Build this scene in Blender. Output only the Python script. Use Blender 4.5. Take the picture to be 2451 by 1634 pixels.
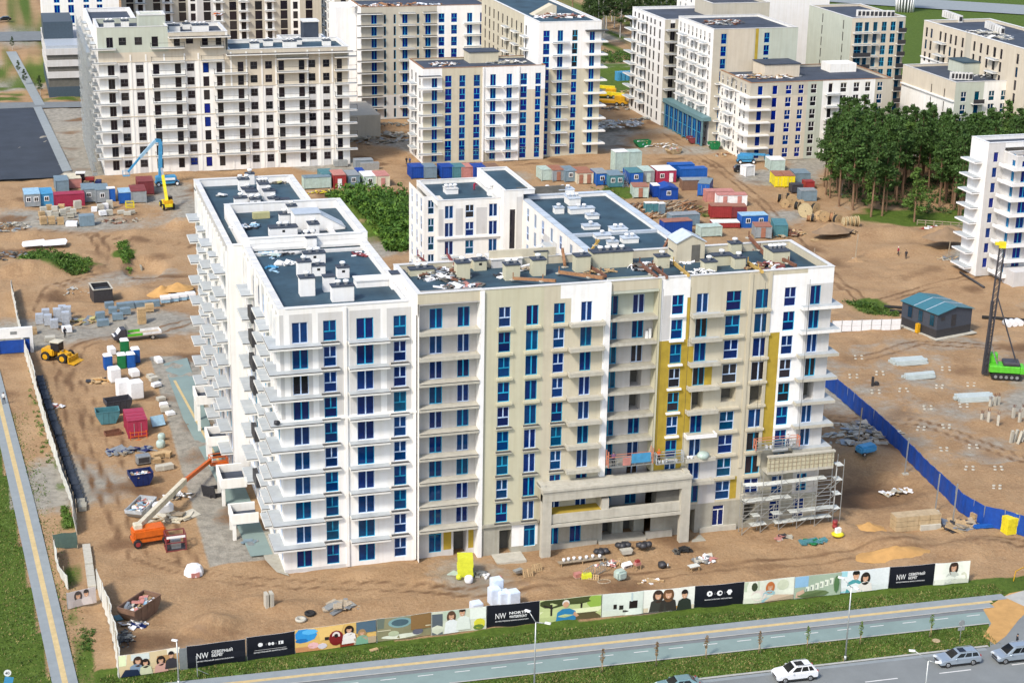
import bpy, bmesh, math, random
from math import radians, sin, cos, pi, hypot, atan2
from mathutils import Vector, Matrix, noise

for _o in list(bpy.data.objects):
 bpy.data.objects.remove(_o, do_unlink=True)
SC = bpy.context.scene
COL = SC.collection
RND = random.Random(7)

# ------------------------------------------------------------------ camera, sky, sun, exposure
# world frame: X along the main facade, Y away from the road, Z up, metres; origin at the white block's corner
CAM = (-27.1245, -180.5305, 88.75)
PITCH, YAW, ROLL, FOC = radians(18.445), radians(16.552), radians(1.071), 4178.6
cd = bpy.data.cameras.new('camera')
cam = bpy.data.objects.new('camera', cd); COL.objects.link(cam)
cd.sensor_fit = 'HORIZONTAL'; cd.sensor_width = 36.0; cd.lens = FOC / 2451 * 36.0
cd.clip_start = 1.0; cd.clip_end = 8000.0
cam.matrix_world = Matrix.Translation(CAM) @ Matrix.Rotation(-YAW, 4, 'Z') @ Matrix.Rotation(pi / 2 - PITCH, 4, 'X') @ Matrix.Rotation(ROLL, 4, 'Z')
SC.camera = cam

SUN_EL, SUN_AZ = radians(46), radians(218)       # azimuth measured from +X, counter-clockwise
W = bpy.data.worlds.new('World'); SC.world = W; W.use_nodes = True
nt = W.node_tree; nt.nodes.clear()
sky = nt.nodes.new('ShaderNodeTexSky'); sky.sky_type = 'NISHITA'; sky.sun_disc = False
sky.sun_elevation = SUN_EL; sky.sun_rotation = (pi / 2 - SUN_AZ) % (2 * pi)
sky.air_density = 1.0; sky.dust_density = 2.0; sky.ozone_density = 1.0
bg = nt.nodes.new('ShaderNodeBackground'); bg.inputs['Strength'].default_value = 0.15
wo = nt.nodes.new('ShaderNodeOutputWorld')
nt.links.new(sky.outputs[0], bg.inputs[0]); nt.links.new(bg.outputs[0], wo.inputs[0])
sl = bpy.data.lights.new('sun', 'SUN'); sl.energy = 2.3; sl.angle = radians(9.0); sl.color = (1.0, 0.93, 0.83)
sun = bpy.data.objects.new('sun', sl); COL.objects.link(sun)
_d = Vector((cos(SUN_EL) * cos(SUN_AZ), cos(SUN_EL) * sin(SUN_AZ), sin(SUN_EL)))
sun.rotation_euler = _d.to_track_quat('Z', 'Y').to_euler(); sun.location = (-120, -120, 160)
SC.view_settings.view_transform = 'Standard'; SC.view_settings.look = 'None'
SC.view_settings.exposure = 0.62; SC.view_settings.gamma = 1.0; SC.view_settings.use_curve_mapping = False
SC.cycles.use_denoising = True
SC.cycles.max_bounces = 5; SC.cycles.diffuse_bounces = 3; SC.cycles.glossy_bounces = 3
SC.cycles.transmission_bounces = 3; SC.cycles.transparent_max_bounces = 6

# ------------------------------------------------------------------ survey: measured image point -> metres on a level plane
def at(px, py, z=0.0):
 x, y = px - 1225.5, py - 817.0
 c, s = cos(ROLL), sin(ROLL)
 u, v = (c * x + s * y) / FOC, (-s * x + c * y) / FOC
 dy, dz = cos(PITCH) - v * sin(PITCH), -sin(PITCH) - v * cos(PITCH)
 k = (z - CAM[2]) / dz
 X, Y = u * k, dy * k
 return (CAM[0] + X * cos(YAW) + Y * sin(YAW), CAM[1] - X * sin(YAW) + Y * cos(YAW))

# ------------------------------------------------------------------ materials
def lin(h):
 h = h.lstrip('#')
 r = []
 for i in (0, 2, 4):
  c = int(h[i:i + 2], 16) / 255
  r.append(c / 12.92 if c <= .04045 else ((c + .055) / 1.055) ** 2.4)
 return tuple(r)
MATS = {}
def M(name, col=None, rough=.75, var=.12, scale=1.2, bump=0.0, metal=0.0, spec=.4, streak=0.0, rand=0.0, bscale=None, coat=0.0, world=False):
 """plain procedural material: base colour broken up by noise, optional vertical weather streaks, bump and per-object variation"""
 if name in MATS: return MATS[name]
 if isinstance(col, str): col = lin(col)
 m = bpy.data.materials.new(name); MATS[name] = m; m.use_nodes = True
 n = m.node_tree; L = n.links; P = n.nodes['Principled BSDF']
 P.inputs['Roughness'].default_value = rough; P.inputs['Metallic'].default_value = metal
 P.inputs['Specular IOR Level'].default_value = spec
 if coat: P.inputs['Coat Weight'].default_value = coat; P.inputs['Coat Roughness'].default_value = .08
 if world:
  g = n.nodes.new('ShaderNodeNewGeometry'); co = g.outputs['Position']
 else:
  g = n.nodes.new('ShaderNodeTexCoord'); co = g.outputs['Object']
 nz = n.nodes.new('ShaderNodeTexNoise'); nz.inputs['Scale'].default_value = scale; nz.inputs['Detail'].default_value = 6; nz.inputs['Roughness'].default_value = .65
 L.new(co, nz.inputs['Vector'])
 rp = n.nodes.new('ShaderNodeValToRGB')
 rp.color_ramp.elements[0].position = .3; rp.color_ramp.elements[1].position = .7
 lo = tuple(max(0, c * (1 - var)) for c in col) + (1,); hi = tuple(min(.95, c * (1 + var)) for c in col) + (1,)
 rp.color_ramp.elements[0].color = lo; rp.color_ramp.elements[1].color = hi
 L.new(nz.outputs['Fac'], rp.inputs[0])
 out = rp.outputs[0]
 if streak:
  mp = n.nodes.new('ShaderNodeMapping'); mp.inputs['Scale'].default_value = (1.3, 1.3, .07)
  n2 = n.nodes.new('ShaderNodeTexNoise'); n2.inputs['Scale'].default_value = 1.6; n2.inputs['Detail'].default_value = 5
  L.new(co, mp.inputs[0]); L.new(mp.outputs[0], n2.inputs['Vector'])
  r2 = n.nodes.new('ShaderNodeValToRGB'); r2.color_ramp.elements[0].position = .42; r2.color_ramp.elements[1].position = .75
  r2.color_ramp.elements[0].color = (1, 1, 1, 1); k = 1 - streak; r2.color_ramp.elements[1].color = (k, k * .98, k * .94, 1)
  L.new(n2.outputs['Fac'], r2.inputs[0])
  mx = n.nodes.new('ShaderNodeMix'); mx.data_type = 'RGBA'; mx.blend_type = 'MULTIPLY'; mx.inputs[0].default_value = 1
  L.new(out, mx.inputs[6]); L.new(r2.outputs[0], mx.inputs[7]); out = mx.outputs[2]
 if rand:
  oi = n.nodes.new('ShaderNodeObjectInfo'); hs = n.nodes.new('ShaderNodeHueSaturation')
  mr = n.nodes.new('ShaderNodeMapRange'); mr.inputs[3].default_value = 1 - rand; mr.inputs[4].default_value = 1 + rand
  L.new(oi.outputs['Random'], mr.inputs[0]); L.new(mr.outputs[0], hs.inputs['Value']); L.new(out, hs.inputs['Color']); out = hs.outputs[0]
 L.new(out, P.inputs['Base Color'])
 if bump:
  bp = n.nodes.new('ShaderNodeBump'); bp.inputs['Strength'].default_value = bump; bp.inputs['Distance'].default_value = .05
  n3 = n.nodes.new('ShaderNodeTexNoise'); n3.inputs['Scale'].default_value = bscale or scale * 8; n3.inputs['Detail'].default_value = 4
  L.new(co, n3.inputs['Vector']); L.new(n3.outputs['Fac'], bp.inputs['Height']); L.new(bp.outputs[0], P.inputs['Normal'])
 return m
def glass(name, cols, rough=.06):
 if name in MATS: return MATS[name]
 m = bpy.data.materials.new(name); MATS[name] = m; m.use_nodes = True
 n = m.node_tree; L = n.links; P = n.nodes['Principled BSDF']
 P.inputs['Roughness'].default_value = rough; P.inputs['Specular IOR Level'].default_value = .38
 oi = n.nodes.new('ShaderNodeObjectInfo'); rp = n.nodes.new('ShaderNodeValToRGB'); rp.color_ramp.interpolation = 'LINEAR'
 e = rp.color_ramp.elements
 while len(e) < len(cols): e.new(.5)
 for i, c in enumerate(cols):
  e[i].position = i / (len(cols) - 1); e[i].color = (lin(c) if isinstance(c, str) else c) + (1,)
 L.new(oi.outputs['Random'], rp.inputs[0])
 tc = n.nodes.new('ShaderNodeTexCoord'); nz = n.nodes.new('ShaderNodeTexNoise'); nz.inputs['Scale'].default_value = 2.2
 L.new(tc.outputs['Object'], nz.inputs['Vector'])
 mr = n.nodes.new('ShaderNodeMapRange'); mr.inputs[3].default_value = .55; mr.inputs[4].default_value = 1.45; L.new(nz.outputs['Fac'], mr.inputs[0])
 hs = n.nodes.new('ShaderNodeHueSaturation'); L.new(mr.outputs[0], hs.inputs['Value']); L.new(rp.outputs[0], hs.inputs['Color'])
 L.new(hs.outputs[0], P.inputs['Base Color'])
 return m

def setup_mats():
 M('plaster_white', (.80, .79, .765), .8, .04, .5, .08, streak=.07, bscale=9)
 M('plaster_cream', (.80, .785, .74), .8, .05, .5, .08, streak=.08, bscale=9)
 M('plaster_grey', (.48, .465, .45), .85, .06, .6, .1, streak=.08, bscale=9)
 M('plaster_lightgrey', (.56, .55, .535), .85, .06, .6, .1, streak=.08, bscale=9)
 M('plaster_khaki', (.52, .50, .365), .85, .06, .35, .1, streak=.09, bscale=9)
 M('plaster_beige', (.53, .485, .37), .85, .07, .35, .1, streak=.09, bscale=9)
 M('plaster_sand', (.58, .515, .41), .85, .06, .35, .08, streak=.08, bscale=9)
 M('plaster_greige', (.475, .44, .36), .85, .06, .35, .08, streak=.08, bscale=9)
 M('plaster_green', (.47, .50, .42), .85, .06, .35, .08, streak=.08, bscale=9)
 M('insulation_white', (.82, .82, .81), .85, .05, .9, .1, streak=.05)
 M('insulation_mustard', (.40, .285, .035), .95, .14, .9, .2, streak=.06)
 M('concrete', (.36, .345, .285), .9, .14, .8, .2, streak=.16)
 M('concrete_pale', (.47, .45, .38), .9, .12, .8, .2, streak=.12)
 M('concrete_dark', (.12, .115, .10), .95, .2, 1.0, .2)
 M('slab_top', (.40, .43, .44), .55, .12, .8)
 M('slab_edge', (.70, .69, .65), .8, .05, 1.0)
 M('flash_dark', (.07, .068, .065), .5, .15, 2)
 M('roof_felt', (.032, .066, .092), .65, .4, .22, .25, bscale=7, spec=.35)
 M('roof_felt_dark', (.05, .062, .085), .75, .3, .25, .25, bscale=7, spec=.3)
 M('coping', (.66, .65, .62), .45, .08, 1.5, rand=.10)
 M('coping_blue', (.45, .50, .55), .4, .1, 1.5, rand=.12)
 M('frame_cyan', (.012, .30, .50), .4, .08, 3, rand=.25)
 M('frame_pale', (.45, .58, .78), .4, .06, 3, rand=.12)
 M('frame_dark', (.045, .042, .045), .5, .1, 3)
 M('frame_white', (.72, .72, .70), .5, .05, 3)
 glass('glass_blue', [(.001, .008, .07), (.001, .02, .13), (.0, .045, .14), (.001, .012, .095), (.0, .06, .125)])
 glass('glass_dark', [(.012, .010, .013), (.025, .020, .026), (.008, .007, .013), (.02, .02, .022), (.04, .035, .035)])
 glass('glass_royal', [(.001, .006, .12), (.002, .015, .20), (.0, .03, .16), (.001, .010, .14)])
 glass('glass_teal', [(.0, .03, .07), (.0, .05, .085), (.002, .02, .06), (.0, .035, .075)])
 M('steel_grey', (.30, .32, .33), .45, .15, 3, metal=.5)
 M('steel_dark', (.05, .05, .055), .5, .2, 3, metal=.3)
 M('rust', (.17, .075, .045), .85, .35, 2.5, .2)
 M('rust_light', (.30, .155, .075), .85, .3, 2.5, .2)
 M('wood', (.42, .29, .15), .85, .25, 4, .2, rand=.2)
 M('wood_grey', (.34, .28, .2), .9, .25, 4, .2, rand=.2)
 M('galv', (.45, .47, .46), .4, .12, 4, metal=.6)
 M('white_paint', (.78, .78, .77), .45, .06, 2, rand=.06)
 M('plastic_white', (.80, .81, .82), .35, .08, 2.5, .1)
 M('rubber', (.018, .018, .018), .85, .2, 6)
 M('chrome', (.55, .55, .56), .25, .05, 3, metal=.9)
 M('asphalt', (.165, .18, .185), .9, .12, .5, .25, bscale=14, world=True)
 M('asphalt_teal', (.20, .27, .255), .9, .10, .3, .2, bscale=14, world=True)
 M('asphalt_road', (.19, .205, .205), .9, .10, .3, .2, bscale=14, world=True)
 M('asphalt_dark', (.035, .045, .062), .9, .18, .2, .2, bscale=14, world=True)
 M('paving', (.245, .275, .285), .9, .09, .8, .2, world=True)
 M('paint_yellow', (.52, .40, .20), .85, .14, 1.5, world=True)
 M('paint_white', (.62, .62, .60), .8, .12, 2, world=True)
 M('kerb_stone', (.38, .38, .35), .9, .12, 1, .2, world=True)
 M('sand_orange', (.47, .27, .095), .95, .14, .7, .5, bscale=5, world=True)
setup_mats()
def C(name, col, rough=.55, **k):          # coloured paint
 return M(name, col, rough, k.pop('var', .12), k.pop('scale', 2.0), **k)
# ------------------------------------------------------------------ mesh building
class MB:
 def __init__(s): s.v = []; s.f = []; s.m = []; s.sm = []
 def quad(s, pts, m=0, smooth=False):
  k = len(s.v); s.v += [tuple(p) for p in pts]; s.f.append(tuple(range(k, k + len(pts)))); s.m.append(m); s.sm.append(smooth); return s
 def box(s, x0, x1, y0, y1, z0, z1, m=0, skip=()):
  k = len(s.v)
  s.v += [(x0, y0, z0), (x1, y0, z0), (x1, y1, z0), (x0, y1, z0), (x0, y0, z1), (x1, y0, z1), (x1, y1, z1), (x0, y1, z1)]
  for nme, f in (('b', (0, 3, 2, 1)), ('t', (4, 5, 6, 7)), ('f', (0, 1, 5, 4)), ('r', (1, 2, 6, 5)), ('k', (2, 3, 7, 6)), ('l', (3, 0, 4, 7))):
   if nme in skip: continue
   s.f.append(tuple(k + i for i in f)); s.m.append(m); s.sm.append(False)
  return s
 def obox(s, c, dx, dy, dz, rz=0.0, m=0, rx=0.0, ry=0.0):
  R = Matrix.Rotation(rz, 3, 'Z') @ Matrix.Rotation(ry, 3, 'Y') @ Matrix.Rotation(rx, 3, 'X')
  k = len(s.v); c = Vector(c)
  for a, b, d in ((-1, -1, -1), (1, -1, -1), (1, 1, -1), (-1, 1, -1), (-1, -1, 1), (1, -1, 1), (1, 1, 1), (-1, 1, 1)):
   s.v.append(tuple(c + R @ Vector((a * dx / 2, b * dy / 2, d * dz / 2))))
  for f in ((0, 3, 2, 1), (4, 5, 6, 7), (0, 1, 5, 4), (1, 2, 6, 5), (2, 3, 7, 6), (3, 0, 4, 7)):
   s.f.append(tuple(k + i for i in f)); s.m.append(m); s.sm.append(False)
  return s
 def bar(s, p, q, w, h=None, m=0):
  p, q = Vector(p), Vector(q); d = q - p; L = d.length
  if L < 1e-6: return s
  h = h or w
  up = Vector((0, 0, 1)) if abs(d.normalized().z) < .95 else Vector((0, 1, 0))
  x = d.normalized(); y = up.cross(x).normalized(); z = x.cross(y)
  k = len(s.v)
  for e in (p, q):
   for a, b in ((-1, -1), (1, -1), (1, 1), (-1, 1)):
    s.v.append(tuple(e + y * a * w / 2 + z * b * h / 2))
  for f in ((0, 1, 2, 3), (4, 7, 6, 5), (0, 4, 5, 1), (1, 5, 6, 2), (2, 6, 7, 3), (3, 7, 4, 0)):
   s.f.append(tuple(k + i for i in f)); s.m.append(m); s.sm.append(False)
  return s
 def cyl(s, p, q, r0, r1=None, n=12, m=0, caps=True, smooth=True):
  p, q = Vector(p), Vector(q); r1 = r0 if r1 is None else r1
  d = (q - p).normalized(); up = Vector((0, 0, 1)) if abs(d.z) < .95 else Vector((1, 0, 0))
  x = up.cross(d).normalized(); y = d.cross(x)
  k = len(s.v)
  for e, r in ((p, r0), (q, r1)):
   for i in range(n):
    a = 2 * pi * i / n; s.v.append(tuple(e + x * cos(a) * r + y * sin(a) * r))
  for i in range(n):
   j = (i + 1) % n; s.f.append((k + i, k + j, k + n + j, k + n + i)); s.m.append(m); s.sm.append(smooth)
  if caps:
   s.f.append(tuple(k + n - 1 - i for i in range(n))); s.m.append(m); s.sm.append(False)
   s.f.append(tuple(k + n + i for i in range(n))); s.m.append(m); s.sm.append(False)
  return s
 def tube(s, pts, r, n=6, m=0):
  for a, b in zip(pts, pts[1:]): s.cyl(a, b, r, r, n, m)
  return s
 def lathe(s, c, prof, n=14, m=0, smooth=True):
  k = len(s.v); c = Vector(c)
  for r, z in prof:
   for i in range(n):
    a = 2 * pi * i / n; s.v.append((c.x + r * cos(a), c.y + r * sin(a), c.z + z))
  for j in range(len(prof) - 1):
   for i in range(n):
    i2 = (i + 1) % n
    s.f.append((k + j * n + i, k + j * n + i2, k + (j + 1) * n + i2, k + (j + 1) * n + i)); s.m.append(m); s.sm.append(smooth)
  s.f.append(tuple(k + n - 1 - i for i in range(n))); s.m.append(m); s.sm.append(False)
  e = k + (len(prof) - 1) * n
  s.f.append(tuple(e + i for i in range(n))); s.m.append(m); s.sm.append(False)
  return s
 def prism(s, poly, z0, z1, m=0):
  n = len(poly); k = len(s.v)
  s.v += [(x, y, z0) for x, y in poly] + [(x, y, z1) for x, y in poly]
  s.f.append(tuple(k + n - 1 - i for i in range(n))); s.f.append(tuple(k + n + i for i in range(n))); s.m += [m, m]; s.sm += [False, False]
  for i in range(n):
   j = (i + 1) % n; s.f.append((k + i, k + j, k + n + j, k + n + i)); s.m.append(m); s.sm.append(False)
  return s
 def sprism(s, poly, y0, y1, m=0, inset=0.0, smooth=False):
  """outline in the x-z plane swept along y"""
  n = len(poly); k = len(s.v)
  s.v += [(x, y0, z) for x, z in poly] + [(x, y1, z) for x, z in poly]
  s.f.append(tuple(k + i for i in range(n))); s.f.append(tuple(k + 2 * n - 1 - i for i in range(n))); s.m += [m, m]; s.sm += [False, False]
  for i in range(n):
   j = (i + 1) % n; s.f.append((k + j, k + i, k + n + i, k + n + j)); s.m.append(m); s.sm.append(smooth)
  return s
 def ico(s, c, r, m=0, sub=1, jit=0.0, seed=0, sz=1.0):
  bm = bmesh.new(); bmesh.ops.create_icosphere(bm, subdivisions=sub, radius=1)
  rr = random.Random(seed); k = len(s.v)
  for v in bm.verts:
   q = r * (1 + rr.uniform(-jit, jit)); s.v.append((c[0] + v.co.x * q, c[1] + v.co.y * q, c[2] + v.co.z * q * sz))
  for f in bm.faces: s.f.append(tuple(k + v.index for v in f.verts)); s.m.append(m); s.sm.append(True)
  bm.free(); return s
 def mesh(s, name, mats):
  me = bpy.data.meshes.new(name); me.from_pydata(s.v, [], s.f)
  for m in (mats if isinstance(mats, (list, tuple)) else [mats]): me.materials.append(MATS[m] if isinstance(m, str) else m)
  me.polygons.foreach_set('material_index', s.m); me.polygons.foreach_set('use_smooth', s.sm); me.update()
  return me
 def build(s, name, mats, parent=None, loc=(0, 0, 0), rz=0.0, **tags):
  return put(name, s.mesh(name, mats), parent, loc, rz, **tags)

def tag(o, label=None, cat=None, group=None, kind=None):
 if label: o['label'] = label
 if cat: o['category'] = cat
 if group: o['group'] = group
 if kind: o['kind'] = kind
 return o
def put(name, me, parent=None, loc=(0, 0, 0), rz=0.0, label=None, cat=None, group=None, kind=None):
 o = bpy.data.objects.new(name, me); COL.objects.link(o)
 o.location = loc; o.rotation_euler = (0, 0, rz)
 if parent is not None: o.parent = parent
 return tag(o, label, cat, group, kind)
def thing(name, label, cat, group=None, loc=(0, 0, 0), rz=0.0):
 return put(name, None, None, loc, rz, label, cat, group)
def kids(o): return [c for c in KID.get(o.name, [])]
def copy_tree(o, loc=None, rz=None, label=None, group=None, parent=None, name=None):
 c = o.copy(); COL.objects.link(c); c.parent = parent
 if loc is not None: c.location = loc
 if rz is not None: c.rotation_euler = (0, 0, rz)
 if label: c['label'] = label
 if group: c['group'] = group
 for ch in o.children: copy_tree(ch, parent=c)
 return c
def bevel_mesh(me, w=.03, seg=1):
 bm = bmesh.new(); bm.from_mesh(me); bmesh.ops.remove_doubles(bm, verts=bm.verts, dist=1e-4)
 bmesh.ops.bevel(bm, geom=[e for e in bm.edges if len(e.link_faces) == 2 and e.calc_face_angle(0) > .5], offset=w, segments=seg, affect='EDGES', clamp_overlap=True)
 bm.to_mesh(me); bm.free(); return me

# ------------------------------------------------------------------ windows
WIN = {}
def win_mesh(kind, w, h, fr, gl):
 """two-leaf doors, T-split sash windows, single leaves, slim lights: a frame mesh and a pane mesh, origin at the sill's centre, outside towards -Y"""
 key = (kind, round(w, 2), round(h, 2), fr, gl)
 if key in WIN: return WIN[key]
 f = MB(); t = .075; a = w / 2; d0, d1 = -.06, .03
 f.box(-a, -a + t, d0, d1, 0, h); f.box(a - t, a, d0, d1, 0, h); f.box(-a + t, a - t, d0, d1, 0, t); f.box(-a + t, a - t, d0, d1, h - t, h)
 if kind == 'door': f.box(-.075, .075, d0 - .02, d1, t, h - t)
 elif kind == 'tee':
  zz = h * .46; f.box(-a + t, a - t, d0 - .015, d1, zz - .06, zz + .06); f.box(-.06, .06, d0 - .02, d1, zz + .06, h - t)
 elif kind == 'cross':
  zz = h * .5; f.box(-a + t, a - t, d0 - .015, d1, zz - .05, zz + .05); f.box(-.05, .05, d0 - .02, d1, zz + .05, h - t); f.box(-.05, .05, d0 - .02, d1, t, zz - .05)
 elif kind == 'transom':
  f.box(-a + t, a - t, d0 - .015, d1, h * .76, h * .76 + .1); f.box(-.05, .05, d0 - .01, d1, t, h * .76)
 g = MB(); g.box(-a + t * .5, a - t * .5, -.015, .012, t * .5, h - t * .5)
 WIN[key] = (f.mesh('window', fr), g.mesh('pane', gl)); return WIN[key]
def window(parent, kind, w, h, fr, gl, loc, rz, name='window'):
 fm, gm = win_mesh(kind, w, h, fr, gl)
 o = put(name, fm, parent, loc, rz); put('pane', gm, o)
 return o

def facade(root, org, ang, width, z0, z1, ops, mats, zones=(), depth=.16, name='wall', wrand=None, label=None):
 """a wall with real openings. org=(x,y) left end seen from outside, ang = direction of +u; ops: (u0,u1,z0,z1,kind,frame,glass);
 zones: (u0,u1,z0,z1,material index) painted areas"""
 u = Vector((cos(ang), sin(ang))); n = Vector((sin(ang), -cos(ang)))      # n points outside
 us = {0.0, width}; zs = {z0, z1}
 for o in ops: us |= {o[0], o[1]}; zs |= {o[2], o[3]}
 for q in zones: us |= {max(0, q[0]), min(width, q[1])}; zs |= {min(max(z0, q[2]), z1), max(min(z1, q[3]), z0)}
 us = sorted(us); zs = sorted(zs); b = MB()
 P = lambda uu, zz, d=0.0: (org[0] + u.x * uu - n.x * d, org[1] + u.y * uu - n.y * d, zz)
 for i in range(len(us) - 1):
  if us[i + 1] - us[i] < 1e-4: continue
  cu = (us[i] + us[i + 1]) / 2
  col_ops = [o for o in ops if o[0] < cu < o[1]]
  for j in range(len(zs) - 1):
   if zs[j + 1] - zs[j] < 1e-4: continue
   cz = (zs[j] + zs[j + 1]) / 2
   if any(o[2] < cz < o[3] for o in col_ops): continue
   mi = 0
   for q in zones:
    if q[0] < cu < q[1] and q[2] < cz < q[3]: mi = q[4]
   b.quad([P(us[i], zs[j]), P(us[i + 1], zs[j]), P(us[i + 1], zs[j + 1]), P(us[i], zs[j + 1])], mi)
 for o in ops:
  a0, a1, c0, c1, kind = o[:5]; d = depth + .06
  mi = 0
  for q in zones:
   if q[0] < (a0 + a1) / 2 < q[1] and q[2] < (c0 + c1) / 2 < q[3]: mi = q[4]
  if kind == 'hole': d = 1.6
  b.quad([P(a0, c0), P(a0, c1), P(a0, c1, d), P(a0, c0, d)], mi); b.quad([P(a1, c0), P(a1, c0, d), P(a1, c1, d), P(a1, c1)], mi)
  b.quad([P(a0, c0), P(a0, c0, d), P(a1, c0, d), P(a1, c0)], mi); b.quad([P(a0, c1), P(a1, c1), P(a1, c1, d), P(a0, c1, d)], mi)
  if kind == 'hole':
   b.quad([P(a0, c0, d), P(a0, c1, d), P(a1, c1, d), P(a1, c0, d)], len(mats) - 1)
 w = b.build(name, mats, root)
 if label: w['label'] = label
 for o in ops:
  if o[4] in ('hole', 'gap'): continue
  cx, cy, cz = P((o[0] + o[1]) / 2, o[2], depth)
  window(root, o[4], o[1] - o[0], o[3] - o[2], o[5], o[6], (cx, cy, cz), ang)
 return w

def roof_on(root, x0, x1, y0, y1, ztop, drop=1.0, th=.3, felt='roof_felt', wall='plaster_white', cope='coping', tiles=None, walls='', inner=True):
 """flat roof sheet, parapet ring with inner faces and coping; walls: plain outer faces to add ('l','r','k','f' with base z 0)"""
 MB().box(x0 + th, x1 - th, y0 + th, y1 - th, ztop - drop - .2, ztop - drop).build('roof', felt, root)
 p = MB()
 for (a0, a1, b0, b1) in ((x0, x1, y0, y0 + th), (x0, x1, y1 - th, y1), (x0, x0 + th, y0 + th, y1 - th), (x1 - th, x1, y0 + th, y1 - th)):
  p.box(a0 + .003, a1 - .003, b0 + .003, b1 - .003, ztop - drop - .25, ztop - .05)
 p.build('parapet', wall, root)
 o = .06
 if tiles:
  L = tiles
  for (ax, fx) in (('y', x0), ('y', x1 - th)):
   nn = max(1, int((y1 - y0) / L)); st = (y1 - y0) / nn; me = None
   key = ('cope', round(st, 3), th, cope)
   if key not in WIN: WIN[key] = MB().box(-o, th + o, .06, st - .06, 0, .07).mesh('coping_sheet', cope)
   for i in range(nn): put('coping_sheet', WIN[key], root, (fx, y0 + i * st, ztop - .05))
  for b0 in (y0, y1 - th): MB().box(x0 + th + o, x1 - th - o, b0 - o, b0 + th + o, ztop - .05, ztop + .015).build('coping', cope, root)
 else:
  c = MB()
  c.box(x0 - o, x1 + o, y0 - o, y0 + th + o, ztop - .05, ztop + .03); c.box(x0 - o, x1 + o, y1 - th - o, y1 + o, ztop - .05, ztop + .03)
  c.box(x0 - o, x0 + th + o, y0 + th + o, y1 - th - o, ztop - .05, ztop + .025); c.box(x1 - th - o, x1 + o, y0 + th + o, y1 - th - o, ztop - .05, ztop + .025)
  c.build('coping', cope, root)
 if walls:
  w = MB()
  if 'l' in walls: w.quad([(x0, y1, 0), (x0, y0, 0), (x0, y0, ztop - .05), (x0, y1, ztop - .05)])
  if 'r' in walls: w.quad([(x1, y0, 0), (x1, y1, 0), (x1, y1, ztop - .05), (x1, y0, ztop - .05)])
  if 'k' in walls: w.quad([(x1, y1, 0), (x0, y1, 0), (x0, y1, ztop - .05), (x1, y1, ztop - .05)])
  if 'f' in walls: w.quad([(x0, y0, 0), (x1, y0, 0), (x1, y0, ztop - .05), (x0, y0, ztop - .05)])
  w.build('wall', wall, root)

def slab(root, x0, x1, y0, y1, z, th=.28, name='balcony', top='slab_top', edge='slab_edge', flash=True, rim=0.0):
 """balcony slab: pale edge, grey deck, dark drip flashing; rim = raised kerb"""
 b = MB().box(x0, x1, y0, y1, z - th, z)
 b.quad([(x0 + .03, y0 + .03, z + .004), (x1 - .03, y0 + .03, z + .004), (x1 - .03, y1, z + .004), (x0 + .03, y1, z + .004)], 1)
 if flash: b.box(x0 - .02, x1 + .02, y0 - .025, y0 - .002, z - .05, z + .03, 2)
 if rim:
  b.box(x0, x1, y0, y0 + .14, z + .006, z + rim); b.box(x0, x0 + .14, y0 + .14, y1, z + .006, z + rim); b.box(x1 - .14, x1, y0 + .14, y1, z + .006, z + rim)
 return b.build(name, [edge, top, 'flash_dark'], root)

VENT = {}
def vent(root, x, y, z, w, d, h, wall='plaster_white', caps=1, cap='roof_felt_dark', rz=0.0, holed=False):
 """rendered shaft with felt top and round white cowls"""
 b = MB().box(-w / 2, w / 2, -d / 2, d / 2, 0, h)
 if holed: b.box(-.18, .18, -d / 2 - .012, -d / 2 + .02, h * .55, h * .55 + .3, 1)
 o = b.build('vent_shaft', [wall, 'rubber'], root, (x, y, z), rz)
 MB().box(-w / 2 - .08, w / 2 + .08, -d / 2 - .08, d / 2 + .08, h + .002, h + .12).build('cap_slab', cap, o)
 if 'cowl' not in VENT:
  VENT['cowl'] = MB().lathe((0, 0, 0), [(.2, 0), (.2, .28), (.34, .30), (.36, .42), (.28, .52), (.1, .56)], 12).mesh('cowl', 'white_paint')
 for i in range(caps):
  put('cowl', VENT['cowl'], o, ((i - (caps - 1) / 2) * min(.9, (w - .5) / max(1, caps - 1) if caps > 1 else 0), 0, h + .12))
 return o
# ------------------------------------------------------------------ the unfinished apartment building in front (west wing, white block, long bar)
MAIN = thing('apartment_building', 'large unfinished apartment building wrapped round a courtyard, half white, half bare khaki and mustard', 'building', loc=(0, 0, 0))
RW = random.Random(3)
def fr_(p=.55): return 'frame_cyan' if RW.random() < p else 'frame_pale'
# white block, road front
ops = []
for k in range(10):
 z = .55 + 3 * k
 ops += [(1.41, 3.16, z, z + 2.42, 'door', fr_(), 'glass_dark' if k == 7 else 'glass_blue'),
   (4.87, 6.32, z + .05, z + 2.42, 'tee', fr_(), 'glass_blue'),
   (8.58, 10.5, z, z + 2.42, 'door', fr_(), 'glass_blue'),
   (12.77, 14.22, z + .05, z + 2.42, 'tee', fr_(), 'glass_blue')]
zn = [(a, b, 18.75, 30.9, 1) for a, b in ((.06, .5), (1.15, 3.65), (4.3, 7.1), (7.8, 11.3), (12.0, 14.8))] + [(0, 7.3, 0, .42, 1)]
facade(MAIN, (0, 0), 0, 15.3, -.6, 31.55, ops, ['plaster_white', 'plaster_lightgrey'], zn)
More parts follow.
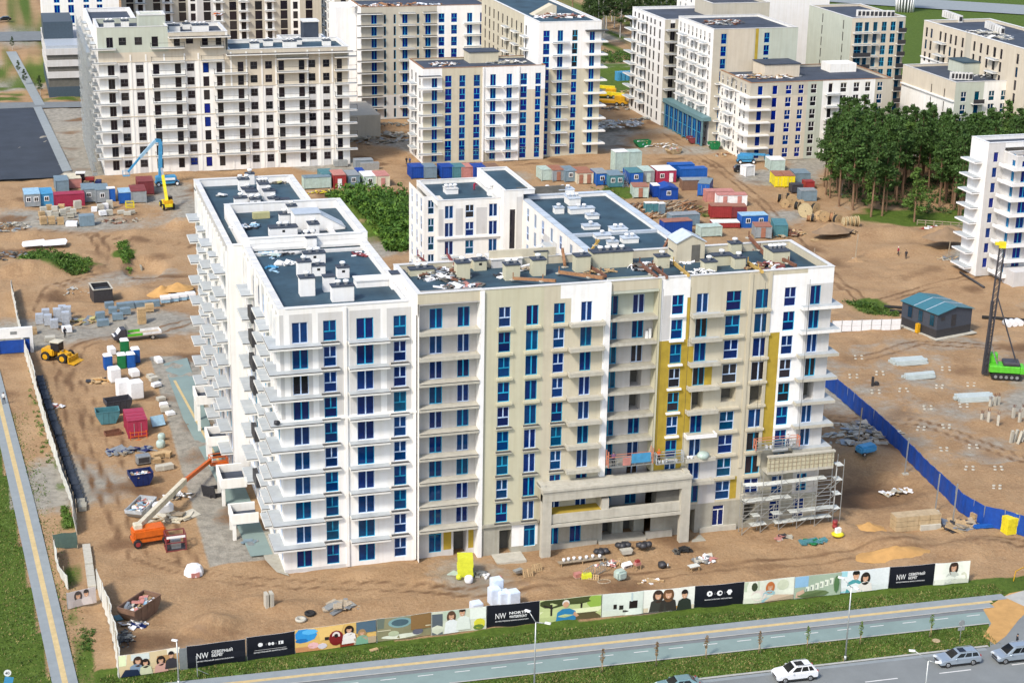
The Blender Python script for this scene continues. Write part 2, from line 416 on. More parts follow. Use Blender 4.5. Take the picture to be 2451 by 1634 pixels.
# white block and wing, yard side (west)
ops = []; zn = []
cols = [(28 - 27.2, 1.3, 'tee'), (28 - 24.3, 1.5, 'door'), (28 - 20.6, 1.5, 'door'), (28 - 16.2, 1.6, 'door'), (28 - 12.4, 1.4, 'tee'), (28 - 8.6, 1.5, 'door'), (28 - 5.4, 1.2, 'tee'), (28 - 2.6, 1.3, 'door')]
for k in range(10):
 z = .55 + 3 * k
 for u, w, kd in cols: ops.append((u, u + w, z + (.05 if kd == 'tee' else 0), z + 2.42, kd, fr_(.4), 'glass_blue' if RW.random() < .5 else 'glass_dark'))
for u, w, kd in cols: zn.append((u - .35, u + w + .35, 18.75, 30.9, 1))
facade(MAIN, (0, 28), -pi / 2, 28, -.6, 31.55, ops, ['plaster_white', 'plaster_lightgrey'], zn)
for i in range(12):
 y = .15 + i * 2.42
 if 9.6 < y < 18: continue
 MB().box(-.28, -.003, y, y + .5, 18.9, 30.8).build('pilaster', 'plaster_white', MAIN)
MB().box(-.16, 7.4, -.2, -.003, 18.38, 18.62).build('cornice', 'plaster_white', MAIN)
MB().box(7.4, 15.36, -.22, -.003, 18.36, 18.60).build('cornice', 'plaster_white', MAIN)
MB().box(-.2, -.003, 0, 28, 18.38, 18.62).build('cornice', 'plaster_white', MAIN)
MB().box(-.35, -.003, 15.3, 16.1, .2, 30.5).build('pilaster', 'plaster_white', MAIN)
for x0 in (7.15, 15.0): MB().box(x0, x0 + .32, -.18, -.003, 0.1, 31.4).build('pilaster', 'plaster_white', MAIN)
# rear parts of the wing
ops = []
for k in range(10):
 z = .5 + 3 * k
 for u in (1.0, 4.2, 8.0, 11.6, 15.2, 19.4, 23.2, 27.0, 31.0):
  ops.append((u, u + 1.4, z, z + 2.4, 'door', fr_(.35), 'glass_dark' if RW.random() < .6 else 'glass_blue'))
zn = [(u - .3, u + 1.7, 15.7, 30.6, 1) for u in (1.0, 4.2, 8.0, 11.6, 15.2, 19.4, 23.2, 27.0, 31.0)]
facade(MAIN, (-1.9, 62), -pi / 2, 34, -.5, 31.35, ops, ['plaster_grey', 'plaster_lightgrey'], zn)  # grey base colour has the shade of the deep loggias painted in
for i in range(15):
 MB().box(-2.15, -1.903, 28.3 + i * 2.3, 28.75 + i * 2.3, 15.8, 30.5).build('pilaster', 'plaster_white', MAIN)
MB().quad([(-1.9, 28, -.5), (0, 28, -.5), (0, 28, 31.3), (-1.9, 28, 31.3)]).build('wall', 'plaster_white', MAIN)
facade(MAIN, (12.2, 64.5), pi, 14.1, -.5, 31.35, [(u, u + 1.4, .5 + 3 * k, 2.9 + 3 * k, 'tee', 'frame_cyan', 'glass_blue') for k in range(10) for u in (2, 6, 10)], ['plaster_cream'])
MB().box(-1.9, 12.2, 62.0, 64.48, 30.0, 30.35).build('roof', 'roof_felt', MAIN)
roof_on(MAIN, -1.9, 12.2, 28, 64.5, 31.4, 1.1, .65, tiles=.82, wall='plaster_white')
roof_on(MAIN, 0, 15.5, 27.2, 45.6, 32.3, 1.2, .65, tiles=.86, wall='plaster_white', walls='lrk')
roof_on(MAIN, 0, 15.15, 0, 27.9, 31.6, .95, .65, tiles=.78, wall='plaster_white', walls='k')
MB().box(1.0, 15.0, 26.95, 27.3, 30.75, 31.1).build('roof_kerb', 'coping', MAIN)
MB().box(1.0, 15.0, 24.9, 25.3, 30.62, 31.0).build('roof_kerb', 'coping', MAIN)
# courtyard side of the wing
ops = [(u, u + 1.4, .55 + 3 * k, 2.95 + 3 * k, 'tee', 'frame_cyan', 'glass_blue') for k in range(10) for u in (1.5, 5, 8.5, 12)]
facade(MAIN, (15.15, 11.4), pi / 2, 16.5, -.5, 31.5, ops, ['plaster_white'])
# balcony slabs, white block
for k in range(9):
 z = 3.5 + 3 * k
 b = MB()
 b.prism([(-1.35, -1.25), (4.55, -1.25), (4.55, -.003), (-.003, -.003), (-.003, 3.6), (-1.35, 3.6)], z - .3, z, 0)
 b.quad([(-1.3, -1.2, z + .004), (4.5, -1.2, z + .004), (4.5, -.01, z + .004), (-1.3, -.01, z + .004)], 1)
 b.quad([(-1.3, -.01, z + .004), (-.01, -.01, z + .004), (-.01, 3.55, z + .004), (-1.3, 3.55, z + .004)], 1)
 b.box(-1.37, 4.57, -1.275, -1.252, z - .06, z + .03, 2); b.box(-1.375, -1.352, -1.25, 3.6, z - .06, z + .03, 2)
 b.build('balcony', ['slab_edge', 'slab_top', 'flash_dark'], MAIN)
 slab(MAIN, 7.55, 12.15, -1.2, -.003, z)
 for a in (4.5, 12.35): slab(MAIN, a, a + 2.15, -.42, -.003, z + .02, .26, 'window_ledge', top='flash_dark', flash=True)
 for y0, y1, dx in ((5.6, 9.7, 1.35), (19.2, 24.2, 1.5)):
  slab(MAIN, -dx, -.003, y0, (y0 + y1) / 2 - .02, z + .01, .28, flash=True); slab(MAIN, -dx, -.003, (y0 + y1) / 2 + .02, y1, z + .01, .28, flash=False)
 slab(MAIN, -1.0, -.003, 10.6, 14.6, z, .25, flash=True, edge='slab_edge')
 for y0, y1, dx in ((29.5, 34.2, 1.5), (37.4, 40.2, 1.2), (42.6, 46.8, 1.6), (50.4, 53.4, 1.2), (56.2, 60.4, 1.7)):
  slab(MAIN, -1.9 - dx, -1.903, y0, y1, z - .05, .26, flash=True)
for k in range(0, 8, 1):
 if k % 2 == 0 or k > 4:
  MB().box(-.9, -.35, 15.8 - .3, 18.6, 4.2 + 3 * k, 5.6 + 3 * k).build('tarpaulin_screen', 'steel_dark', MAIN)
# entrance bays with planters on the yard side
for y0, y1, z in ((33.5, 37.5, 3.2), (46.5, 51.0, 4.2), (20.5, 25.5, 2.6), (10.5, 14.0, 2.2)):
 b = MB(); x0, x1 = -4.6, -1.4
 b.box(x0, x1, y0, y1, z - .25, z); b.box(x0, x0 + .25, y0, y1, z, z + 1.0); b.box(x0 + .25, x1, y0, y0 + .25, z, z + 1.0); b.box(x0 + .25, x1, y1 - .25, y1, z, z + 1.0)
 b.box(x0 + .1, x0 + .5, y0 + .1, y0 + .5, -.3, z - .25); b.box(x0 + .1, x0 + .5, y1 - .5, y1 - .1, -.3, z - .25)
 b.quad([(x0 + .25, y0 + .25, z + .01), (x1, y0 + .25, z + .01), (x1, y1 - .25, z + .01), (x0 + .25, y1 - .25, z + .01)], 1)
 b.build('entrance_canopy', ['plaster_cream', 'roof_felt_dark'], MAIN)

# ---- long bar, road front. rows of openings share one storey grid
TB = -.9
rows = [4.03 + 3 * k for k in range(9)]
# recessed grey bay beside the white block
ops = []
for i, z in enumerate(rows):
 ops += [(1.45, 2.95, z, z + 2.35, 'door', fr_(.6), 'glass_blue'), (4.7, 6.1, z, z + 2.35, 'door', fr_(.6), 'glass_blue')]
ops += [(1.45, 2.95, .5, 3.4, 'transom', 'frame_cyan', 'glass_blue'), (4.4, 6.0, -.1, 3.3, 'hole')]
facade(MAIN, (15.5, .3), 0, 6.95, -.5, 32.55, ops, ['plaster_grey', 'insulation_mustard', 'plaster_lightgrey', 'concrete_dark'],
  [(0, 6.95, -.5, 3.7, 2), (3.2, 4.15, .7, 3.6, 1), (6.2, 6.85, .6, 3.6, 1), (4.15, 6.2, 3.32, 3.6, 1)])
for i, z in enumerate(rows):
 slab(MAIN, 15.5, 22.42, -1.25, .297, z - .02, .34, top='concrete_pale', edge='concrete_pale', flash=i < 7, rim=0 if i < 7 else .12)
MB().box(22.45, 22.95, -1.15, .3, -.3, 32.45).build('pier', 'insulation_white', MAIN)
# khaki bay, white patch and edge strip
ops = []
for i, z in enumerate(rows):
 ops += [(1.71, 3.12, z, z + 2.37, 'tee', fr_(.35), 'glass_blue'), (4.95, 6.39, z, z + 2.35, 'door', fr_(.7), 'glass_blue')]
 ops += [(8.2, 9.55, z, z + 2.37, 'tee', fr_(.35), 'glass_blue'), (11.45, 12.81, z, z + 2.35, 'door', fr_(.6), 'glass_blue')]
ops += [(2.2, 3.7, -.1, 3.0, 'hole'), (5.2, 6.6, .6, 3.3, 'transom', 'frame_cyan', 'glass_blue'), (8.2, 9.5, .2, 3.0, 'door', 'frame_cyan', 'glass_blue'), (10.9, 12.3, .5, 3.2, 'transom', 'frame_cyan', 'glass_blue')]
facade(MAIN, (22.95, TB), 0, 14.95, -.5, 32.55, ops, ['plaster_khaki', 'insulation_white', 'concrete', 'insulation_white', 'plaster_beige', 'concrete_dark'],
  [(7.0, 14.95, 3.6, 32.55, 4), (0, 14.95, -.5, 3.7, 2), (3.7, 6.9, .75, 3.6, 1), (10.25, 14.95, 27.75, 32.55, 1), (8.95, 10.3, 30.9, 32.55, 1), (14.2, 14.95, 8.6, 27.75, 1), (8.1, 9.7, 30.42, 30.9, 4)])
for i, z in enumerate(rows[1:]):
 slab(MAIN, 22.95 + 9.95, 22.95 + 14.1, TB - 1.15, TB - .003, z - .02, .3, top='concrete_pale', edge='concrete_pale', flash=False, rim=.16)
for i, z in enumerate(rows):
 for a, b in ((1.5, 3.4), (4.75, 6.7), (8.0, 9.85)):
  MB().box(22.95 + a, 22.95 + b, TB - .34, TB - .003, z - .33, z - .07).build('window_ledge', 'plaster_khaki' if a < 7 else 'plaster_beige', MAIN) if i > 4 else \
   slab(MAIN, 22.95 + a, 22.95 + b, TB - .36, TB - .003, z - .05, .24, 'window_ledge', top='flash_dark', edge='concrete_pale')
MB().box(37.25, 37.9, TB - .25, TB - .004, 8.6, 32.45).build('pier', 'insulation_white', MAIN)
MB().box(22.98, 29.9, TB - .3, TB - .004, 3.62, 3.98).build('cornice', 'concrete', MAIN)
# recessed loggias
ops = []
for i, z in enumerate(rows):
 dk = i in (4, 5); op = i in (1, 6)
 ops += [(.1, 1.48, z, z + 2.3, 'door', 'frame_cyan', 'glass_blue')]
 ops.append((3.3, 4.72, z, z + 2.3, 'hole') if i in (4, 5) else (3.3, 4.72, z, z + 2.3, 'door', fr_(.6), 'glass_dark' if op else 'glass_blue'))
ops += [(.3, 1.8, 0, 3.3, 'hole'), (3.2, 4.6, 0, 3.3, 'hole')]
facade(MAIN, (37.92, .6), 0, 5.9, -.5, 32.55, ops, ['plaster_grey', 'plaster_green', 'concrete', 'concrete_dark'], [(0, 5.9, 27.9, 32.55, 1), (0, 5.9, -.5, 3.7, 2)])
for i, z in enumerate(rows):
 slab(MAIN, 37.92, 43.78, TB - .1, .597, z - .02, .34, top='concrete', edge='concrete_pale', flash=False)
MB().box(43.8, 44.05, TB - .15, .6, 8.6, 32.45).build('pier', 'plaster_khaki', MAIN)
MB().box(37.905, 37.92, TB, .6, -.3, 32.45).build('wall', 'plaster_white', MAIN)
# white over mustard bay, beige bays, mustard strip, end bay
ops = []
for i, z in enumerate(rows):
 hole = i in (4,)
 ops.append((1.45, 2.87, z, z + 2.35, 'tee', fr_(.4), 'glass_dark' if i in (5, 4) else 'glass_blue'))
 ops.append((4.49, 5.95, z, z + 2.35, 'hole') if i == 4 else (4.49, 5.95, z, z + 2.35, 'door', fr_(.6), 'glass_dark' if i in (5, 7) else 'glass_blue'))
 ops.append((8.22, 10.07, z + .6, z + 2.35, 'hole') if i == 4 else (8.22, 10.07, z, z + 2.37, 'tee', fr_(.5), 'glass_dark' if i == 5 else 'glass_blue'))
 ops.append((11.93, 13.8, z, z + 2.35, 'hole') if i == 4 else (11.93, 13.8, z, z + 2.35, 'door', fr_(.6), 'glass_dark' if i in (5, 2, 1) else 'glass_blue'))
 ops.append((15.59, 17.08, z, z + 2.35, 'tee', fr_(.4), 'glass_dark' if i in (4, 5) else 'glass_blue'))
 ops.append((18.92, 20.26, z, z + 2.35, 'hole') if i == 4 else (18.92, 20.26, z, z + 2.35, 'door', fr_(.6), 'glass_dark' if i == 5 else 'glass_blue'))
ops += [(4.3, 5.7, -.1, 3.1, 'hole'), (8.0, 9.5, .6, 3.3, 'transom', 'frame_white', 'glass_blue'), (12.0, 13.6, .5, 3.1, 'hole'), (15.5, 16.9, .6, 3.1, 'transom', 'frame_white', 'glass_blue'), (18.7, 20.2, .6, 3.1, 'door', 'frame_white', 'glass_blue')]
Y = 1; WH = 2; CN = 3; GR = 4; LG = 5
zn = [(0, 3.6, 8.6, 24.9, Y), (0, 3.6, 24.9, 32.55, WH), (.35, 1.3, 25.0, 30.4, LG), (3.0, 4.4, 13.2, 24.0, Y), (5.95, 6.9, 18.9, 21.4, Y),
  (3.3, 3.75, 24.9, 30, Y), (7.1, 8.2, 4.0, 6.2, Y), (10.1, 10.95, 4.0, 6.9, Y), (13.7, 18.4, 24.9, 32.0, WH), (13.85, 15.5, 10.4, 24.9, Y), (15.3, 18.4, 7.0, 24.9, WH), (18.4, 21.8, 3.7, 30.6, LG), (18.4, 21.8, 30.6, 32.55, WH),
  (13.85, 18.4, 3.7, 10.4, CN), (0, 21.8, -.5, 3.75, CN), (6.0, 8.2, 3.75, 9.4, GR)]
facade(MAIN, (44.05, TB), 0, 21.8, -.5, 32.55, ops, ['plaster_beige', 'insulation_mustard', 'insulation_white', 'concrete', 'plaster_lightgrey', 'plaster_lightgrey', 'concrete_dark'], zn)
for x in (55.05, 57.5): MB().box(x, x + .42, TB - .12, TB - .004, 8.0, 32.4).build('pier', 'plaster_beige', MAIN)
for i, z in enumerate(rows[1:]):
 wh = i == 2
 slab(MAIN, 47.75, 51.6, TB - 1.1, TB - .003, z - .02, .32, top='slab_top' if i > 4 else 'concrete_pale', edge='white_paint' if wh else 'concrete_pale', flash=False, rim=.14)
 MB().box(51.9, 54.6, TB - .35, TB - .003, z - .33, z - .05).build('window_ledge', 'plaster_beige', MAIN)
 MB().box(55.7, 58.0, TB - .32, TB - .003, z - .33, z - .05).build('window_ledge', 'plaster_beige', MAIN)
 MB().box(45.3, 47.05, TB - .34, TB - .003, z - .28, z - .06).build('window_ledge', 'insulation_white', MAIN)
 if i < 6: MB().box(59.4, 61.4, TB - .34, TB - .003, z - .3, z - .06).build('window_ledge', 'insulation_white', MAIN)
for k, z in enumerate(rows[2:]):
 b = MB(); x0, x1, y0, y1 = 61.7, 66.85, TB - 1.0, 3.2
 b.prism([(x0, y0), (x1, y0), (x1, y1), (65.88, y1), (65.88, TB - .004), (x0, TB - .004)], z - .36, z, 0)
 b.quad([(x0 + .05, y0 + .05, z + .004), (x1 - .05, y0 + .05, z + .004), (x1 - .05, TB - .01, z + .004), (x0 + .05, TB - .01, z + .004)], 1)
 b.quad([(65.9, TB - .01, z + .004), (x1 - .05, TB - .01, z + .004), (x1 - .05, y1 - .05, z + .004), (65.9, y1 - .05, z + .004)], 1)
 b.build('balcony', ['plaster_white' if k > 4 else 'concrete_pale', 'slab_top'], MAIN)
# ends, courtyard side and roof of the bar
facade(MAIN, (65.85, TB), pi / 2, 12.2, -.5, 32.55, [(u, u + 1.3, z, z + 2.35, 'tee', 'frame_cyan', 'glass_blue') for z in rows for u in (5.0, 8.6)], ['plaster_lightgrey', 'insulation_white'], [(0, 12.2, 30.6, 32.55, 1)])
facade(MAIN, (65.85, 11.3), pi, 50.4, -.5, 32.55, [(u, u + 1.4, z, z + 2.35, 'door', 'frame_cyan', 'glass_blue') for z in rows[4:] for u in (3, 12, 21, 30, 39)], ['plaster_beige'])
MB().quad([(15.3, 11.3, 30), (15.3, -.9, 30), (15.3, -.9, 32.5), (15.3, 11.3, 32.5)]).build('wall', 'plaster_white', MAIN)
MB().quad([(15.48, .3, -.5), (15.48, -.9, -.5), (15.48, -.9, 32.5), (15.48, .3, 32.5)]).build('wall', 'plaster_white', MAIN)
roof_on(MAIN, 15.3, 65.85, -.9, 11.3, 32.6, 1.0, .42, wall='plaster_beige', cope='coping')
MB().box(15.35, 22.4, -.86, -.3, 31.6, 32.5).build('parapet', 'plaster_grey', MAIN)
MB().box(15.5, 22.44, -.88, .3, 31.2, 31.75).build('soffit', 'plaster_grey', MAIN)
MB().box(37.95, 43.8, -.87, .6, 31.0, 31.62).build('soffit', 'plaster_green', MAIN)
# concrete portal on the road side
b = MB()
b.box(29.6, 30.75, -3.3, -2.55, -.8, 8.0); b.box(46.9, 48.1, -3.3, -2.55, -1.1, 8.0)
b.box(29.6, 48.1, -3.35, -2.5, 8.0, 8.35); b.box(29.55, 48.15, -3.5, -2.45, 8.35, 8.65); b.box(29.6, 48.1, -3.32, -2.52, 7.1, 8.0)
b.box(30.75, 46.9, -3.1, -2.6, 4.2, 5.3); b.box(30.75, 46.9, -3.3, -.91, 3.75, 4.1)
b.box(29.6, 30.2, -2.55, -.91, 8.3, 8.9); b.box(47.5, 48.1, -2.55, -.91, 8.0, 8.9); b.box(29.6, 48.1, -2.5, -.91, 8.55, 8.7)
b.box(37.0, 37.9, -3.0, -.91, 4.1, 6.7)
b.build('entrance_portal', 'concrete_pale', MAIN)
MB().box(30.8, 37.0, -2.9, -1.0, 5.0, 5.32).build('insulation_pack', 'insulation_mustard', MAIN)
MB().box(44.05, 47.0, -2.55, -.92, 3.8, 8.5).build('insulation_pack', 'concrete_dark', MAIN)
# base plinth, steps
MB().box(37.4, 43.4, -1.5, .55, -.5, .35).build('step', 'concrete_pale', MAIN); MB().box(43.4, 46.8, -1.25, TB - .01, -.5, .9).build('plinth', 'concrete_pale', MAIN)
MB().box(48.3, 50.4, -3.2, TB - .01, -.4, -.05).build('step', 'concrete', MAIN); MB().box(24.2, 27.8, -3.4, TB - .01, -.4, .06).build('step', 'concrete_pale', MAIN)
MB().box(50.4, 55.2, -1.2, TB - .01, -.5, .6).build('plinth', 'concrete_pale', MAIN); MB().box(30.9, 37.2, -1.25, TB - .01, -.5, .55).build('plinth', 'concrete_pale', MAIN)
# roofscape -------------------------------------------------
def vents(z, wall, lst, ox, oy, sc):
 for px, py, w, d, h, n in lst:
  x, y = at(ox + px / sc, oy + py / sc, z); vent(MAIN, x, y + d / 2, z, w, d, h, wall, n, holed=RW.random() < .2)
vents(30.65, 'plaster_white', [(800, 1200, 2.5, 1.2, 1.75, 2), (475, 1150, 1.7, 1.3, 2.1, 1), (675, 1110, 1.3, 1.0, 1.75, 0), (575, 965, 1.6, 1.1, 1.2, 1), (447, 975, 1.6, 1.3, 1.8, 1),
  (540, 850, 2.6, 1.3, 1.2, 2), (803, 985, 1.4, 1.2, 1.25, 1), (1310, 1085, 1.7, 1.3, 1.8, 0), (510, 725, 1.3, 3.2, 1.5, 2), (535, 635, 1.3, 1.6, 2.0, 1)], 613, 409, 3.834)
vents(31.1, 'plaster_white', [(255, 610, 3.5, 1.5, 1.2, 2), (265, 485, 1.3, 1.1, 1.2, 1), (335, 480, 1.2, 1.2, 2.2, 1)], 613, 409, 3.834)
vents(30.3, 'plaster_white', [(977, 450, 1.5, 1.2, 1.6, 2), (1095, 340, 1.2, 1.0, 1.6, 1), (1055, 590, 1.6, 1.3, 1.3, 1), (1130, 690, 1.6, 1.2, 1.6, 0), (922, 765, 1.7, 1.2, 1.3, 1), (1190, 760, 1.4, 1.0, 1.1, 2),
  (1360, 540, 1.4, 2.6, 1.6, 3), (1455, 640, 1.6, 1.3, 1.4, 1), (1535, 745, 1.4, 1.0, 1.1, 1), (1700, 740, 1.9, 1.0, .9, 0)], 460, 400, 7.84)
vents(31.6, 'plaster_khaki', [(1170, 850, 1.6, 1.3, 1.9, 1), (1490, 690, 1.5, 1.2, 1.2, 1), (2095, 870, 1.75, 1.3, 1.8, 2), (400, 785, 2.9, 1.2, .75, 2)], 960, 560, 7.84)
vents(31.6, 'plaster_khaki', [(248, 965, 1.6, 1.3, 1.9, 1), (262, 860, 1.6, 1.2, 1.6, 1), (650, 930, 1.8, 1.4, 1.9, 1), (922, 890, 5.0, 1.6, 1.9, 4), (1385, 895, 1.6, 1.2, 1.4, 1), (1530, 825, 1.6, 1.3, 1.2, 1),
  (1820, 925, 1.6, 1.3, 1.15, 1), (1935, 870, 2.5, 1.3, 1.2, 1), (2090, 900, 1.4, 1.2, 1.3, 1), (2055, 765, 1.4, 1.2, 1.3, 1)], 1226, 409, 3.834)
x, y = at(1839 + 110 / 3.833, 409 + 850 / 3.833, 31.6); vent(MAIN, x, y + 1.2, 31.6, 2.2, 2.8, 1.5, 'plaster_khaki', 4)
# stair heads
x, y = at(1652, 629, 31.6)
b = MB(); b.sprism([(-1.8, 0), (1.8, 0), (1.8, 2.5), (0, 3.4), (-1.8, 2.5)], 0, 3.0); b.box(.1, 1.2, -.02, .3, .1, 2.2, 1)
b.build('stair_head', ['plaster_beige', 'concrete_dark'], MAIN, (x, y, 31.6))
b = MB(); b.obox((-1.0, 1.5, 2.98), 2.15, 3.3, .1, 0, 0, 0, -.46); b.obox((1.0, 1.5, 2.98), 2.15, 3.3, .1, 0, 0, 0, .46); b.build('stair_head_roof', 'coping_blue', MAIN, (x, y, 31.62))
x, y = at(613 + 520 / 3.834, 409 + 555 / 3.834, 31.1)
b = MB(); b.sprism([(-2.3, 0), (2.4, 0), (4.2, .1), (4.2, .35), (1.0, 2.2), (-2.3, 2.4)], 0, 2.8); b.build('stair_head', 'plaster_white', MAIN, (x, y, 31.1))
b = MB(); b.obox((-.6, 1.4, 2.36), 3.5, 3.0, .1, 0, 0); b.obox((2.6, 1.4, 1.3), 3.75, 3.0, .1, 0, 0, 0, .52); b.build('stair_head_roof', 'coping_blue', MAIN, (x, y, 31.1))
x, y = at(613 + 1080 / 3.834, 409 + 1065 / 3.834, 30.65)
b = MB(); b.box(-2.0, 2.0, 0, 1.9, 0, .75); b.box(-2.1, 2.1, -.1, .35, .75, .9, 1); b.box(-2.1, 2.1, 1.6, 2.0, .75, .9, 1); b.box(-2.1, -1.7, .35, 1.6, .75, .9, 1); b.box(1.7, 2.1, .35, 1.6, .75, .9, 1); b.build('roof_hatch', ['plaster_white', 'coping'], MAIN, (x, y, 30.65))
x, y = at(1213, 640, 31.6)
b = MB(); b.box(-1.9, 1.9, 0, 2.6, 0, 1.0); b.box(-2.0, 2.0, -.1, .35, 1.0, 1.12, 1); b.box(-2.0, 2.0, 2.3, 2.7, 1.0, 1.12, 1); b.box(-2.0, -1.6, .35, 2.3, 1.0, 1.12, 1); b.box(1.6, 2.0, .35, 2.3, 1.0, 1.12, 1); b.build('roof_hatch', ['plaster_lightgrey', 'coping'], MAIN, (x, y, 31.6))
MB().box(26.8, 35.0, 10.85, 11.2, 32.62, 33.6).build('parapet', 'plaster_beige', MAIN)
# ------------------------------------------------------------------ the other buildings
def grid_ops(cols, rows, fr, gl, rnd=None, h=None):
 """cols: (u0,u1,kind[,height,[sill]]), rows: sill heights"""
 out = []
 for c in cols:
  hh = c[3] if len(c) > 3 else (h or 2.3); sl = c[4] if len(c) > 4 else 0
  for z in rows:
   g = gl if isinstance(gl, str) else gl(c, z)
   f = fr if isinstance(fr, str) else fr(c, z)
   out.append((c[0], c[1], z + sl, z + hh, c[2], f, g))
 return out
R4 = random.Random(11)
# ---- lower block inside the courtyard
E_ = thing('apartment_building', 'lower pale block behind the courtyard thicket, with grey flat roof and small domed vents', 'building')
rws = [1.0 + 3 * k for k in range(7)]
cols = [(1.2, 2.6, 'door'), (4.6, 6.0, 'tee'), (8.5, 9.9, 'door')]
facade(E_, (38.0, 81.5), 0, 10.5, 0, 22.0, grid_ops(cols, rws, lambda c, z: 'frame_pale', lambda c, z: 'glass_blue' if R4.random() < .7 else 'glass_dark'), ['plaster_cream', 'plaster_lightgrey'],
  [(.2, 10.3, 16.2, 20.6, 1), (1.0, 3.0, 0, 22, 0), (4.2, 6.4, 0, 22, 0), (8.2, 10.2, 0, 22, 0)])
facade(E_, (36.6, 95.5), -pi / 2, 10.5, 0, 22.0, grid_ops([(1.5, 2.6, 'tee'), (5, 6.1, 'tee'), (8, 9.2, 'tee')], rws, 'frame_pale', 'glass_dark'), ['plaster_white'])
facade(E_, (36.6, 85), 0, 2.6, 0, 22.0, grid_ops([(.7, 1.7, 'tee')], rws, 'frame_pale', 'glass_teal'), ['plaster_white'])
facade(E_, (39.2, 85), -pi / 2, 3.5, 0, 22.0, [], ['plaster_white'])
facade(E_, (48.4, 79.5), 0, 3.2, 0, 23.6, [(1.0, 1.9, 14.0, 20.5, 'single', 'frame_dark', 'glass_dark'), (1.0, 1.9, 6, 12.6, 'single', 'frame_dark', 'glass_dark')], ['plaster_cream', 'plaster_lightgrey'], [(2.1, 3.1, 0, 22.5, 1)])
facade(E_, (48.4, 96), -pi / 2, 16.5, 0, 23.6, [], ['plaster_white'])
facade(E_, (51.6, 79.5), -pi / 2, 68, 0, 22.0, grid_ops([(u, u + 1.3, 'door' if i % 2 else 'tee') for i, u in enumerate((2, 6, 10, 14.5, 19, 24, 29, 35, 41, 47, 53))], rws, 'frame_pale', lambda c, z: 'glass_blue' if R4.random() < .4 else 'glass_dark'), ['plaster_cream', 'plaster_lightgrey'], [(10.8, 18, 0, 19.5, 1)])
MB().box(37.8, 48.4, 81.2, 81.48, 15.7, 16.0).build('cornice', 'plaster_white', E_)
for k in range(6): slab(E_, 38.4, 41.6, 80.2, 81.45, 3.8 + 3 * k, .3) if k < 4 else None
for k in range(7): slab(E_, 50.2, 51.55, 62.0, 65.5, .8 + 3 * k, .3)
roof_on(E_, 38.0, 48.4, 81.5, 96, 22.05, .7, .4, cope='coping', wall='plaster_cream', walls='k')
roof_on(E_, 48.4, 53.5, 79.5, 96, 23.65, .5, .35, cope='coping', wall='plaster_white', walls='k')
roof_on(E_, 51.6, 67.2, 11.4, 82.5, 22.05, .6, 1.05, tiles=1.25, cope='coping_blue', wall='plaster_white', walls='rk')
MB().box(52.6, 66.2, 57.6, 58.2, 21.46, 21.9).build('roof_kerb', 'coping_blue', E_)
MB().box(51.4, 59.6, 82.6, 83.0, 21, 23.2).build('parapet', 'concrete_dark', E_)
for px, py, w, d, h, n in ((500, 230, 2.6, 1.6, 1.0, 2), (575, 320, 1.9, 2.6, 1.1, 3), (645, 395, 4.0, 1.4, .8, 2), (435, 395, 1.5, 1.2, .9, 1), (330, 225, 1.4, 1.2, .9, 1), (745, 445, 1.9, 1.4, .6, 1), (735, 540, 2.5, 1.6, .5, 1),
       (990, 580, 2.4, 2.0, .7, 2), (840, 625, 2.4, 1.6, .5, 1), (1090, 665, 2.4, 1.6, .7, 2), (930, 685, 1.6, 1.0, .5, 1)):
 x, y = at(1226 + px / 3.834, 409 + py / 3.834, 21.45); vent(E_, x, y + d / 2, 21.45, w, d, h, 'plaster_cream', n, 'coping_blue')
for px, py, w, d, h, n in ((1800, 215, 2.0, 2.2, .8, 3), (2165, 230, 1.2, 1.0, 1.2, 1)):
 x, y = at(613 + px / 3.834, 409 + py / 3.834, 21.35); vent(E_, x, y + d / 2, 21.35, w, d, h, 'plaster_white', n, 'coping')

# ---- long white block with black windows at the far left
A_ = thing('apartment_building', 'long white block with rows of black windows behind the blue boom lift', 'building')
TA = 206.0
xc = [(-4.73, -3.34, 'door'), (-2.13, -.54, 'tee'), (1.26, 2.85, 'tee'), (4.89, 6.26, 'single'), (9.62, 10.93, 'single'), (12.24, 13.82, 'tee'), (15.69, 17.01, 'single'), (18.68, 19.94, 'single'),
  (23.32, 24.63, 'single'), (26.11, 27.66, 'tee'), (29.39, 30.92, 'tee'), (32.34, 33.63, 'single'), (36.91, 38.21, 'single'), (39.07, 40.65, 'tee'), (42.35, 43.86, 'tee'), (45.49, 46.7, 'single')]
arow = [1.0 + 3.0 * k for k in range(10)]
def a_gl(c, z):
 if c[0] < -4: return 'glass_royal' if z > 9 else 'glass_dark'
 return 'glass_royal' if (18 < c[0] < 25 and R4.random() < .35) else 'glass_dark'
x0A = -6.6
def sub(cs, a, b, off): return [(c[0] - off, c[1] - off) + tuple(c[2:]) for c in cs if a <= c[0] < b]
zl = []
for c in xc:
 if c[2] == 'tee':
  zl.append((c[0] - .15 - x0A, c[1] + .15 - x0A, 0, 30.4, 1))
for a, b in ((6.3, 9.6), (17.1, 23.3), (33.7, 36.9)): zl.append((a - x0A, b - x0A, 0, 25.0, 0))
opsA = grid_ops([(c[0] - x0A, c[1] - x0A, c[2], 2.15, .45) if c[2] == 'tee' else (c[0] - x0A, c[1] - x0A, c[2], 2.2) for c in xc], arow[:9], 'frame_dark', a_gl)
opsA += grid_ops([(c[0] - x0A, c[1] - x0A, c[2], 2.15, .45) if c[2] == 'tee' else (c[0] - x0A, c[1] - x0A, c[2], 2.2) for c in xc if c[0] < 21], [28.0], 'frame_dark', a_gl)
